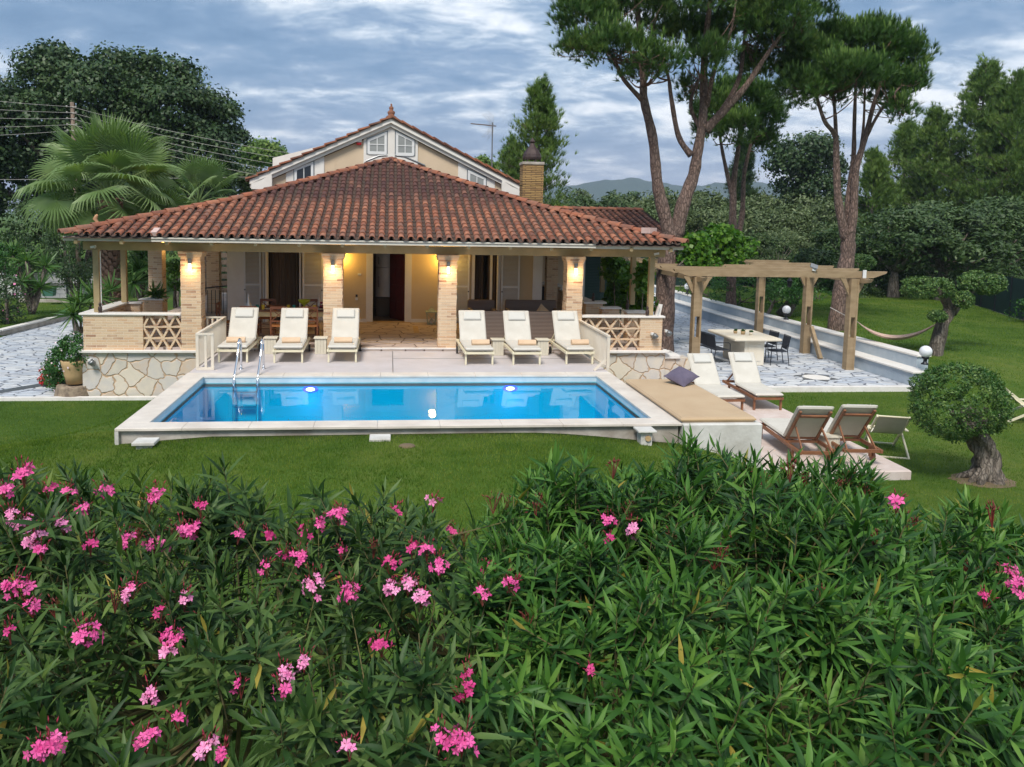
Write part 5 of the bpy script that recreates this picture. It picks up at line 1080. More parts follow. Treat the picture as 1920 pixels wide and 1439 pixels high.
for i, (x, y, r_, h, lb) in enumerate(((14.2, 10.2, 0.07, 0.10, 'largest of the three small potted succulents on the stone table'), (14.38, 10.05, 0.055, 0.09, 'small potted succulent nearest the front edge of the stone table'), (14.05, 10.4, 0.06, 0.08, 'small potted succulent furthest left on the stone table'))):
    t = thing('potted_succulent', lb, 'potted plant', (x, y, -0.08), 'potted succulents on the stone table'); mb = MB(); mb.lathe([(r_*0.8, 0), (r_, h), (r_*0.85, h), (r_*0.8, h*0.8)], (x, y, -0.08), 12); mb.build('pot', 'pot_tan' if i != 1 else 'cream_stone', t, True)
    q = 60; D_ = rng.normal(size=(q, 3)); D_[:, 2] = np.abs(D_[:, 2])+0.4; TV = np.array([[-0.012, 0, 0], [0.012, 0, 0], [0.009, 0, 0.05], [-0.009, 0, 0.05]]); V, F = scatter(TV, np.array([[0, 1, 2, 3]]), frames(D_), np.array([[x, y, -0.08+h]])+rng.normal(size=(q, 3))*0.015); np_mesh('leaves', V, F, 'shrub_leaf', t)
def patio_chair(lbl, x, y, rz, W=0.52):
    t = thing('patio_chair', lbl, 'chair', (0, 0, 0), 'black metal patio seats round the stone table'); h = W/2
    mb = MB(); mb.rbox(-h+0.02, h-0.02, -0.22, 0.22, 0.40, 0.42, 0.005); mb.build('seat', 'black_mesh', t)
    mb = MB(); n0 = len(mb.v); nb = 2 if W > 0.8 else 1
    for k in range(nb): a = -h+0.03+k*(W-0.04)/nb; mb.rbox(a, a+(W-0.04)/nb-0.02, 0, 0.38, -0.008, 0.008, 0.004)
    mb.xform(Matrix.Translation((0, 0.22, 0.47))@Matrix.Rotation(R(78), 4, 'X')); mb.build('backrest', 'black_mesh', t)
    for s in (-1, 1):
        mb = MB(); mb.tube([(s*h, 0.30, 0.86), (s*h, 0.23, 0.45), (s*h, 0.30, 0.0)], 0.013, 8); mb.build('leg', 'black_metal', t)
        mb = MB(); mb.tube([(s*h, -0.24, 0.0), (s*h, -0.22, 0.60), (s*h, -0.16, 0.635), (s*h, 0.24, 0.64)], 0.013, 8); mb.build('leg', 'black_metal', t)
    mb = MB(); mb.tube([(-h, -0.22, 0.41), (h, -0.22, 0.41)], 0.012, 6); mb.tube([(-h, 0.30, 0.86), (h, 0.30, 0.86)], 0.012, 6); mb.tube([(-h, 0.22, 0.42), (h, 0.22, 0.42)], 0.012, 6); mb.build('crossbar', 'black_metal', t)
    t.location = (x, y, PZ); t.rotation_euler = (0, 0, rz); return t
patio_chair('black two-seat metal bench at the left side of the stone table', 13.35, 10.3, PI/2+0.1, 1.12)
patio_chair('black metal chair at the right of the stone table, nearer the front', 15.05, 9.75, -PI/2-0.15)
patio_chair('black metal chair at the right of the stone table, further back', 15.1, 10.6, -PI/2+0.05)
# long double retaining bench wall
bw_ = thing('garden_wall', 'long low two-tier grey blue wall with white copings along the patio', 'wall', (17.3, 15, PZ))
mb = MB(); mb.box(17.17, 17.62, 6.55, 30, -1.2, -0.56); mb.box(17.621, 17.95, 7.1, 30, -1.2, -0.22); mb.build('body', 'grey_blue_wall', bw_)
mb = MB(); mb.rbox(17.12, 17.66, 6.5, 30, -0.559, -0.51, 0.008); mb.rbox(17.60, 18.0, 7.05, 30, -0.219, -0.17, 0.008); mb.build('coping', 'white_trim', bw_)
def globe(lbl, x, y, z, r, h):
    t = thing('globe_lamp', lbl, 'lamp', (x, y, z), 'white globe garden lamps')
    mb = MB(); mb.sphere((x, y, z+h+r), r, 24); mb.build('globe', 'globe_white', t, True)
    mb = MB(); mb.lathe([(0.10, 0), (0.08, 0.03), (0.045, 0.06), (0.045, h-0.05), (0.09, h-0.02), (0.09, h+0.03)], (x, y, z), 16); mb.build('stand', 'black_metal', t, True)
globe('white globe lamp on a black stand beside the round clipped olive tree', 17.5, 6.6, -0.33, 0.155, 0.18)
globe('white globe lamp half hidden by the middle right pergola post', 17.82, 14.6, -0.17, 0.15, 0.2)
globe('white globe lamp at the far left end of the garden wall, beside the pine trunk', 17.8, 24.2, -0.17, 0.16, 0.2)
# hammock
hm = thing('hammock', 'pink and cream striped hammock slung between the pergola and the cloud-pruned tree', 'hammock', (18.3, 9.2, -0.1))
p0 = Vector((17.55, 9.75, 0.36)); p1 = Vector((19.2, 8.55, 0.50)); nU, nV = 24, 10; vs = []; nrm = Vector((p1.y-p0.y, -(p1.x-p0.x), 0)).normalized()
for i in range(nU+1):
    u = i/nU; c = p0.lerp(p1, u); sag = 0.50*(1-(2*u-1)**2); wd = 0.05+0.26*math.sin(PI*u)**0.7
    for j in range(nV+1):
        v = j/nV*2-1; vs.append((c.x+nrm.x*wd*v, c.y+nrm.y*wd*v, c.z-sag+0.10*math.sin(PI*u)*v*v+0.012*math.sin(9*v+5*u)))
mb = MB(); mb.add(vs, [(i*(nV+1)+j, i*(nV+1)+j+1, (i+1)*(nV+1)+j+1, (i+1)*(nV+1)+j) for i in range(nU) for j in range(nV)]); mb.build('cloth', 'hammock_cloth', hm, True)
mb = MB()
for pa, pb_, u in ((p0, Vector((16.9, 10.2, 0.75)), 0), (p1, Vector((19.55, 8.4, 0.95)), 1)):
    mb.tube([pa, pb_], 0.010, 5)
    for v in (-1, 0, 1): mb.tube([pb_.lerp(pa, 0.5), (pa.x+nrm.x*0.05*v, pa.y+nrm.y*0.05*v, pa.z)], 0.005, 4)
mb.build('rope', 'rope', hm)
# white folding garden chairs
def folding(lbl, x, y, rz, z):
    t = thing('folding_chair', lbl, 'chair', (0, 0, 0), 'white folding garden chairs'); h = 0.27
    for s in (-1, 1):
        mb = MB(); mb.bar((s*h, -0.55, 0.03), (s*h, 0.42, 0.80), 0.03, 0.05); mb.build('side_rail', 'lounger_frame', t)
        mb = MB(); mb.bar((s*(h+0.035), 0.42, 0.02), (s*(h+0.035), -0.33, 0.46), 0.028, 0.045); mb.build('leg', 'lounger_frame', t)
        mb = MB(); mb.rbox(s*(h+0.05)-0.03, s*(h+0.05)+0.03, -0.42, 0.12, 0.47, 0.495, 0.006); mb.build('armrest', 'lounger_frame', t)
    mb = MB()
    for y_, z_ in ((0.42, 0.80), (-0.5, 0.07), (-0.33, 0.43)): mb.tube([(-h, y_, z_), (h, y_, z_)], 0.016, 8)
    mb.bar((-h-0.03, 0.40, 0.035), (h+0.03, 0.40, 0.035), 0.05, 0.03); mb.build('crossbar', 'lounger_frame', t)
    vs = []; n = 10
    for i in range(n+1):
        u = i/n; yy = 0.42-0.78*u; zz = 0.80-0.40*u-0.22*math.sin(PI*u)**0.9*(0.5+u*0.6)
        vs += [(-h+0.02, yy, zz), (h-0.02, yy, zz)]
    mb = MB(); mb.add(vs, [(2*i, 2*i+1, 2*i+3, 2*i+2) for i in range(n)]); mb.build('canvas', 'mattress', t, True)
    t.location = (x, y, z); t.rotation_euler = (0, 0, rz); return t
folding('white folding canvas chair seen from behind, right of the teak loungers', 13.0, 1.3, PI-0.35, -1.05)
folding('white folding canvas chair cut off by the right edge of the picture', 17.5, 3.35, 1.15, -1.05)
# ---------------------------------------------------------------- vegetation tools
def atX(px, py, X): r = ray(px, py); return CC+r*((X-CC[0])/r[0])
def blob(px, py, Y, rx, rz, ry=None):
    p = atY(px, py, Y); k = abs((CR.T@(p-CC))[2])/FPX; return (p[0], p[1], p[2], rx*k, (ry if ry else (rx+rz)/2)*k, rz*k)
def clumps(blobs, nsub, nleaf, sub, shell=(0.7, 1.05), low=0.55, keepin=0.72):
    """sub-clumps spread over the blobs' shells; returns leaf points and outward directions"""
    P, D = [], []; B = np.array(blobs); vol = np.cbrt(B[:, 3]*B[:, 4]*B[:, 5])**2; vol = vol/vol.sum()
    for b, f in zip(B, vol):
        n = max(3, int(nsub*f)); d = rng.normal(size=(n, 3)); d /= np.linalg.norm(d, axis=1, keepdims=True)
        d[:, 2] = np.where((d[:, 2] < 0) & (rng.random(n) > low), -d[:, 2], d[:, 2])
        s = rng.uniform(*shell, n)[:, None]; c = b[:3]+d*b[3:]*s
        ins = np.zeros(n, bool)
        for q in B:
            if q is b: continue
            if np.allclose(q, b): continue
            ins |= (((c-q[:3])/q[3:])**2).sum(1) < keepin**2
        c, d = c[~ins], d[~ins]; n = len(c)
        if not n: continue
        rs = sub*rng.uniform(0.6, 1.35, n)
        o = rng.normal(size=(n, nleaf, 3)); o /= np.linalg.norm(o, axis=2, keepdims=True); rr = rng.random((n, nleaf, 1))**0.45
        pts = c[:, None, :]+o*rr*rs[:, None, None]*np.array([1.15, 1.15, 0.8]); P.append(pts.reshape(-1, 3)); dd = o*0.7+d[:, None, :]*0.6+np.array([0, 0, 0.25]); D.append(dd.reshape(-1, 3))
    return np.concatenate(P), np.concatenate(D)
DIAM = (np.array([[0, 0, 0], [0.5, 0.05, 0.45], [0, 0, 1.0], [-0.5, 0.05, 0.45]]), np.array([[0, 1, 2, 3]]))
def diamond(w, l): return DIAM[0]*np.array([w, w, l]), DIAM[1]
def leafmesh(name, mat, parent, P, D, w, l, face=0.6):
    """leaves whose flat side tends to face along D"""
    n = len(P); Nn = D+rng.normal(size=(n, 3))*face; Nn /= np.linalg.norm(Nn, axis=1, keepdims=True)
    ax = rng.normal(size=(n, 3)); ax[:, 2] += 0.2; Z = ax-Nn*(ax*Nn).sum(1, keepdims=True); Z /= np.linalg.norm(Z, axis=1, keepdims=True); X = np.cross(Nn, Z)
    s = rng.uniform(0.7, 1.3, n)[:, None, None]; M = np.stack([X, Nn, Z], axis=2)*s; T, F = diamond(w, l); V, F = scatter(T, F, M, P)
    return np_mesh(name, V, F, mat, parent)
def curve_pts(p0, p1, sag=0.1, n=6, wob=0.03):
    p0, p1 = Vector(p0), Vector(p1); L = (p1-p0).length; out = []
    side = Vector((random.uniform(-1, 1), random.uniform(-1, 1), 0))
    for i in range(n+1):
        t = i/n; p = p0.lerp(p1, t)+Vector((0, 0, -sag*L*4*t*(1-t)))+side*(wob*L*math.sin(PI*t)); out.append(p)
    return out
def limb(mb, p0, p1, r0, r1, sag=0.08, n=6, sides=8): pts = curve_pts(p0, p1, sag, n); mb.tube(pts, [r0+(r1-r0)*i/n for i in range(n+1)], sides)
def noisy_tube(mb, pts, rad, n=16, amp=0.12, sub=5, freq=3.0):
    """tube with lumpy cross-section for gnarled trunks"""
    P = []; Rr = []
    for i in range(len(pts)-1):
        for k in range(sub): t = k/sub; P.append(Vector(pts[i]).lerp(Vector(pts[i+1]), t)); Rr.append(rad[i]+(rad[i+1]-rad[i])*t)
    P.append(Vector(pts[-1])); Rr.append(rad[-1]); a0 = len(mb.v); mb.tube(P, Rr, n)
    ph = random.uniform(0, 9)
    for i in range(len(P)):
        for k in range(n):
            v = Vector(mb.v[a0+i*n+k]); a = 2*PI*k/n; f = 1+amp*(math.sin(3*a+i*0.35*freq/3+ph)+0.6*math.sin(5*a-i*0.5+ph*2)+0.35*math.sin(9*a+i*0.9)); mb.v[a0+i*n+k] = tuple(P[i]+(v-P[i])*f)
def tree(name, label, cat, blobs, base, leaf, bark, nsub, nleaf, sub, w, l, r0=0.2, group=None, low=0.55, fork=None, shell=(0.7, 1.05), limbs=True, face=0.6):
    t = thing(name, label, cat, tuple(base), group); B = np.array(blobs); c = B[:, :3].mean(0)
    mb = MB(); fk = Vector(fork) if fork is not None else Vector((base[0]*0.5+c[0]*0.5, base[1]*0.5+c[1]*0.5, base[2]+(B[:, 2].min()-base[2])*0.7))
    mb.tube(curve_pts(base, fk, 0.0, 6, 0.04), [r0*(1.25-0.55*i/6) for i in range(7)], 12)
    if limbs:
        for b in B: limb(mb, fk, b[:3], r0*0.5, r0*0.12, 0.05)
    mb.build('trunk', bark, t, True)
    P, D = clumps(blobs, nsub, nleaf, sub, shell, low); leafmesh('crown', leaf, t, P, D, w, l, face); return t
GZ = lambda x, y: float(ground(x, y))

# ---------------------------------------------------------------- umbrella pines
def needle_tpl(n=15, L=0.17, wd=0.010, spread=0.75):
    V = []; F = []
    for k in range(n):
        a = 2*PI*k/n+random.uniform(-.2, .2); e = spread*random.uniform(0.25, 1.0); d = Vector((math.sin(e)*math.cos(a), math.sin(e)*math.sin(a), math.cos(e))); s = d.orthogonal().normalized()*wd/2; r = random.uniform(-0.05, 0.03)*1.0
        b = Vector((0, 0, r)); i = len(V); V += [tuple(b-s), tuple(b+s), tuple(b+d*L*random.uniform(0.75, 1.1))]; F.append((i, i+1, i+2))
    return np.array(V), np.array(F)
def pine(name, label, blobs, limbs, base, nt, group=None, scale=1.0, leaf='pine_needle', cat='pine tree', twigs=90):
    t = thing(name, label, cat, tuple(base), group)
    mb = MB(); ends = []
    for pts, r0, r1 in limbs:
        n = len(pts)-1; P = []; Rr = []
        V_ = [Vector(p) for p in pts]
        for i in range(n):  # smooth (Catmull-Rom)
            p0, p1, p2, p3 = V_[max(i-1, 0)], V_[i], V_[i+1], V_[min(i+2, n)]
            for k in range(5):
                s = k/5; q = 0.5*((2*p1)+(p2-p0)*s+(2*p0-5*p1+4*p2-p3)*s*s+(3*p1-p0-3*p2+p3)*s**3); P.append(q); Rr.append(0.86*(r0+(r1-r0)*((i+s)/n)**0.8))
        P.append(V_[-1]); Rr.append(r1); mb.tube(P, [r*(1+0.06*math.sin(j*1.7)) for j, r in enumerate(Rr)], 14); ends.append((P[len(P)*2//3], Rr[len(P)*2//3])); ends.append((P[-1], r1)); ends.append((P[len(P)*4//5], r1))
    mb.build('trunk', 'bark_pine', t, True)
    P, D = clumps(blobs, nt//14, 14, 0.37*scale, (0.5, 1.05), 0.35, 0.6)
    # branches reach out to the clumps
    mb = MB(); B = np.array(blobs)
    for k in range(twigs):
        b = B[k % len(B)]; d = rng.normal(size=3); d /= np.linalg.norm(d); tgt = Vector(b[:3]+d*b[3:]*0.8); e, r = min(ends, key=lambda q: (q[0]-tgt).length+random.uniform(0, 1.0)); limb(mb, e, tgt, min(r*0.5, 0.045*scale), 0.010*scale, 0.10, 6, 6)
    mb.build('branches', 'bark_upper', t, True)
    Dn = D*0.55+np.array([0, 0, 0.75])+rng.normal(size=D.shape)*0.25
    up_ = D[:, 2]/np.linalg.norm(D, axis=1); tops = np.where((up_ > 0.62) & (rng.random(len(P)) < 0.55))[0]; T, F = needle_tpl(9, 0.19*scale, 0.022*scale, 0.16)
    V, Fq = scatter(T, F, frames(np.tile([0, 0, 1.0], (len(tops), 1))+rng.normal(size=(len(tops), 3))*0.12, None, rng.uniform(0.8, 1.4, len(tops))), P[tops]+np.array([0, 0, 0.10])); np_mesh('new_shoots', V, Fq, 'pine_shoot', t)
    parts = []; off = 0
    for s in range(3):
        k = np.arange(s, len(P), 3); T, F = needle_tpl(16, 0.21*scale, 0.017*scale); V, Fq = scatter(T, F, frames(Dn[k], None, rng.uniform(0.75, 1.25, len(k))), P[k]); parts.append((V, Fq+off)); off += len(V)
    np_mesh('crown', np.concatenate([p[0] for p in parts]), np.concatenate([p[1] for p in parts]), leaf, t)
    return t
A12 = lambda x, y, d=0: tuple(atY(x, y, 12.0+d))
pb1 = [blob(1100, 45, 12, 62, 60), blob(1075, 95, 11.4, 38, 30), blob(1150, 95, 11, 55, 45), blob(1180, 20, 12.6, 80, 60), blob(1165, -55, 13, 90, 60), blob(1270, -10, 11, 90, 60), blob(1290, 75, 13.6, 60, 45), blob(1235, 115, 10.6, 45, 30),
       blob(1360, -30, 12, 100, 70), blob(1390, 55, 13.5, 75, 55), blob(1450, 35, 11.5, 80, 60), blob(1510, -5, 12.5, 62, 55), blob(1450, -70, 13, 100, 60), blob(1480, 90, 12.8, 50, 38), blob(1330, 110, 11.2, 45, 32), blob(1420, 125, 13.4, 45, 28), blob(1300, 170, 14, 30, 22), blob(1195, 130, 13.2, 36, 26)]
limbs1 = [([A12(1243, 668), A12(1246, 580), A12(1252, 480), A12(1262, 440)], 0.40, 0.33),
          ([A12(1258, 450), A12(1240, 380), A12(1232, 340), A12(1224, 260), A12(1208, 190), A12(1206, 150), A12(1200, 60), A12(1190, -20)], 0.27, 0.08),
          ([A12(1206, 190), A12(1170, 150, -.3), A12(1150, 110, -.5), A12(1110, 60, -.6)], 0.10, 0.03),
          ([A12(1266, 445, .1), A12(1282, 380, .1), A12(1300, 330, .2), A12(1308, 285, .2), A12(1318, 220, .2), A12(1320, 130, .2), A12(1325, 60, .3), A12(1335, -30, .4)], 0.30, 0.08),
          ([A12(1296, 292, .2), A12(1272, 255, .4), A12(1258, 180, .5), A12(1252, 140, .6), A12(1225, 60, .6)], 0.13, 0.04),
          ([A12(1322, 245, .2), A12(1360, 205, 0), A12(1400, 160, -.2), A12(1440, 100, -.3), A12(1500, 20, -.4)], 0.19, 0.05),
          ([A12(1318, 250, .3), A12(1295, 200, .6), A12(1310, 150, .8), A12(1345, 90, 1.0)], 0.10, 0.03),
          ([A12(1352, 212, 0), A12(1385, 150, .6), A12(1395, 80, 1.0), A12(1400, 10, 1.2)], 0.12, 0.04),
          ([A12(1325, 200, .2), A12(1340, 130, -.5), A12(1370, 60, -.8), A12(1380, 0, -.9)], 0.10, 0.03)]
pine('umbrella_pine', 'largest forked umbrella pine at the right corner of the villa roof', pb1, limbs1, (atY(1243, 668, 12)), 17000, 'umbrella pines', 1.0, twigs=190)
q0 = atX(1568, 640, 18.5); YP2 = float(q0[1])+0.35
A2 = lambda x, y, d=0: tuple(atY(x, y, YP2+d))
pb2 = [blob(1520, 120, YP2, 50, 42), blob(1500, 165, YP2-.8, 40, 32), blob(1570, 85, YP2+.6, 65, 42), blob(1640, 80, YP2, 65, 42), blob(1690, 110, YP2+.4, 42, 45), blob(1700, 165, YP2, 32, 36), blob(1600, 140, YP2-1, 75, 32), blob(1650, 160, YP2+.8, 55, 30), blob(1545, 175, YP2+.7, 42, 26), blob(1690, 205, YP2-.5, 25, 22), blob(1490, 130, YP2+.5, 30, 32)]
limbs2 = [([A2(1566, 665), A2(1570, 600), A2(1582, 520), A2(1590, 470), A2(1588, 430)], 0.36, 0.25), ([A2(1586, 450), A2(1572, 380), A2(1568, 300), A2(1566, 255), A2(1545, 225, -.3), A2(1525, 160, -.4)], 0.19, 0.05),
          ([A2(1568, 280), A2(1566, 220, .2), A2(1560, 150, .3)], 0.10, 0.04), ([A2(1592, 460), A2(1600, 400), A2(1605, 320), A2(1622, 260), A2(1640, 190), A2(1665, 120, .3)], 0.20, 0.05), ([A2(1594, 450, .2), A2(1590, 380, .2), A2(1600, 300, .3), A2(1602, 230, .4), A2(1605, 140, .4)], 0.15, 0.05),
          ([A2(1625, 255), A2(1650, 210, -.4), A2(1690, 160, -.5)], 0.08, 0.03), ([A2(1604, 330), A2(1618, 250, .5), A2(1622, 150, .7)], 0.09, 0.03)]
pine('umbrella_pine', 'umbrella pine with several slender trunks behind the right pergola posts', pb2, limbs2, atY(1566, 665, YP2), 10500, 'umbrella pines', 0.95, twigs=140)
A3 = lambda x, y, d=0: tuple(atY(x, y, 20+d))
pb3 = [blob(1340, 210, 20, 38, 35), blob(1400, 185, 20, 50, 35), blob(1440, 215, 20.5, 32, 36), blob(1380, 240, 19, 40, 28), blob(1430, 265, 21, 28, 20), blob(1330, 245, 21, 26, 24), blob(1360, 180, 20.6, 40, 26)]
limbs3 = [([A3(1370, 585), A3(1372, 500), A3(1374, 400), A3(1376, 340), A3(1384, 280), A3(1390, 220)], 0.28, 0.07), ([A3(1376, 380), A3(1362, 320), A3(1352, 270), A3(1345, 215)], 0.13, 0.05), ([A3(1384, 440, .4), A3(1392, 400, .5), A3(1395, 330, .5), A3(1408, 270, .5), A3(1420, 220, .5)], 0.17, 0.05)]
pine('umbrella_pine', 'smaller umbrella pine with twin trunks, between the two bigger pines', pb3, limbs3, atY(1370, 585, 20), 6500, 'umbrella pines', 1.05, twigs=60)

# ---------------------------------------------------------------- background trees
def B(Y, *l): return [blob(x, y, Y+(i % 3-1)*0.8, rx, rz) for i, (x, y, rx, rz) in enumerate(l)]
tree('oak_tree', 'huge dark broad oak filling the sky behind the palm on the left', 'tree',
     B(30, (30, 240, 90, 80), (95, 150, 60, 55), (60, 330, 90, 60), (180, 180, 75, 60), (130, 260, 90, 70), (260, 170, 65, 45), (330, 200, 70, 50), (250, 260, 90, 70), (400, 220, 45, 48), (370, 290, 65, 55), (300, 340, 80, 55), (425, 265, 34, 38), (180, 340, 90, 55), (400, 350, 32, 34), (-50, 220, 80, 90), (-60, 330, 80, 80), (100, 110, 34, 25), (210, 120, 38, 24), (340, 140, 32, 26), (275, 120, 26, 20)),
     (-11.5, 30, -0.9), 'oak_leaf', 'bark_grey', 1500, 90, 0.60, 0.14, 0.19, 0.5, shell=(0.6, 1.05))
tree('round_pine', 'small round dark tree far off, left of the white parapet', 'tree', B(62, (490, 290, 34, 20), (470, 297, 20, 16), (512, 296, 20, 16)), (atY(490, 330, 62)[0], 62, -1), 'aleppo_needle', 'bark_grey', 160, 40, 0.7, 0.22, 0.3, 0.3)
tree('olive_tree', 'pale grey olive tree between the oak and the villa roof', 'tree', B(40, (420, 330, 38, 26), (445, 350, 34, 26), (400, 360, 32, 26), (460, 330, 26, 16), (380, 372, 30, 18)), (atY(420, 400, 40)[0], 40, -1), 'olive_leaf', 'bark_grey', 200, 46, 0.5, 0.12, 0.26, 0.25)
def conifer(name, label, px, top, bot, Y, halfw, mat, n=300, group=None, seedv=0, dens=26, sz=1.0, lean=0):
    base = atY(px, bot, Y); k = abs((CR.T@(base-CC))[2])/FPX; zt = atY(px, top, Y)[2]; zb = base[2]; H = zt-zb
    t = thing(name, label, 'tree', (base[0], Y, -0.9), group); mb = MB(); mb.tube([(base[0], Y, -1.0), (base[0], Y, zb), (base[0]+lean*0.5, Y, zb+H*0.5), (base[0]+lean, Y, zt)], [0.24*sz, 0.2*sz, 0.11*sz, 0.02], 8)
    P, D = [], []
    NA = max(16, n//4); azs = rng.uniform(0, 2*PI, NA); hts = (np.arange(NA)+rng.random(NA))/NA*0.97; hts = hts**0.9
    for i in range(n):
        j_ = rng.integers(NA); u = float(np.clip(hts[j_]+rng.normal()*0.025, 0, 1)); a = azs[j_]+rng.normal()*0.22; R_ = halfw*k*(0.12+0.95*(1-u)**0.8)*rng.uniform(0.45, 1.12); c = np.array([base[0]+lean*u+math.cos(a)*R_, Y+math.sin(a)*R_, zb+H*u+R_*0.35])
        s0 = np.array([base[0]+lean*u, Y, zb+H*u])
        if i % 4 == 0: mb.tube([tuple(s0), tuple((s0+c)/2+np.array([0, 0, -0.05])), tuple(c)], [0.04*sz, 0.025*sz, 0.01*sz], 5)
        m = dens; tt = rng.uniform(0.45, 1.05, m)[:, None]; pts = s0+(c-s0)*tt+rng.normal(size=(m, 3))*0.17*sz*(0.7+0.6*(1-u)); P.append(pts); D.append(np.tile((c-s0)/max(R_, .1)*0.5+np.array([0, 0, 0.9]), (m, 1))+rng.normal(size=(m, 3))*0.3)
    mb.build('trunk', 'bark_grey', t, True); P = np.concatenate(P); D = np.concatenate(D)
    T, F = needle_tpl(7, 0.24*sz, 0.03*sz, 0.7); V, F = scatter(T, F, frames(D, None, rng.uniform(0.7, 1.3, len(P))), P); np_mesh('crown', V, F, mat, t); return t
conifer('aleppo_pine', 'thin feathery pine behind the brick chimney', 1004, 160, 400, 24, 74, 'aleppo_needle', 230, dens=18)
conifer('aleppo_pine', 'low side shoot pine left of the chimney pine', 952, 265, 405, 25, 34, 'aleppo_needle', 70, dens=16, sz=0.9)
tree('small_tree', 'little round treetop behind the antenna mast', 'tree', B(40, (905, 306, 13, 9), (920, 312, 14, 8), (894, 315, 12, 8)), (atY(905, 330, 40)[0], 40, -1), 'aleppo_needle', 'bark_grey', 60, 30, 0.3, 0.12, 0.18, 0.2)
conifer('cypress_tree', 'dark narrow conifer behind the twin-trunked pine', 1388, 265, 430, 46, 34, 'oak_leaf', 150, dens=26, sz=1.3)
tree('oak_tree', 'dark rounded oak beyond the olive grove, left of the second pine', 'tree', B(48, (1510, 290, 48, 34), (1480, 320, 40, 36), (1540, 320, 42, 40), (1530, 360, 50, 34), (1470, 290, 24, 22), (1485, 365, 40, 28), (1545, 275, 26, 20)), (atY(1510, 420, 48)[0], 48, -1), 'oak_leaf', 'bark_grey', 330, 50, 0.75, 0.17, 0.24, 0.4)
for i, (px, top, bot, Y, hw, n, lb) in enumerate(((1815, 118, 480, 38, 95, 520, 'tallest bushy pine of the dark stand at the right'), (1872, 140, 480, 36, 90, 480, 'bushy pine closest to the right edge of the picture'), (1745, 205, 480, 40, 85, 420, 'bushy pine left of the tallest one in the dark stand'), (1680, 235, 470, 43, 75, 380, 'bushy pine second from the left of the dark stand'), (1635, 290, 470, 40, 60, 300, 'leftmost low bushy pine of the dark stand at the right'), (1940, 250, 500, 34, 90, 300, 'bushy pine cut by the right edge of the picture'))):
    conifer('bushy_pine', lb, px, top, bot, Y, hw, 'aleppo_needle', n, 'dark pine stand at the right', dens=17, sz=1.35, lean=random.uniform(-.4, .4))
# olive grove: three source trees, copied
def olive_src(seed, mat, lb):
    bl = []; r_ = random.Random(seed)
    for k in range(9): a = r_.uniform(0, 2*PI); q = r_.uniform(0.3, 1.5); bl.append((q*math.cos(a), q*math.sin(a), r_.uniform(2.3, 3.9)-q*0.35, r_.uniform(0.8, 1.2), r_.uniform(0.8, 1.2), r_.uniform(0.6, 0.95)))
    return tree('olive_tree', lb, 'olive tree', bl, (0, 0, 0), mat, 'bark_grey', 210, 60, 0.36, 0.075, 0.19, 0.2, 'olive trees of the grove', fork=(0, 0, 1.4))
srcs = [olive_src(i, 'olive_leaf' if i % 2 == 0 else 'olive_dark', 'grey green olive tree in the grove beyond the garden') for i in range(4)]
spots = []
rs = random.Random(5)
for px in range(1040, 1600, 46): spots.append((px+rs.uniform(-10, 10), 402+rs.uniform(-6, 6), 44+rs.uniform(-3, 6), rs.uniform(1.15, 1.42)))
for px in range(1060, 1560, 62): spots.append((px+rs.uniform(-12, 12), 452, 35+rs.uniform(-2, 3), rs.uniform(0.9, 1.15)))
for px in range(1290, 1600, 60): spots.append((px+rs.uniform(-10, 10), 480, 31+rs.uniform(-1, 2), 0.8))
ORDN = ['leftmost', 'second from the left', 'third from the left', 'fourth from the left', 'fifth from the left', 'sixth from the left', 'sixth from the right', 'fifth from the right', 'fourth from the right', 'third from the right', 'second from the right', 'rightmost']
rows = [len(range(1040, 1600, 46)), len(range(1060, 1560, 62)), len(range(1290, 1600, 60))]
def grove_label(i):
    for r_, (c_, nm_) in enumerate(zip(rows, ('far row', 'middle row', 'near row'))):
        if i < c_:
            w_ = ORDN[i] if i < (c_+1)//2 and i < 6 else (ORDN[len(ORDN)-(c_-i)] if c_-i <= 6 else 'seventh from the left')
            return 'grey green olive tree, '+w_+' in the '+nm_+' of the grove'
        i -= c_
for n_, (px, py, Y, s) in enumerate(spots):
    s0 = srcs[(n_ % 2)*2 if Y > 40 else rs.choice([0, 1, 2])]
    if n_ < 4: o = srcs[n_]
    else: o = copy_tree(s0)
    p = atY(px, py, Y); o.location = (p[0], Y, -0.9); o.scale = (s*1.12,)*3; o.rotation_euler = (0, 0, rs.uniform(0, 6)); tag(o, grove_label(n_), group='olive trees of the grove')
for px, Y, s, lb in ((1610, 27, 1.15, 'dark olive tree behind the second pine, right of its trunk'), (1680, 25, 1.3, 'dark olive tree in the garden shade above the left cloud-pruned pads'), (1770, 24, 1.45, 'dark spreading olive tree behind the cloud-pruned tree'), (1860, 25, 1.35, 'dark olive tree with visible forked trunk near the right edge'), (1730, 31, 1.6, 'dark olive tree deeper in shade behind the garden'), (1830, 32, 1.7, 'tall dark olive tree in front of the pine stand'), (1920, 30, 1.6, 'dark olive tree cut by the right edge of the picture')):
    o = copy_tree(srcs[1] if px % 20 else srcs[3]); p = atY(px, 480, Y); o.location = (p[0], Y, -0.5); o.scale = (s, s, s*0.80); o.rotation_euler = (0, 0, px*0.7); tag(o, lb, group='dark olive trees in the right garden')
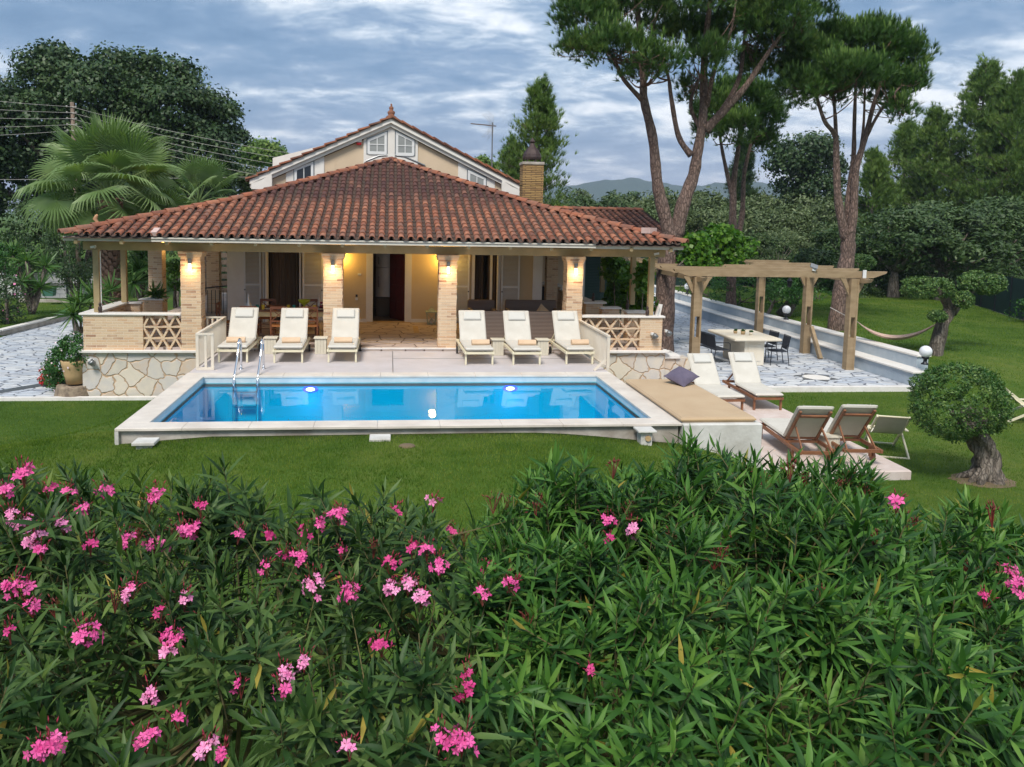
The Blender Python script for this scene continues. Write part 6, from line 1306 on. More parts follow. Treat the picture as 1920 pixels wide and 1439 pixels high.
# bushes and hedge plants behind the patio
def bush(name, label, px, py, Y, rx, rz, leaf, nsub=60, nleaf=40, sub=0.22, w=0.06, l=0.1, group=None, fl=None, n=5, zb=None):
    c = blob(px, py, Y, rx, rz); bl = [c]+[(c[0]+random.uniform(-.6, .6)*c[3], c[1]+random.uniform(-.5, .5)*c[4], c[2]+random.uniform(-.5, .3)*c[5], c[3]*0.65, c[4]*0.65, c[5]*0.65) for _ in range(n)]
    base = (c[0], c[1], GZ(c[0], c[1]) if zb is None else zb); t = tree(name, label, 'shrub', bl, base, leaf, 'bark_grey', nsub, nleaf, sub, w, l, 0.06, group, 0.9)
    if fl:
        P, D = clumps(bl, nsub//2, 1, 0.1, (0.95, 1.1), 0.8); k = rng.random(len(P)) < 0.8; leafmesh('flowers', fl, t, P[k], D[k]+np.array([0, -1, 0]), 0.10, 0.10, 0.3)
    return t
bush('shrub', 'light green shrub behind the pergola, left of its middle post', 1385, 545, 21, 60, 42, 'shrub_leaf', 110)
bush('shrub', 'dark shrub between the twin trunks and the middle pergola post', 1330, 540, 24, 40, 38, 'olive_dark', 70)
bush('shrub', 'green shrub right of the hanging lantern under the pergola', 1540, 545, 24, 40, 50, 'shrub_leaf', 80)
bush('shrub', 'dark shrub behind the second pine trunk', 1490, 520, 27, 50, 50, 'olive_dark', 90)
bush('shrub', 'bushy green shrub beyond the vine at the left of the pergola', 1455, 470, 26, 60, 40, 'olive_leaf', 100)
bush('oleander_bush', 'white flowering bush in shade, left of the cloud-pruned tree', 1675, 530, 26, 32, 40, 'olive_dark', 80, fl='flower_white')
bush('shrub', 'dark shrub against the green screen, right of the white flowering bush', 1740, 540, 27, 60, 30, 'oak_leaf', 80)
bush('shrub', 'green bush cut off by the right picture edge, in front of the green screen', 1925, 590, 15, 26, 30, 'shrub_leaf', 40)
bush('shrub', 'dark shrub filling the gap right of the second pine trunk', 1620, 560, 25, 30, 34, 'olive_dark', 60)
for k_, (px, py, rx, rz) in enumerate(((1650, 545, 45, 34), (1790, 520, 60, 40), (1850, 500, 60, 50), (1900, 520, 50, 50), (1580, 540, 36, 44), (1705, 505, 50, 40))):  # shrubs added to stand in for the black shade under the back trees
    bush('shrub', ['dark low shrub behind the white flowering bush', 'dark low shrub behind the cloud-pruned tree trunk', 'dark shrub under the forked olive near the right edge', 'dark shrub at the right edge above the green screen', 'dark shrub between the second pine and the hammock end', 'dark shrub above the left cloud pads'][k_], px, py, 29.3, rx, rz, 'oak_leaf', 120, 46, 0.3, 0.1, 0.14, 'dark shrubs against the back screen', zb=-0.4)
tt = tree('standard_tree', 'small ball-headed tree with a thin trunk on the right lawn', 'tree', B(16.5, (1462, 545, 30, 24), (1485, 550, 26, 20), (1440, 552, 22, 18), (1470, 525, 24, 16)), (atZ(1464, 603, -0.33)[0], 16.5, -0.35), 'shrub_leaf', 'bark_grey', 90, 46, 0.22, 0.05, 0.09, 0.07)
def dome(name, label, px, py, Y, rx, rz, group):
    bl = [blob(px, py, Y, rx, rz)]; t = thing(name, label, 'topiary', (bl[0][0], Y, GZ(bl[0][0], Y)), group); mb = MB(); mb.tube([(bl[0][0], Y, GZ(bl[0][0], Y)), (bl[0][0], Y, bl[0][2])], 0.06, 8); mb.build('trunk', 'bark_grey', t)
    P, D = clumps(bl, 420, 14, 0.06, (0.9, 1.0), 1.0); leafmesh('crown', 'clipped_leaf', t, P, D, 0.035, 0.06, 0.6)
dome('clipped_shrub', 'clipped round shrub left of the second pine trunk, above the pergola beams', 1515, 488, 20, 25, 18, 'clipped dome shrubs'); dome('clipped_shrub', 'clipped dome shrub right of the second pine trunk, above the pergola beams', 1608, 493, 20, 34, 16, 'clipped dome shrubs')
# dark trunk on the lawn beside the second pine
tree('olive_tree', 'old olive with stout dark trunk just left of the second pine', 'olive tree', B(17, (1530, 500, 40, 30), (1500, 520, 30, 22), (1555, 515, 30, 24)), (atZ(1535, 610, -0.33)[0], 17, -0.36), 'olive_dark', 'bark_grey', 110, 50, 0.26, 0.06, 0.14, 0.22)
# green screens
def screen(lbl, p, q, z0, z1):
    t = thing('screen_fence', lbl, 'fence', (p[0], p[1], z0), 'dark green garden screens'); mb = MB(); n = 18; vs = []
    for i in range(n+1):
        u = i/n; x = p[0]+(q[0]-p[0])*u; y = p[1]+(q[1]-p[1])*u+0.03*math.sin(i*2.2); vs += [(x, y, z0), (x, y, z1)]
    mb.add(vs, [(2*i, 2*i+2, 2*i+3, 2*i+1) for i in range(n)]); mb.build('netting', 'screen_green', t)
    for i in range(0, n+1, 3):
        u = i/n; mb = MB(); x = p[0]+(q[0]-p[0])*u; y = p[1]+(q[1]-p[1])*u+0.06; mb.tube([(x, y, z0-0.1), (x, y, z1+0.05)], 0.03, 6); mb.build('fence_post', 'black_metal', t)
    mb = MB(); mb.bar((p[0], p[1]-0.1, z0+0.03), (q[0], q[1]-0.1, z0+0.03), 0.1, 0.12); mb.build('kerb', 'concrete', t)
screen('dark green screen along the back of the right garden', (14.5, 30.5), (33, 31.5), -0.4, 1.5); screen('dark green screen running towards the viewer at the far right', (31, 22.5), (26.5, 12.0), -0.42, 1.25)
# vine on the pergola and at the terrace corner
vn = thing('vine', 'bright green vine sprawling over the left end of the pergola', 'vine', (13.0, 13, 1.9))
bl = B(12.6, (1300, 470, 34, 30), (1345, 455, 38, 32), (1385, 468, 30, 28), (1320, 500, 36, 16), (1370, 490, 36, 16), (1350, 440, 30, 18), (1290, 495, 20, 20))
P, D = clumps(bl, 260, 22, 0.18, (0.6, 1.05), 0.9); leafmesh('leaves', 'vine_leaf', vn, P, D, 0.13, 0.13, 0.7)
mb = MB()
for b_ in bl: limb(mb, (12.6, 11.5, 1.9), b_[:3], 0.03, 0.01, 0.02)
mb.build('stems', 'bark_grey', vn)
vn = thing('vine', 'dark leafy vine hanging between the porch posts at the right', 'vine', (11.2, 12.8, -0.9))
bl = B(12.2, (1150, 505, 22, 26), (1165, 540, 26, 26), (1150, 570, 22, 18), (1178, 515, 20, 24), (1185, 575, 18, 14)) + B(9.6, (1207, 520, 10, 30), (1208, 560, 12, 34), (1205, 600, 12, 22))
P, D = clumps(bl, 300, 20, 0.16, (0.4, 1.05), 0.9); leafmesh('leaves', 'vine_leaf', vn, P, D, 0.12, 0.13, 0.8)
mb = MB()
for b_ in bl: limb(mb, (b_[0]+0.1, b_[1], -0.85), b_[:3], 0.03, 0.01, 0.0)
mb.build('stems', 'bark_grey', vn)
# hills
def ridge(name, pts, Y, label):
    mb = MB(); vs = []; n = 60
    for i in range(n+1):
        u = i/n*(len(pts)-1); k = min(int(u), len(pts)-2); f = u-k; px = pts[k][0]*(1-f)+pts[k+1][0]*f; py = pts[k][1]*(1-f)+pts[k+1][1]*f+1.2*math.sin(i*0.9)+0.7*math.sin(i*2.3)
        p = atY(px, py, Y); vs += [(p[0], Y-600, -3), (p[0], Y-200, p[2]*0.55), (p[0], Y, p[2]), (p[0], Y+400, -3)]
    mb.add(vs, [(4*i+j, 4*i+4+j, 4*i+5+j, 4*i+1+j) for i in range(n) for j in range(3)]); tag(mb.build(name, 'hill_green', None, True), label, kind='structure')
ridge('hills', [(900, 365), (1050, 350), (1140, 338), (1190, 334), (1250, 345), (1300, 350), (1340, 344), (1420, 342), (1470, 350), (1600, 365)], 1500, 'distant wooded hills on the horizon')
ridge('hills', [(1700, 390), (1800, 330), (1880, 265), (1930, 235), (2050, 215), (2300, 260)], 900, 'nearer blue hill at the right edge')
# cloud-pruned tree
ctp = thing('cloud_pruned_tree', 'olive pruned into separate cloud pads with a leaning trunk, right of the hammock', 'tree', tuple(atY(1752, 675, 8.4)))
C8 = lambda x, y, d=0: tuple(atY(x, y, 8.4+d))
mb = MB(); noisy_tube(mb, [C8(1748, 690), C8(1756, 650), C8(1766, 608), C8(1780, 583), C8(1790, 575)], [0.25, 0.19, 0.165, 0.16, 0.13], 14, 0.10)
noisy_tube(mb, [C8(1782, 590), C8(1776, 570), C8(1762, 550, -.2), C8(1748, 530, -.3)], [0.13, 0.12, 0.09, 0.07], 12, 0.08); noisy_tube(mb, [C8(1785, 588), C8(1805, 560, .2), C8(1825, 545, .3), C8(1840, 530, .3)], [0.12, 0.09, 0.07, 0.05], 12, 0.08)
limb(mb, C8(1782, 585), C8(1800, 565, -.4), 0.05, 0.03); limb(mb, C8(1772, 600), C8(1758, 594, -.3), 0.04, 0.03); mb.build('trunk', 'bark_grey', ctp, True)
for bl in ([blob(1728, 540, 8.1, 30, 20), blob(1760, 540, 8.2, 28, 18), blob(1772, 545, 8.5, 14, 13), blob(1710, 540, 8.7, 18, 20)], [blob(1815, 530, 8.6, 19, 15), blob(1852, 533, 8.7, 34, 20), blob(1832, 522, 8.9, 26, 14)], [blob(1807, 562, 8.0, 16, 15)], [blob(1758, 593, 8.1, 16, 10)]):
    P, D = clumps(bl, 420 if len(bl) > 1 else 150, 22, 0.055, (0.86, 1.0), 1.0, 0.88); leafmesh('foliage_pad', 'clipped_leaf', ctp, P, D, 0.032, 0.055, 0.6)
# round clipped olive in front
rt = thing('round_olive_tree', 'dense round clipped olive with a thick gnarled trunk at the lower right', 'tree', (13.45, -0.4, GZ(13.4, -.4)))
O1 = lambda x, y, d=0: tuple(atY(x, y, -0.4+d))
mb = MB(); noisy_tube(mb, [O1(1852, 915), O1(1850, 885), O1(1848, 855), O1(1838, 825), O1(1822, 795), O1(1812, 770)], [0.33, 0.22, 0.165, 0.17, 0.19, 0.12], 26, 0.20, 7)
for x, y, d in ((1885, 908, -.1), (1820, 905, -.15), (1868, 915, -.3), (1835, 916, -.3), (1800, 893, .1), (1880, 895, .2)): mb.tube([O1(1848, 868), O1((1848+x)/2+4, 886, d*0.5), O1(x, y, d), O1(x+(x-1848)*0.25, y+10, d)], [0.09, 0.075, 0.05, 0.02], 8)
limb(mb, O1(1822, 800), O1(1780, 770), 0.09, 0.04, 0); limb(mb, O1(1825, 800), O1(1850, 765), 0.08, 0.04, 0); mb.build('trunk', 'bark_grey', rt, True)
bl = [blob(1800, 754, -0.4, 76, 66, 76), blob(1762, 768, -0.5, 48, 48, 56), blob(1842, 762, -0.3, 40, 50, 56), blob(1800, 738, -0.6, 70, 54, 66), blob(1752, 735, -.3, 36, 40, 46), blob(1835, 728, -.5, 36, 36, 40), blob(1785, 800, -.3, 36, 26, 36)]
P, D = clumps(bl, 1500, 24, 0.07, (0.84, 1.02), 1.0, 0.88); leafmesh('crown', 'clipped_leaf', rt, P, D, 0.024, 0.05, 0.7)
q, _ = clumps(bl, 500, 6, 0.03, (1.0, 1.06), 0.2, 0.9); leafmesh('new_shoots', 'shrub_leaf', rt, q, np.tile([0, 0.5, 0.5], (len(q), 1)), 0.016, 0.06, 0.8)
mb = MB(); gx, gy = 13.6, -0.45; n = 20; mb.add([(gx, gy, GZ(gx, gy)+0.03)]+[(gx+0.52*math.cos(2*PI*k/n)*(1+0.12*math.sin(3*k)), gy+0.42*math.sin(2*PI*k/n), GZ(gx+0.5*math.cos(2*PI*k/n), gy+0.4*math.sin(2*PI*k/n))+0.004) for k in range(n)], [(0, 1+k, 1+(k+1) % n) for k in range(n)]); tag(mb.build('bare_earth', 'earth', None, True), 'bare earth round the foot of the round olive tree', kind='structure')

# ---------------------------------------------------------------- left garden
def fan_tpl(nseg=38, Rr=1.2, droop=0.5, seed=1):
    r_ = random.Random(seed); V = [(0, 0, 0)]; F = []
    for k in range(nseg):
        a = R(-140)+R(280)*k/(nseg-1)+R(90); da = R(280)/(nseg-1)/2; Lk = Rr*(0.72+0.28*math.cos((k/(nseg-1)-0.5)*2.6))*r_.uniform(0.93, 1.05); m_ = 0.45*Lk
        def pt(rad, an, z): return (rad*math.cos(an), rad*math.sin(an), z)
        dz = -droop*Lk; i = len(V); tw = r_.uniform(-.05, .05)
        V += [pt(m_, a-da, -0.06*droop), pt(m_*1.02, a, 0.035-0.06*droop), pt(m_, a+da, -0.06*droop), pt(Lk*0.76, a-da*0.42+tw*.5, dz*0.32), pt(Lk*0.78, a+tw*.5, dz*0.30+0.012), pt(Lk*0.76, a+da*0.42+tw*.5, dz*0.32), pt(Lk, a+tw, dz)]
        F += [(0, i, i+1, i+1), (0, i+1, i+2, i+2), (i, i+3, i+4, i+1), (i+1, i+4, i+5, i+2), (i+3, i+6, i+4, i+4), (i+4, i+6, i+5, i+5)]
    return V, F
def fan_palm(name, label, loc, H, tr, nf, scale, trunkvis=True):
    t = thing(name, label, 'palm tree', loc); x, y, z = loc
    mb = MB(); mb.tube([(x, y, z), (x, y, z+H*0.5), (x, y, z+H)], [tr*1.15, tr, tr*0.85], 16); mb.build('trunk', 'bark_palm', t, True)
    mb = MB(); rows = int(H/0.11)
    for r in range(rows):
        for k in range(9):
            a = 2*PI*k/9+(r % 2)*PI/9+random.uniform(-.1, .1); zz = z+0.5+r*0.11
            if zz > z+H: continue
            rot = Matrix.Rotation(a, 3, 'Z')@Matrix.Rotation(R(28+random.uniform(-12, 14)), 3, 'Y')
            c = Vector((x+math.cos(a)*tr*1.05, y+math.sin(a)*tr*1.05, zz)); mb.obox(c, (0.045, 0.17, random.uniform(0.16, 0.26)), rot, 0.6)
    mb.build('leaf_bases', 'bark_boot', t)
    meshes = []
    for i in range(nf):
        u = i/nf; el = R(86-122*u**1.15); az = i*2.39996+random.uniform(-.2, .2); s = scale*random.uniform(0.85, 1.08); pet = 1.45*s
        d = Vector((math.cos(az)*math.cos(el), math.sin(az)*math.cos(el), math.sin(el))); top = Vector((x, y, z+H+0.1))
        endp = top+d*pet+Vector((0, 0, -0.12*pet*(1-u))); mb = MB(); mb.tube([top, top+d*pet*0.55+Vector((0, 0, 0.05)), endp], [0.03, 0.022, 0.018], 5)
        V, F = fan_tpl(36, 0.98*s, 0.02+0.50*u*random.uniform(0.6, 1.3), i); el2 = el-R(4+30*u); d2 = Vector((math.cos(az)*math.cos(el2), math.sin(az)*math.cos(el2), math.sin(el2)))
        side = d2.cross(Vector((0, 0, 1))).normalized(); nrm = side.cross(d2); M = Matrix((side, d2, nrm)).transposed().to_4x4(); M.translation = endp
        a0 = len(mb.v); mb.add(V, [tuple(dict.fromkeys(f)) for f in F]); mb.xform(M@Matrix.Rotation(random.uniform(-.9, .9), 4, 'Y')@Matrix.Rotation(random.uniform(-.15, .35), 4, 'X'), a0); mb.build('frond', 'palm_leaf', t)
    return t
pc = atY(207, 372, 15.0); fan_palm('fan_palm', 'tall fan palm with spreading fronds behind the left porch corner', (pc[0], 15.0, -1.1), pc[2]+1.1, 0.33, 52, 1.16)
pc = atY(372, 385, 22.0); fan_palm('fan_palm', 'smaller fan palm whose bright top shows over the roof edge', (pc[0], 22.0, -1.1), pc[2]+1.1, 0.25, 20, 0.95)
def sword_plant(name, label, loc, heads, n=60, L=0.6, wd=0.045, mat='yucca_leaf', trunk=0.05, cat='yucca'):
    t = thing(name, label, cat, loc); mb = MB()
    for h in heads: limb(mb, loc, h, trunk, trunk*0.7, -0.03)
    mb.build('trunk', 'bark_grey', t, True); Vs = []; Fs = []; off = 0
    for h in heads:
        q = n; D = rng.normal(size=(q, 3)); D /= np.linalg.norm(D, axis=1, keepdims=True); D[:, 2] = D[:, 2]*0.75+0.35
        T = np.array([[-wd/2, 0, 0], [wd/2, 0, 0], [wd/2, 0.02, L*.5], [-wd/2, 0.02, L*.5], [0, 0.10*L, L]]); T2 = T; F = np.array([[0, 1, 2, 3], [3, 2, 4, 4]])
        V = np.einsum('qij,nj->qni', frames(D, None, rng.uniform(0.7, 1.15, q)), T2)+np.array(h)
        V[:, :, 2] -= 0.12*((V[:, :, :2]-np.array(h)[:2])**2).sum(2)/L
        F1 = (np.array([[0, 1, 2, 3]])[None]+(np.arange(q)*5)[:, None, None]).reshape(-1, 4); F2 = (np.array([[3, 2, 4]])[None]+(np.arange(q)*5)[:, None, None]).reshape(-1, 3)
        Vs.append(V.reshape(-1, 3)); Fs += [tuple(f+off) for f in F1]+[tuple(f+off) for f in F2]; off += q*5
    mb = MB(); mb.v = [tuple(v) for v in np.concatenate(Vs)]; mb.f = [tuple(int(i) for i in f) for f in Fs]; mb.build('leaves', mat, t); return t
Y0 = 19.5; L_ = lambda x, y, Y: tuple(atY(x, y, Y))
sword_plant('yucca_plant', 'branched yucca on the left lawn in front of the white wall', L_(60, 588, Y0), [L_(50, 490, Y0), L_(85, 500, Y0+.3), L_(40, 530, Y0-.3), L_(75, 540, Y0), L_(25, 480, Y0+.5)], 60, 0.75, 0.07, trunk=0.12)
sword_plant('yucca_plant', 'low spiky plant beside the left porch corner post', L_(152, 628, 8.6), [L_(150, 570, 8.6), L_(175, 556, 8.9), L_(137, 590, 8.3)], 60, 0.62, 0.045, trunk=0.035)
sword_plant('yucca_plant', 'spiky plant inside the left porch corner, before the palm trunk', L_(205, 600, 11.5), [L_(208, 545, 11.5), L_(195, 560, 11.7)], 50, 0.6, 0.045, trunk=0.04)
sword_plant('yucca_plant', 'tall leafy plant seen between the left porch posts', L_(265, 590, 14.5), [L_(262, 505, 14.5), L_(250, 530, 14.3), L_(285, 520, 14.8), L_(268, 480, 14.9), L_(290, 500, 14.2)], 60, 0.7, 0.06, trunk=0.05)
sword_plant('yucca_plant', 'green leafy plant growing in the square brick planter', (-2.75, 10.05, 0.85), [(-2.75, 10.05, 1.0), (-2.6, 10.0, 0.95)], 40, 0.42, 0.05, trunk=0.02, cat='potted plant')
bush('shrub', 'bright green shrub between the first brick column and the rear column', 328, 515, 15.5, 12, 26, 'vine_leaf', 40, zb=0)
wf = thing('timber_fence', 'weathered horizontal board fence glimpsed behind the left brick columns', 'fence', (-2, 19, TZ)); 
for k in range(8): mb = MB(); mb.box(-4.2, -0.9, 19.0, 19.05, TZ+0.15+k*0.27, TZ+0.33+k*0.27); mb.build('board', 'pole_wood', wf)
rl = thing('iron_railing', 'dark iron railing behind the first brick column', 'railing', (-2, 13, TZ)); mb = MB()
for k in range(14): mb.tube([(-2.55+k*0.12, 13.5, TZ), (-2.55+k*0.12, 13.5, TZ+0.75)], 0.012, 5)
mb.bar((-2.6, 13.5, TZ+0.76), (-0.95, 13.5, TZ+0.95), 0.03, 0.04); mb.build('bars', 'black_metal', rl)
# walls and bushes at the far left
kw = thing('garden_wall', 'low pale kerb wall between the left lawn and the paving', 'wall', (-9.5, 15, -1.1))
mb = MB()
pts = [(-13.5, 5.0), (-9.62, 16.2), (-9.30, 19.5), (-9.2, 21)]
for a, b_ in zip(pts[:-1], pts[1:]): mb.bar((a[0], a[1], -1.02), (b_[0], b_[1], -1.02), 0.2, 0.22)
mb.build('body', 'concrete', kw); mb = MB()
for a, b_ in zip(pts[:-1], pts[1:]): mb.bar((a[0], a[1], -0.885), (b_[0], b_[1], -0.885), 0.26, 0.05)
mb.build('coping', 'white_trim', kw)
ww = thing('white_wall', 'whitewashed block wall with black metal frame at the far left', 'wall', (-12, 27, -0.9)); mb = MB(); mb.box(-16, -9.0, 27.3, 27.5, -1.0, 0.3); mb.build('blocks', 'white_brick', ww)
mb = MB()
for x in (-13.2, -11.6, -10.6, -9.4): mb.box(x-0.03, x+0.03, 27.2, 27.26, -0.9, 0.35)
mb.box(-13.2, -9.4, 27.19, 27.24, -0.25, -0.2); mb.box(-13.2, -9.4, 27.19, 27.24, 0.3, 0.34); mb.build('metal_frame', 'black_metal', ww)
kb = thing('garden_wall', 'low stone edging in front of the white wall at the far left', 'wall', (-11, 25.5, -0.9)); mb = MB(); mb.box(-13, -8.5, 25.4, 25.6, -1.0, -0.78); mb.build('body', 'concrete', kb)
gt = thing('water_trough', 'green plastic trough standing before the white wall', 'trough', tuple(atY(92, 555, 24.5))); p = atY(92, 548, 24.5); mb = MB(); mb.obox((p[0], p[1], p[2]), (0.5, 0.4, 0.34), Matrix.Rotation(PI, 3, 'X'), 0.85); mb.build('tub', 'green_plastic', gt); mb = MB(); mb.rbox(p[0]-0.28, p[0]+0.28, p[1]-0.23, p[1]+0.23, p[2]+0.17, p[2]+0.20, 0.005); mb.build('rim', 'green_plastic', gt)
bush('oleander_bush', 'pink flowering bush at the left picture edge', 12, 560, 18, 30, 46, 'oak_leaf', 90, fl='petal_pale'); bush('shrub', 'yellow green shrub at the left picture edge above the pink bush', 10, 490, 20, 34, 34, 'shrub_leaf', 90)
bush('shrub', 'dark shrub behind the yucca at the far left', 60, 450, 27, 70, 60, 'oak_leaf', 130); bush('shrub', 'dark shrub between the yucca and the palm', 130, 470, 25, 45, 60, 'oak_leaf', 100, zb=-1); bush('shrub', 'dark shrub above the left lawn, below the oak', 20, 400, 30, 70, 60, 'oak_leaf', 140); bush('shrub', 'tall dark shrub directly behind the palm fronds', 120, 400, 28.5, 90, 70, 'oak_leaf', 220, 46, 0.3, 0.1, 0.14); bush('shrub', 'dark shrub behind the far left yucca, above the white wall', 70, 500, 28.5, 80, 34, 'oak_leaf', 130, 46, 0.28, 0.1, 0.14, zb=-1)
bush('shrub', 'reddish leaved shrub with thin stems left of the corner post', 140, 515, 17, 22, 26, 'olive_dark', 60); bush('shrub', 'dark foliage behind the palm trunk', 250, 430, 30, 120, 60, 'oak_leaf', 170); bush('shrub', 'dark foliage seen between the porch columns', 330, 500, 24, 90, 50, 'oak_leaf', 120, zb=-1)
bush('shrub', 'green shrub in front of the oak, above the roof edge', 430, 385, 34, 50, 16, 'shrub_leaf', 60, zb=-1); bush('shrub', 'dark foliage glimpsed left of the white corner pilaster', 415, 490, 26, 20, 30, 'oak_leaf', 50, zb=-1)
# utility pole and cables
up = thing('utility_pole', 'weathered wooden utility pole in front of the oak', 'utility pole', (atY(137, 250, 27)[0], 27, -0.9)); pt = atY(135, 192, 27); mb = MB(); mb.tube([(pt[0]+0.1, 27, -1), (pt[0], 27, pt[2])], [0.12, 0.085], 10); mb.build('pole', 'pole_wood', up, True)
mb = MB()
for k in range(5): z = pt[2]-0.22-k*0.27; mb.tube([(pt[0]-0.22, 26.9, z), (pt[0]+0.22, 26.9, z)], 0.012, 5); mb.lathe([(0.03, -0.03), (0.045, 0.02), (0.03, 0.05)], (pt[0]-0.2, 26.9, z), 8); mb.lathe([(0.03, -0.03), (0.045, 0.02), (0.03, 0.05)], (pt[0]+0.2, 26.9, z), 8)
mb.build('insulators', 'wire', up)
for k, (yl, ye) in enumerate(((190, 268), (208, 282), (226, 298), (245, 312), (262, 330))):
    z = pt[2]-0.22-k*0.27; t = thing('power_cable', ['topmost', 'second highest', 'middle', 'second lowest', 'lowest'][k]+' power cable on the wooden utility pole', 'cable', (pt[0], 26.9, z), 'power cables')
    a = Vector((pt[0], 26.9, z)); l0 = Vector(atY(-60, yl-6, 25)); r0 = Vector(atY(560+14*k, ye+22, 25.5)); mb = MB(); mb.tube(curve_pts(l0, a, 0.008, 8, 0), 0.011, 4); mb.tube(curve_pts(a, r0, 0.015, 12, 0), 0.011, 4); mb.build('strand', 'wire', t)
t = thing('power_cable', 'single cable crossing low behind the palm crown', 'cable', tuple(atY(0, 337, 26)), 'power cables'); mb = MB(); mb.tube(curve_pts(atY(-40, 337, 24), atY(520, 331, 24), 0.003, 10, 0), 0.012, 4); mb.build('strand', 'wire', t)
# pots beside the stone wall
pp = thing('flower_pot', 'large tan clay pot with a white flowering bush against the left stone wall', 'potted plant', (-3.75, 6.9, -1.1))
q = atY(145, 695, 6.95); mb = MB(); mb.lathe([(0.20, -0.30), (0.24, -0.1), (0.28, 0.1), (0.31, 0.24), (0.29, 0.26), (0.26, 0.22)], (q[0]-0.05, 6.95, q[2]), 22); mb.build('pot', 'pot_tan', pp, True)
bl = [blob(125, 680, 7.2, 34, 40), blob(140, 650, 7.1, 24, 26), blob(110, 700, 7.3, 26, 30), blob(148, 675, 6.9, 16, 30)]; P, D = clumps(bl, 300, 26, 0.10, (0.6, 1.05), 0.9); leafmesh('leaves', 'shrub_leaf', pp, P, D, 0.035, 0.06, 0.7)
P, D = clumps(bl, 110, 1, 0.05, (1.0, 1.06), 0.9); leafmesh('flowers', 'flower_white', pp, P, D+np.array([0, -1.0, 0]), 0.05, 0.05, 0.2)
mb = MB()
for b_ in bl: limb(mb, (q[0]-0.05, 6.95, q[2]+0.2), b_[:3], 0.02, 0.008, 0)
mb.build('stems', 'bark_grey', pp)
pr = thing('stone_planter', 'low rough stone ring planter at the foot of the left stone wall', 'planter', (-3.8, 6.85, -1.1)); mb = MB(); noisy_tube(mb, [(-3.72, 6.95, -1.1), (-3.72, 6.95, -0.98), (-3.72, 6.95, -0.86)], [0.42, 0.40, 0.38], 26, 0.02, 3); mb.build('ring', 'planter_stone', pr, True)
rp = thing('red_flower_plant', 'red flowering plant at the foot of the big clay pot', 'plant', tuple(atZ(92, 722, -1.09))); bl = [blob(95, 700, 8.0, 15, 15), blob(88, 712, 7.9, 12, 12), blob(103, 712, 7.9, 10, 12)]
P, D = clumps(bl, 60, 20, 0.07, (0.5, 1.0), 0.9); leafmesh('leaves', 'shrub_leaf', rp, P, D, 0.035, 0.06, 0.7); P, D = clumps(bl, 60, 4, 0.06, (0.9, 1.06), 0.9); leafmesh('flowers', 'flower_red', rp, P, D+np.array([0, -1.0, 0]), 0.06, 0.06, 0.3)
# ---------------------------------------------------------------- oleander hedge in the foreground
SX = np.array([-0.5, 0.6, 1.69, 2.1, 2.48, 2.89, 3.3, 3.89, 4.1, 4.4, 4.71, 5.1, 5.39, 5.7, 6.02, 6.35, 6.69, 7.03, 7.39, 8.2, 9.0])
SZ = np.array([1.75, 1.80, 1.84, 1.80, 1.74, 1.62, 1.60, 1.66, 1.50, 1.64, 1.78, 1.82, 1.84, 1.89, 1.84, 1.74, 1.62, 1.56, 1.44, 1.30, 1.2])
def canopy(x, y):
    zt = np.interp(x, SX, SZ)-0.12; yy = np.asarray(y, float)
    f = np.where(yy < -8.25, 0.30*((-8.25-yy)/1.15)**1.5, 0.55*((yy+8.25)/0.9)**2)
    return zt-f+0.11*np.sin(x*5.1+y*2.3)*np.sin(y*4.7-x*1.7)+0.05*np.sin(x*9.3-y*3.1+1)*np.sin(y*8.1+x*2.2)
def hit(px, py):
    r = ray(px, py); r = r/np.linalg.norm(r)
    for t in np.arange(2.0, 7.0, 0.03):
        p = CC+r*t
        if p[2] < canopy(p[0], p[1])+0.03: return p
    return CC+r*4.0
def leaf_tpl(w, droop, seg=(0.0, 0.28, 0.62, 1.0), hw=(0.10, 0.85, 0.75, 0.0)):
    V = []; F = []
    for s, h in zip(seg, hw):
        y = -droop*s*s
        V += [(-w*h, y+0.16*w*h*2, s), (0, y, s), (w*h, y+0.16*w*h*2, s)]
    for i in range(len(seg)-1):
        a = 3*i; F += [(a, a+1, a+4, a+3), (a+1, a+2, a+5, a+4)]
    return np.array(V), np.array(F)
def shoots(Pt, Dt, L, nwh, t_w=0.088):
    """Pt tips, Dt directions; returns leaf V,F and stems"""
    n = len(Pt); Vs = []; Fs = []; off = 0
    A = frames(Dt); ax, ay = A[:, :, 0], A[:, :, 1]
    for wv in range(nwh):
        u = wv/(nwh-1); back = 0.015+u**1.15*L; base = Pt-Dt*back[:, None] if hasattr(back, '__len__') else Pt-Dt*back
        th = R(10)+R(74)*u**0.55; size = (0.080+0.080*min(1, u*3.2+0.15))
        for k in range(3):
            keep = rng.random(n) < (0.98-0.35*u)
            if wv == 0 and k == 2: continue
            ph = 2*PI*k/3+wv*PI/3+rng.normal(size=n)*0.25; t2 = th+rng.normal(size=n)*0.17
            rad = ax*np.cos(ph)[:, None]+ay*np.sin(ph)[:, None]; Z = Dt*np.cos(t2)[:, None]+rad*np.sin(t2)[:, None]; Z[:, 2] -= 0.22*u; Z /= np.linalg.norm(Z, axis=1, keepdims=True)
            Nn = Dt*np.sin(t2)[:, None]-rad*np.cos(t2)[:, None]; Nn = Nn-Z*(Nn*Z).sum(1, keepdims=True); Nn /= np.linalg.norm(Nn, axis=1, keepdims=True); X = np.cross(Nn, Z)
            M = np.stack([X, Nn, Z], 2); s = size*rng.uniform(0.62, 1.25, n); M = M*s[:, None, None]
            T, F = leaf_tpl(t_w*1.0, 0.08+0.22*u); V, Fq = scatter(T, F, M[keep], base[keep]); Vs.append(V); Fs.append(Fq+off); off += len(V)
    return np.concatenate(Vs), np.concatenate(Fs)
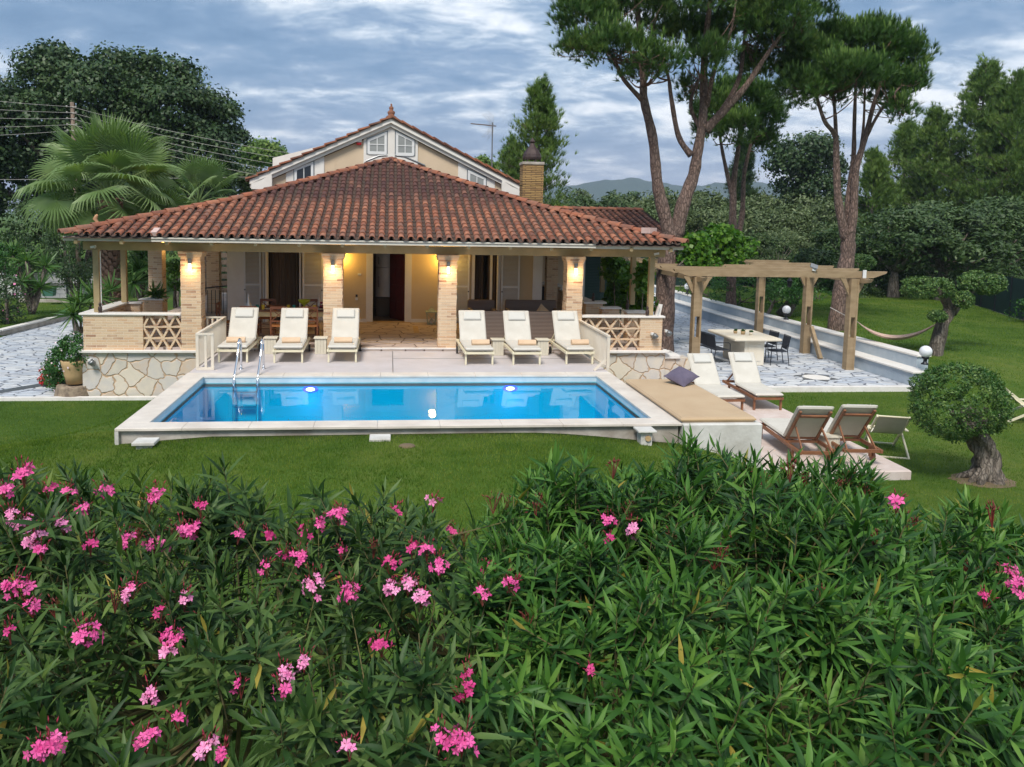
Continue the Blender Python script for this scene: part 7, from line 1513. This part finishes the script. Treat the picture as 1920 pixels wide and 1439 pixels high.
shr = [(0.45, 'pink flowering oleander shrub at the lower left corner of the picture'), (1.55, 'pink flowering oleander shrub, second from the left of the hedge'), (2.6, 'pink flowering oleander shrub below the left half of the pool'), (3.6, 'oleander shrub with many pink clusters below the middle of the pool'),
       (4.6, 'mostly green oleander shrub with few blooms, right of the densest pink ones'), (5.6, 'tallest green oleander shrub, in front of the white platform'), (6.6, 'green oleander shrub with red buds before the teak loungers'), (7.7, 'green oleander shrub at the lower right corner of the picture')]
xc = np.array([s[0] for s in shr])
n0 = 1800
x = rng.uniform(-0.3, 8.6, n0); y = rng.uniform(-9.95, -7.45, n0); lowm = 0.11*np.sin(x*5.1+y*2.3)*np.sin(y*4.7-x*1.7)+0.05*np.sin(x*9.3-y*3.1+1)*np.sin(y*8.1+x*2.2); kk = rng.random(n0) < 0.76+5.5*lowm; x, y = x[kk], y[kk]; n0 = len(x); ztp = canopy(x, y)+rng.normal(size=n0)*0.075
x2 = rng.uniform(-0.3, 8.6, 900); y2 = rng.uniform(-9.95, -7.4, 900); z2 = canopy(x2, y2)-rng.uniform(0.3, 0.85, 900)
# a fuller right half
x3 = rng.uniform(4.3, 8.0, 300); y3 = rng.uniform(-9.6, -7.8, 300); z3 = canopy(x3, y3)+rng.uniform(0.0, 0.12, 300)
def dirs(x, y, n, s): d = rng.normal(size=(n, 3))*s+np.array([0, -0.12, 1.0]); d[:, 1] += -0.35*np.clip((-8.4-y), -1, 1); d[:, 2] = np.abs(d[:, 2]); return d/np.linalg.norm(d, axis=1, keepdims=True)
PT = np.concatenate([np.stack([x, y, ztp], 1), np.stack([x3, y3, z3], 1)]); DT = np.concatenate([dirs(x, y, n0, 0.30), dirs(x3, y3, 300, 0.22)])
PU = np.stack([x2, y2, z2], 1); DU = dirs(x2, y2, 900, 0.38)
own = np.argmin(np.abs(PT[:, None, 0]+0.15*rng.normal(size=(len(PT), 1))-xc[None]), 1); ownu = np.argmin(np.abs(PU[:, None, 0]-xc[None]), 1)
SH = []
for i, (xx, lb) in enumerate(shr):
    t = thing('oleander_shrub', lb, 'shrub', (xx, -8.8, -1.15), 'oleander hedge in the foreground'); SH.append(t)
    k = own == i; ku = ownu == i
    V, F = shoots(PT[k], DT[k], 0.34, 10); mt_ = 'oleander_leaf' if i >= 4 else 'oleander_leaf_dark'
    V2, F2 = shoots(PU[ku], DU[ku], 0.34, 6)
    np_mesh('foliage', np.concatenate([V, V2]), np.concatenate([F, F2+len(V)]), mt_, t)
    mb = MB(); root = Vector((xx, -8.8, -1.15)); r_ = random.Random(i)
    stems = []
    for s in range(14):
        a = r_.uniform(0, 2*PI); e = Vector((xx+r_.uniform(-.55, .55), -8.75+r_.uniform(-.75, .75), r_.uniform(0.4, 0.9))); b_ = root+Vector((0.18*math.cos(a), 0.18*math.sin(a), 0)); limb(mb, b_, e, 0.018, 0.012, 0.02, 5, 6); stems.append(e)
    for q, d in list(zip(PT[k], DT[k]))+list(zip(PU[ku], DU[ku]))[::2]:
        a = Vector(q); b_ = a-Vector(d)*0.42; mb.tube([b_, a], [0.0045, 0.002], 4, False)
        e = min(stems, key=lambda s: (s-b_).length)
        if r_.random() < 0.8: mb.tube([e, e.lerp(b_, 0.55)+Vector((0, 0, -0.06)), b_], [0.008, 0.006, 0.0045], 4, False)
    mb.build('stems', 'stem', t)
# flower and bud clusters
def petal_flower():
    V = []; F = []
    for k in range(5):
        a = 2*PI*k/5; i = len(V); ca, sa = math.cos(a), math.sin(a); cb, sb = math.cos(a+0.55), math.sin(a+0.55); cc_, sc_ = math.cos(a-0.45), math.sin(a-0.45)
        V += [(0, 0, 0), (0.62*cc_, 0.62*sc_, 0.10), (1.02*ca, 1.02*sa, 0.20), (0.70*cb, 0.70*sb, 0.16)]; F.append((i, i+1, i+2, i+3))
    return np.array(V), np.array(F)
FT, FF = petal_flower()
BT = np.array([[0, 0, -.2], [0.16, 0, 0.4], [-0.08, 0.14, 0.4], [-0.08, -0.14, 0.4], [0, 0, 1.1]]); BF = np.array([[0, 1, 2], [0, 2, 3], [0, 3, 1], [1, 4, 2], [2, 4, 3], [3, 4, 1]])
def cluster(px, py, mat, n, rad, nb, up=0.03, fs=0.021):
    p = hit(px, py)+np.array([0, 0, up]); tocam = (CC-p)/np.linalg.norm(CC-p); i = int(np.argmin(np.abs(xc-p[0]))); par = SH[i]
    D = rng.normal(size=(n, 3))*0.6+tocam*0.8+np.array([0, 0, 0.6]); D /= np.linalg.norm(D, axis=1, keepdims=True); Q = p+D*rad*rng.uniform(0.55, 1.0, n)[:, None]*np.array([1, 1, 0.8])
    f = None
    if n:
        V, F = scatter(FT, FF, frames(D+rng.normal(size=(n, 3))*0.3, None, fs*rng.uniform(0.75, 1.15, n)), Q); f = np_mesh('flower_cluster', V, F, mat, par)
    D = rng.normal(size=(nb, 3))*0.5+np.array([0, 0, 1.0]); D /= np.linalg.norm(D, axis=1, keepdims=True); q = p+D*rad*rng.uniform(0.5, 1.25, nb)[:, None]
    V, F = scatter(BT, BF, frames(D, None, 0.024*rng.uniform(0.6, 1.1, nb)), q); b = np_mesh('buds' if f else 'bud_cluster', V, F, 'bud' if n else 'bud_dark', f or par)
    st = []; mb = MB()
    for k in range(0, nb, 2): mb.tube([tuple(p-np.array([0, 0, 0.05])), tuple(q[k])], [0.0022, 0.0015], 4, False)
    mb.build('stalks', 'bud_dark', f or par)
fl = [(45, 907, 9, 'p'), (10, 935, 8, 'p'), (90, 930, 5, 'd'), (127, 935, 5, 'p'), (195, 932, 9, 'p'), (295, 940, 10, 'p'), (280, 957, 3, 'p'), (377, 965, 4, 'd'), (22, 980, 8, 'l'), (45, 992, 5, 'l'), (155, 970, 9, 'p'), (120, 997, 7, 'l'), (65, 1025, 12, 'l'), (77, 1045, 6, 'p'), (235, 1027, 6, 'p'), (170, 1035, 5, 'd'), (295, 1035, 12, 'p'),
      (345, 1010, 12, 'p'), (365, 1005, 6, 'p'), (635, 980, 12, 'p'), (600, 995, 9, 'p'), (575, 1010, 6, 'd'), (445, 1015, 5, 'p'), (505, 1015, 7, 'd'), (530, 1055, 5, 'd'), (560, 1060, 10, 'p'), (500, 1078, 4, 'p'), (587, 1110, 15, 'l'), (652, 1130, 15, 'p'), (765, 1110, 10, 'l'), (735, 1120, 9, 'l'), (790, 1135, 9, 'l'), (825, 1075, 11, 'p'), (730, 1070, 7, 'd'),
      (800, 1047, 5, 'p'), (772, 1042, 5, 'd'), (845, 1007, 5, 'd'), (810, 955, 3, 'l'), (745, 970, 2, 'd'), (25, 1115, 10, 'p'), (45, 1120, 6, 'p'), (62, 1150, 5, 'p'), (162, 1210, 14, 'p'), (325, 1210, 9, 'p'), (315, 1240, 5, 'l'), (345, 1140, 7, 'l'), (240, 1130, 7, 'l'), (250, 1115, 3, 'p'), (452, 1302, 3, 'p'), (532, 1280, 7, 'l'), (530, 1305, 6, 'p'), (570, 1255, 5, 'l'),
      (285, 1320, 6, 'l'), (335, 1365, 5, 'p'), (95, 1415, 10, 'p'), (75, 1422, 7, 'p'), (275, 1405, 10, 'p'), (385, 1420, 9, 'l'), (415, 1432, 5, 'p'), (715, 1225, 9, 'd'), (870, 1310, 8, 'd'), (875, 1275, 3, 'd'), (865, 1412, 14, 'p'), (830, 1400, 6, 'p'), (905, 1130, 7, 'p'), (915, 1080, 4, 'd'), (955, 1105, 4, 'p'), (20, 1200, 3, 'd'), (300, 1165, 3, 'd'), (640, 1045, 3, 'd'),
      (1142, 990, 9, 'p'), (1187, 1005, 7, 'l'), (1140, 1025, 3, 'd'), (1680, 955, 4, 'p'), (1895, 1088, 9, 'p'), (1912, 1112, 9, 'p'), (1845, 1135, 5, 'd'), (965, 1110, 2, 'p'), (1105, 1270, 2, 'd'), (655, 1420, 4, 'l')]
for px, py, n, c in fl: cluster(px, py, {'p': 'petal', 'l': 'petal_pale', 'd': 'petal_deep'}[c], max(3, int(n*1.25)), 0.035+0.0032*n, 7+n//2, fs=0.0220)
for px, py in ((925, 945), (1012, 945), (1005, 960), (1262, 1010), (1340, 1050), (1540, 1118), (1482, 885), (1590, 900), (1430, 905), (1700, 975), (1715, 990), (1840, 1078), (1862, 968), (990, 1165), (1350, 1045), (1150, 880), (1395, 890), (1365, 1020), (215, 1130), (105, 1140), (330, 1000), (870, 1010), (700, 1030), (1480, 910), (1510, 905), (1620, 925), (1180, 960), (1640, 1010), (1810, 1070), (1870, 1090), (950, 945), (1575, 915), (255, 1005)):
    cluster(px, py, None, 0, 0.042, 15, 0.0)

# ---------------------------------------------------------------- evening haze
mb = MB(); mb.box(-3100, 3100, -500, 4100, -5, 230); hz = mb.build('haze', None); tag(hz, 'thin evening haze', 'haze', kind='stuff')
m = bpy.data.materials.new('haze'); m.use_nodes = True; t = m.node_tree; t.nodes.remove(t.nodes['Principled BSDF'])
pv = N(t, 'ShaderNodeVolumePrincipled'); pv.inputs['Color'].default_value = (0.62, 0.74, 0.95, 1); pv.inputs['Density'].default_value = 0.00028; pv.inputs['Anisotropy'].default_value = 0.0
t.links.new(pv.outputs[0], t.nodes['Material Output'].inputs['Volume']); hz.data.materials.append(m)
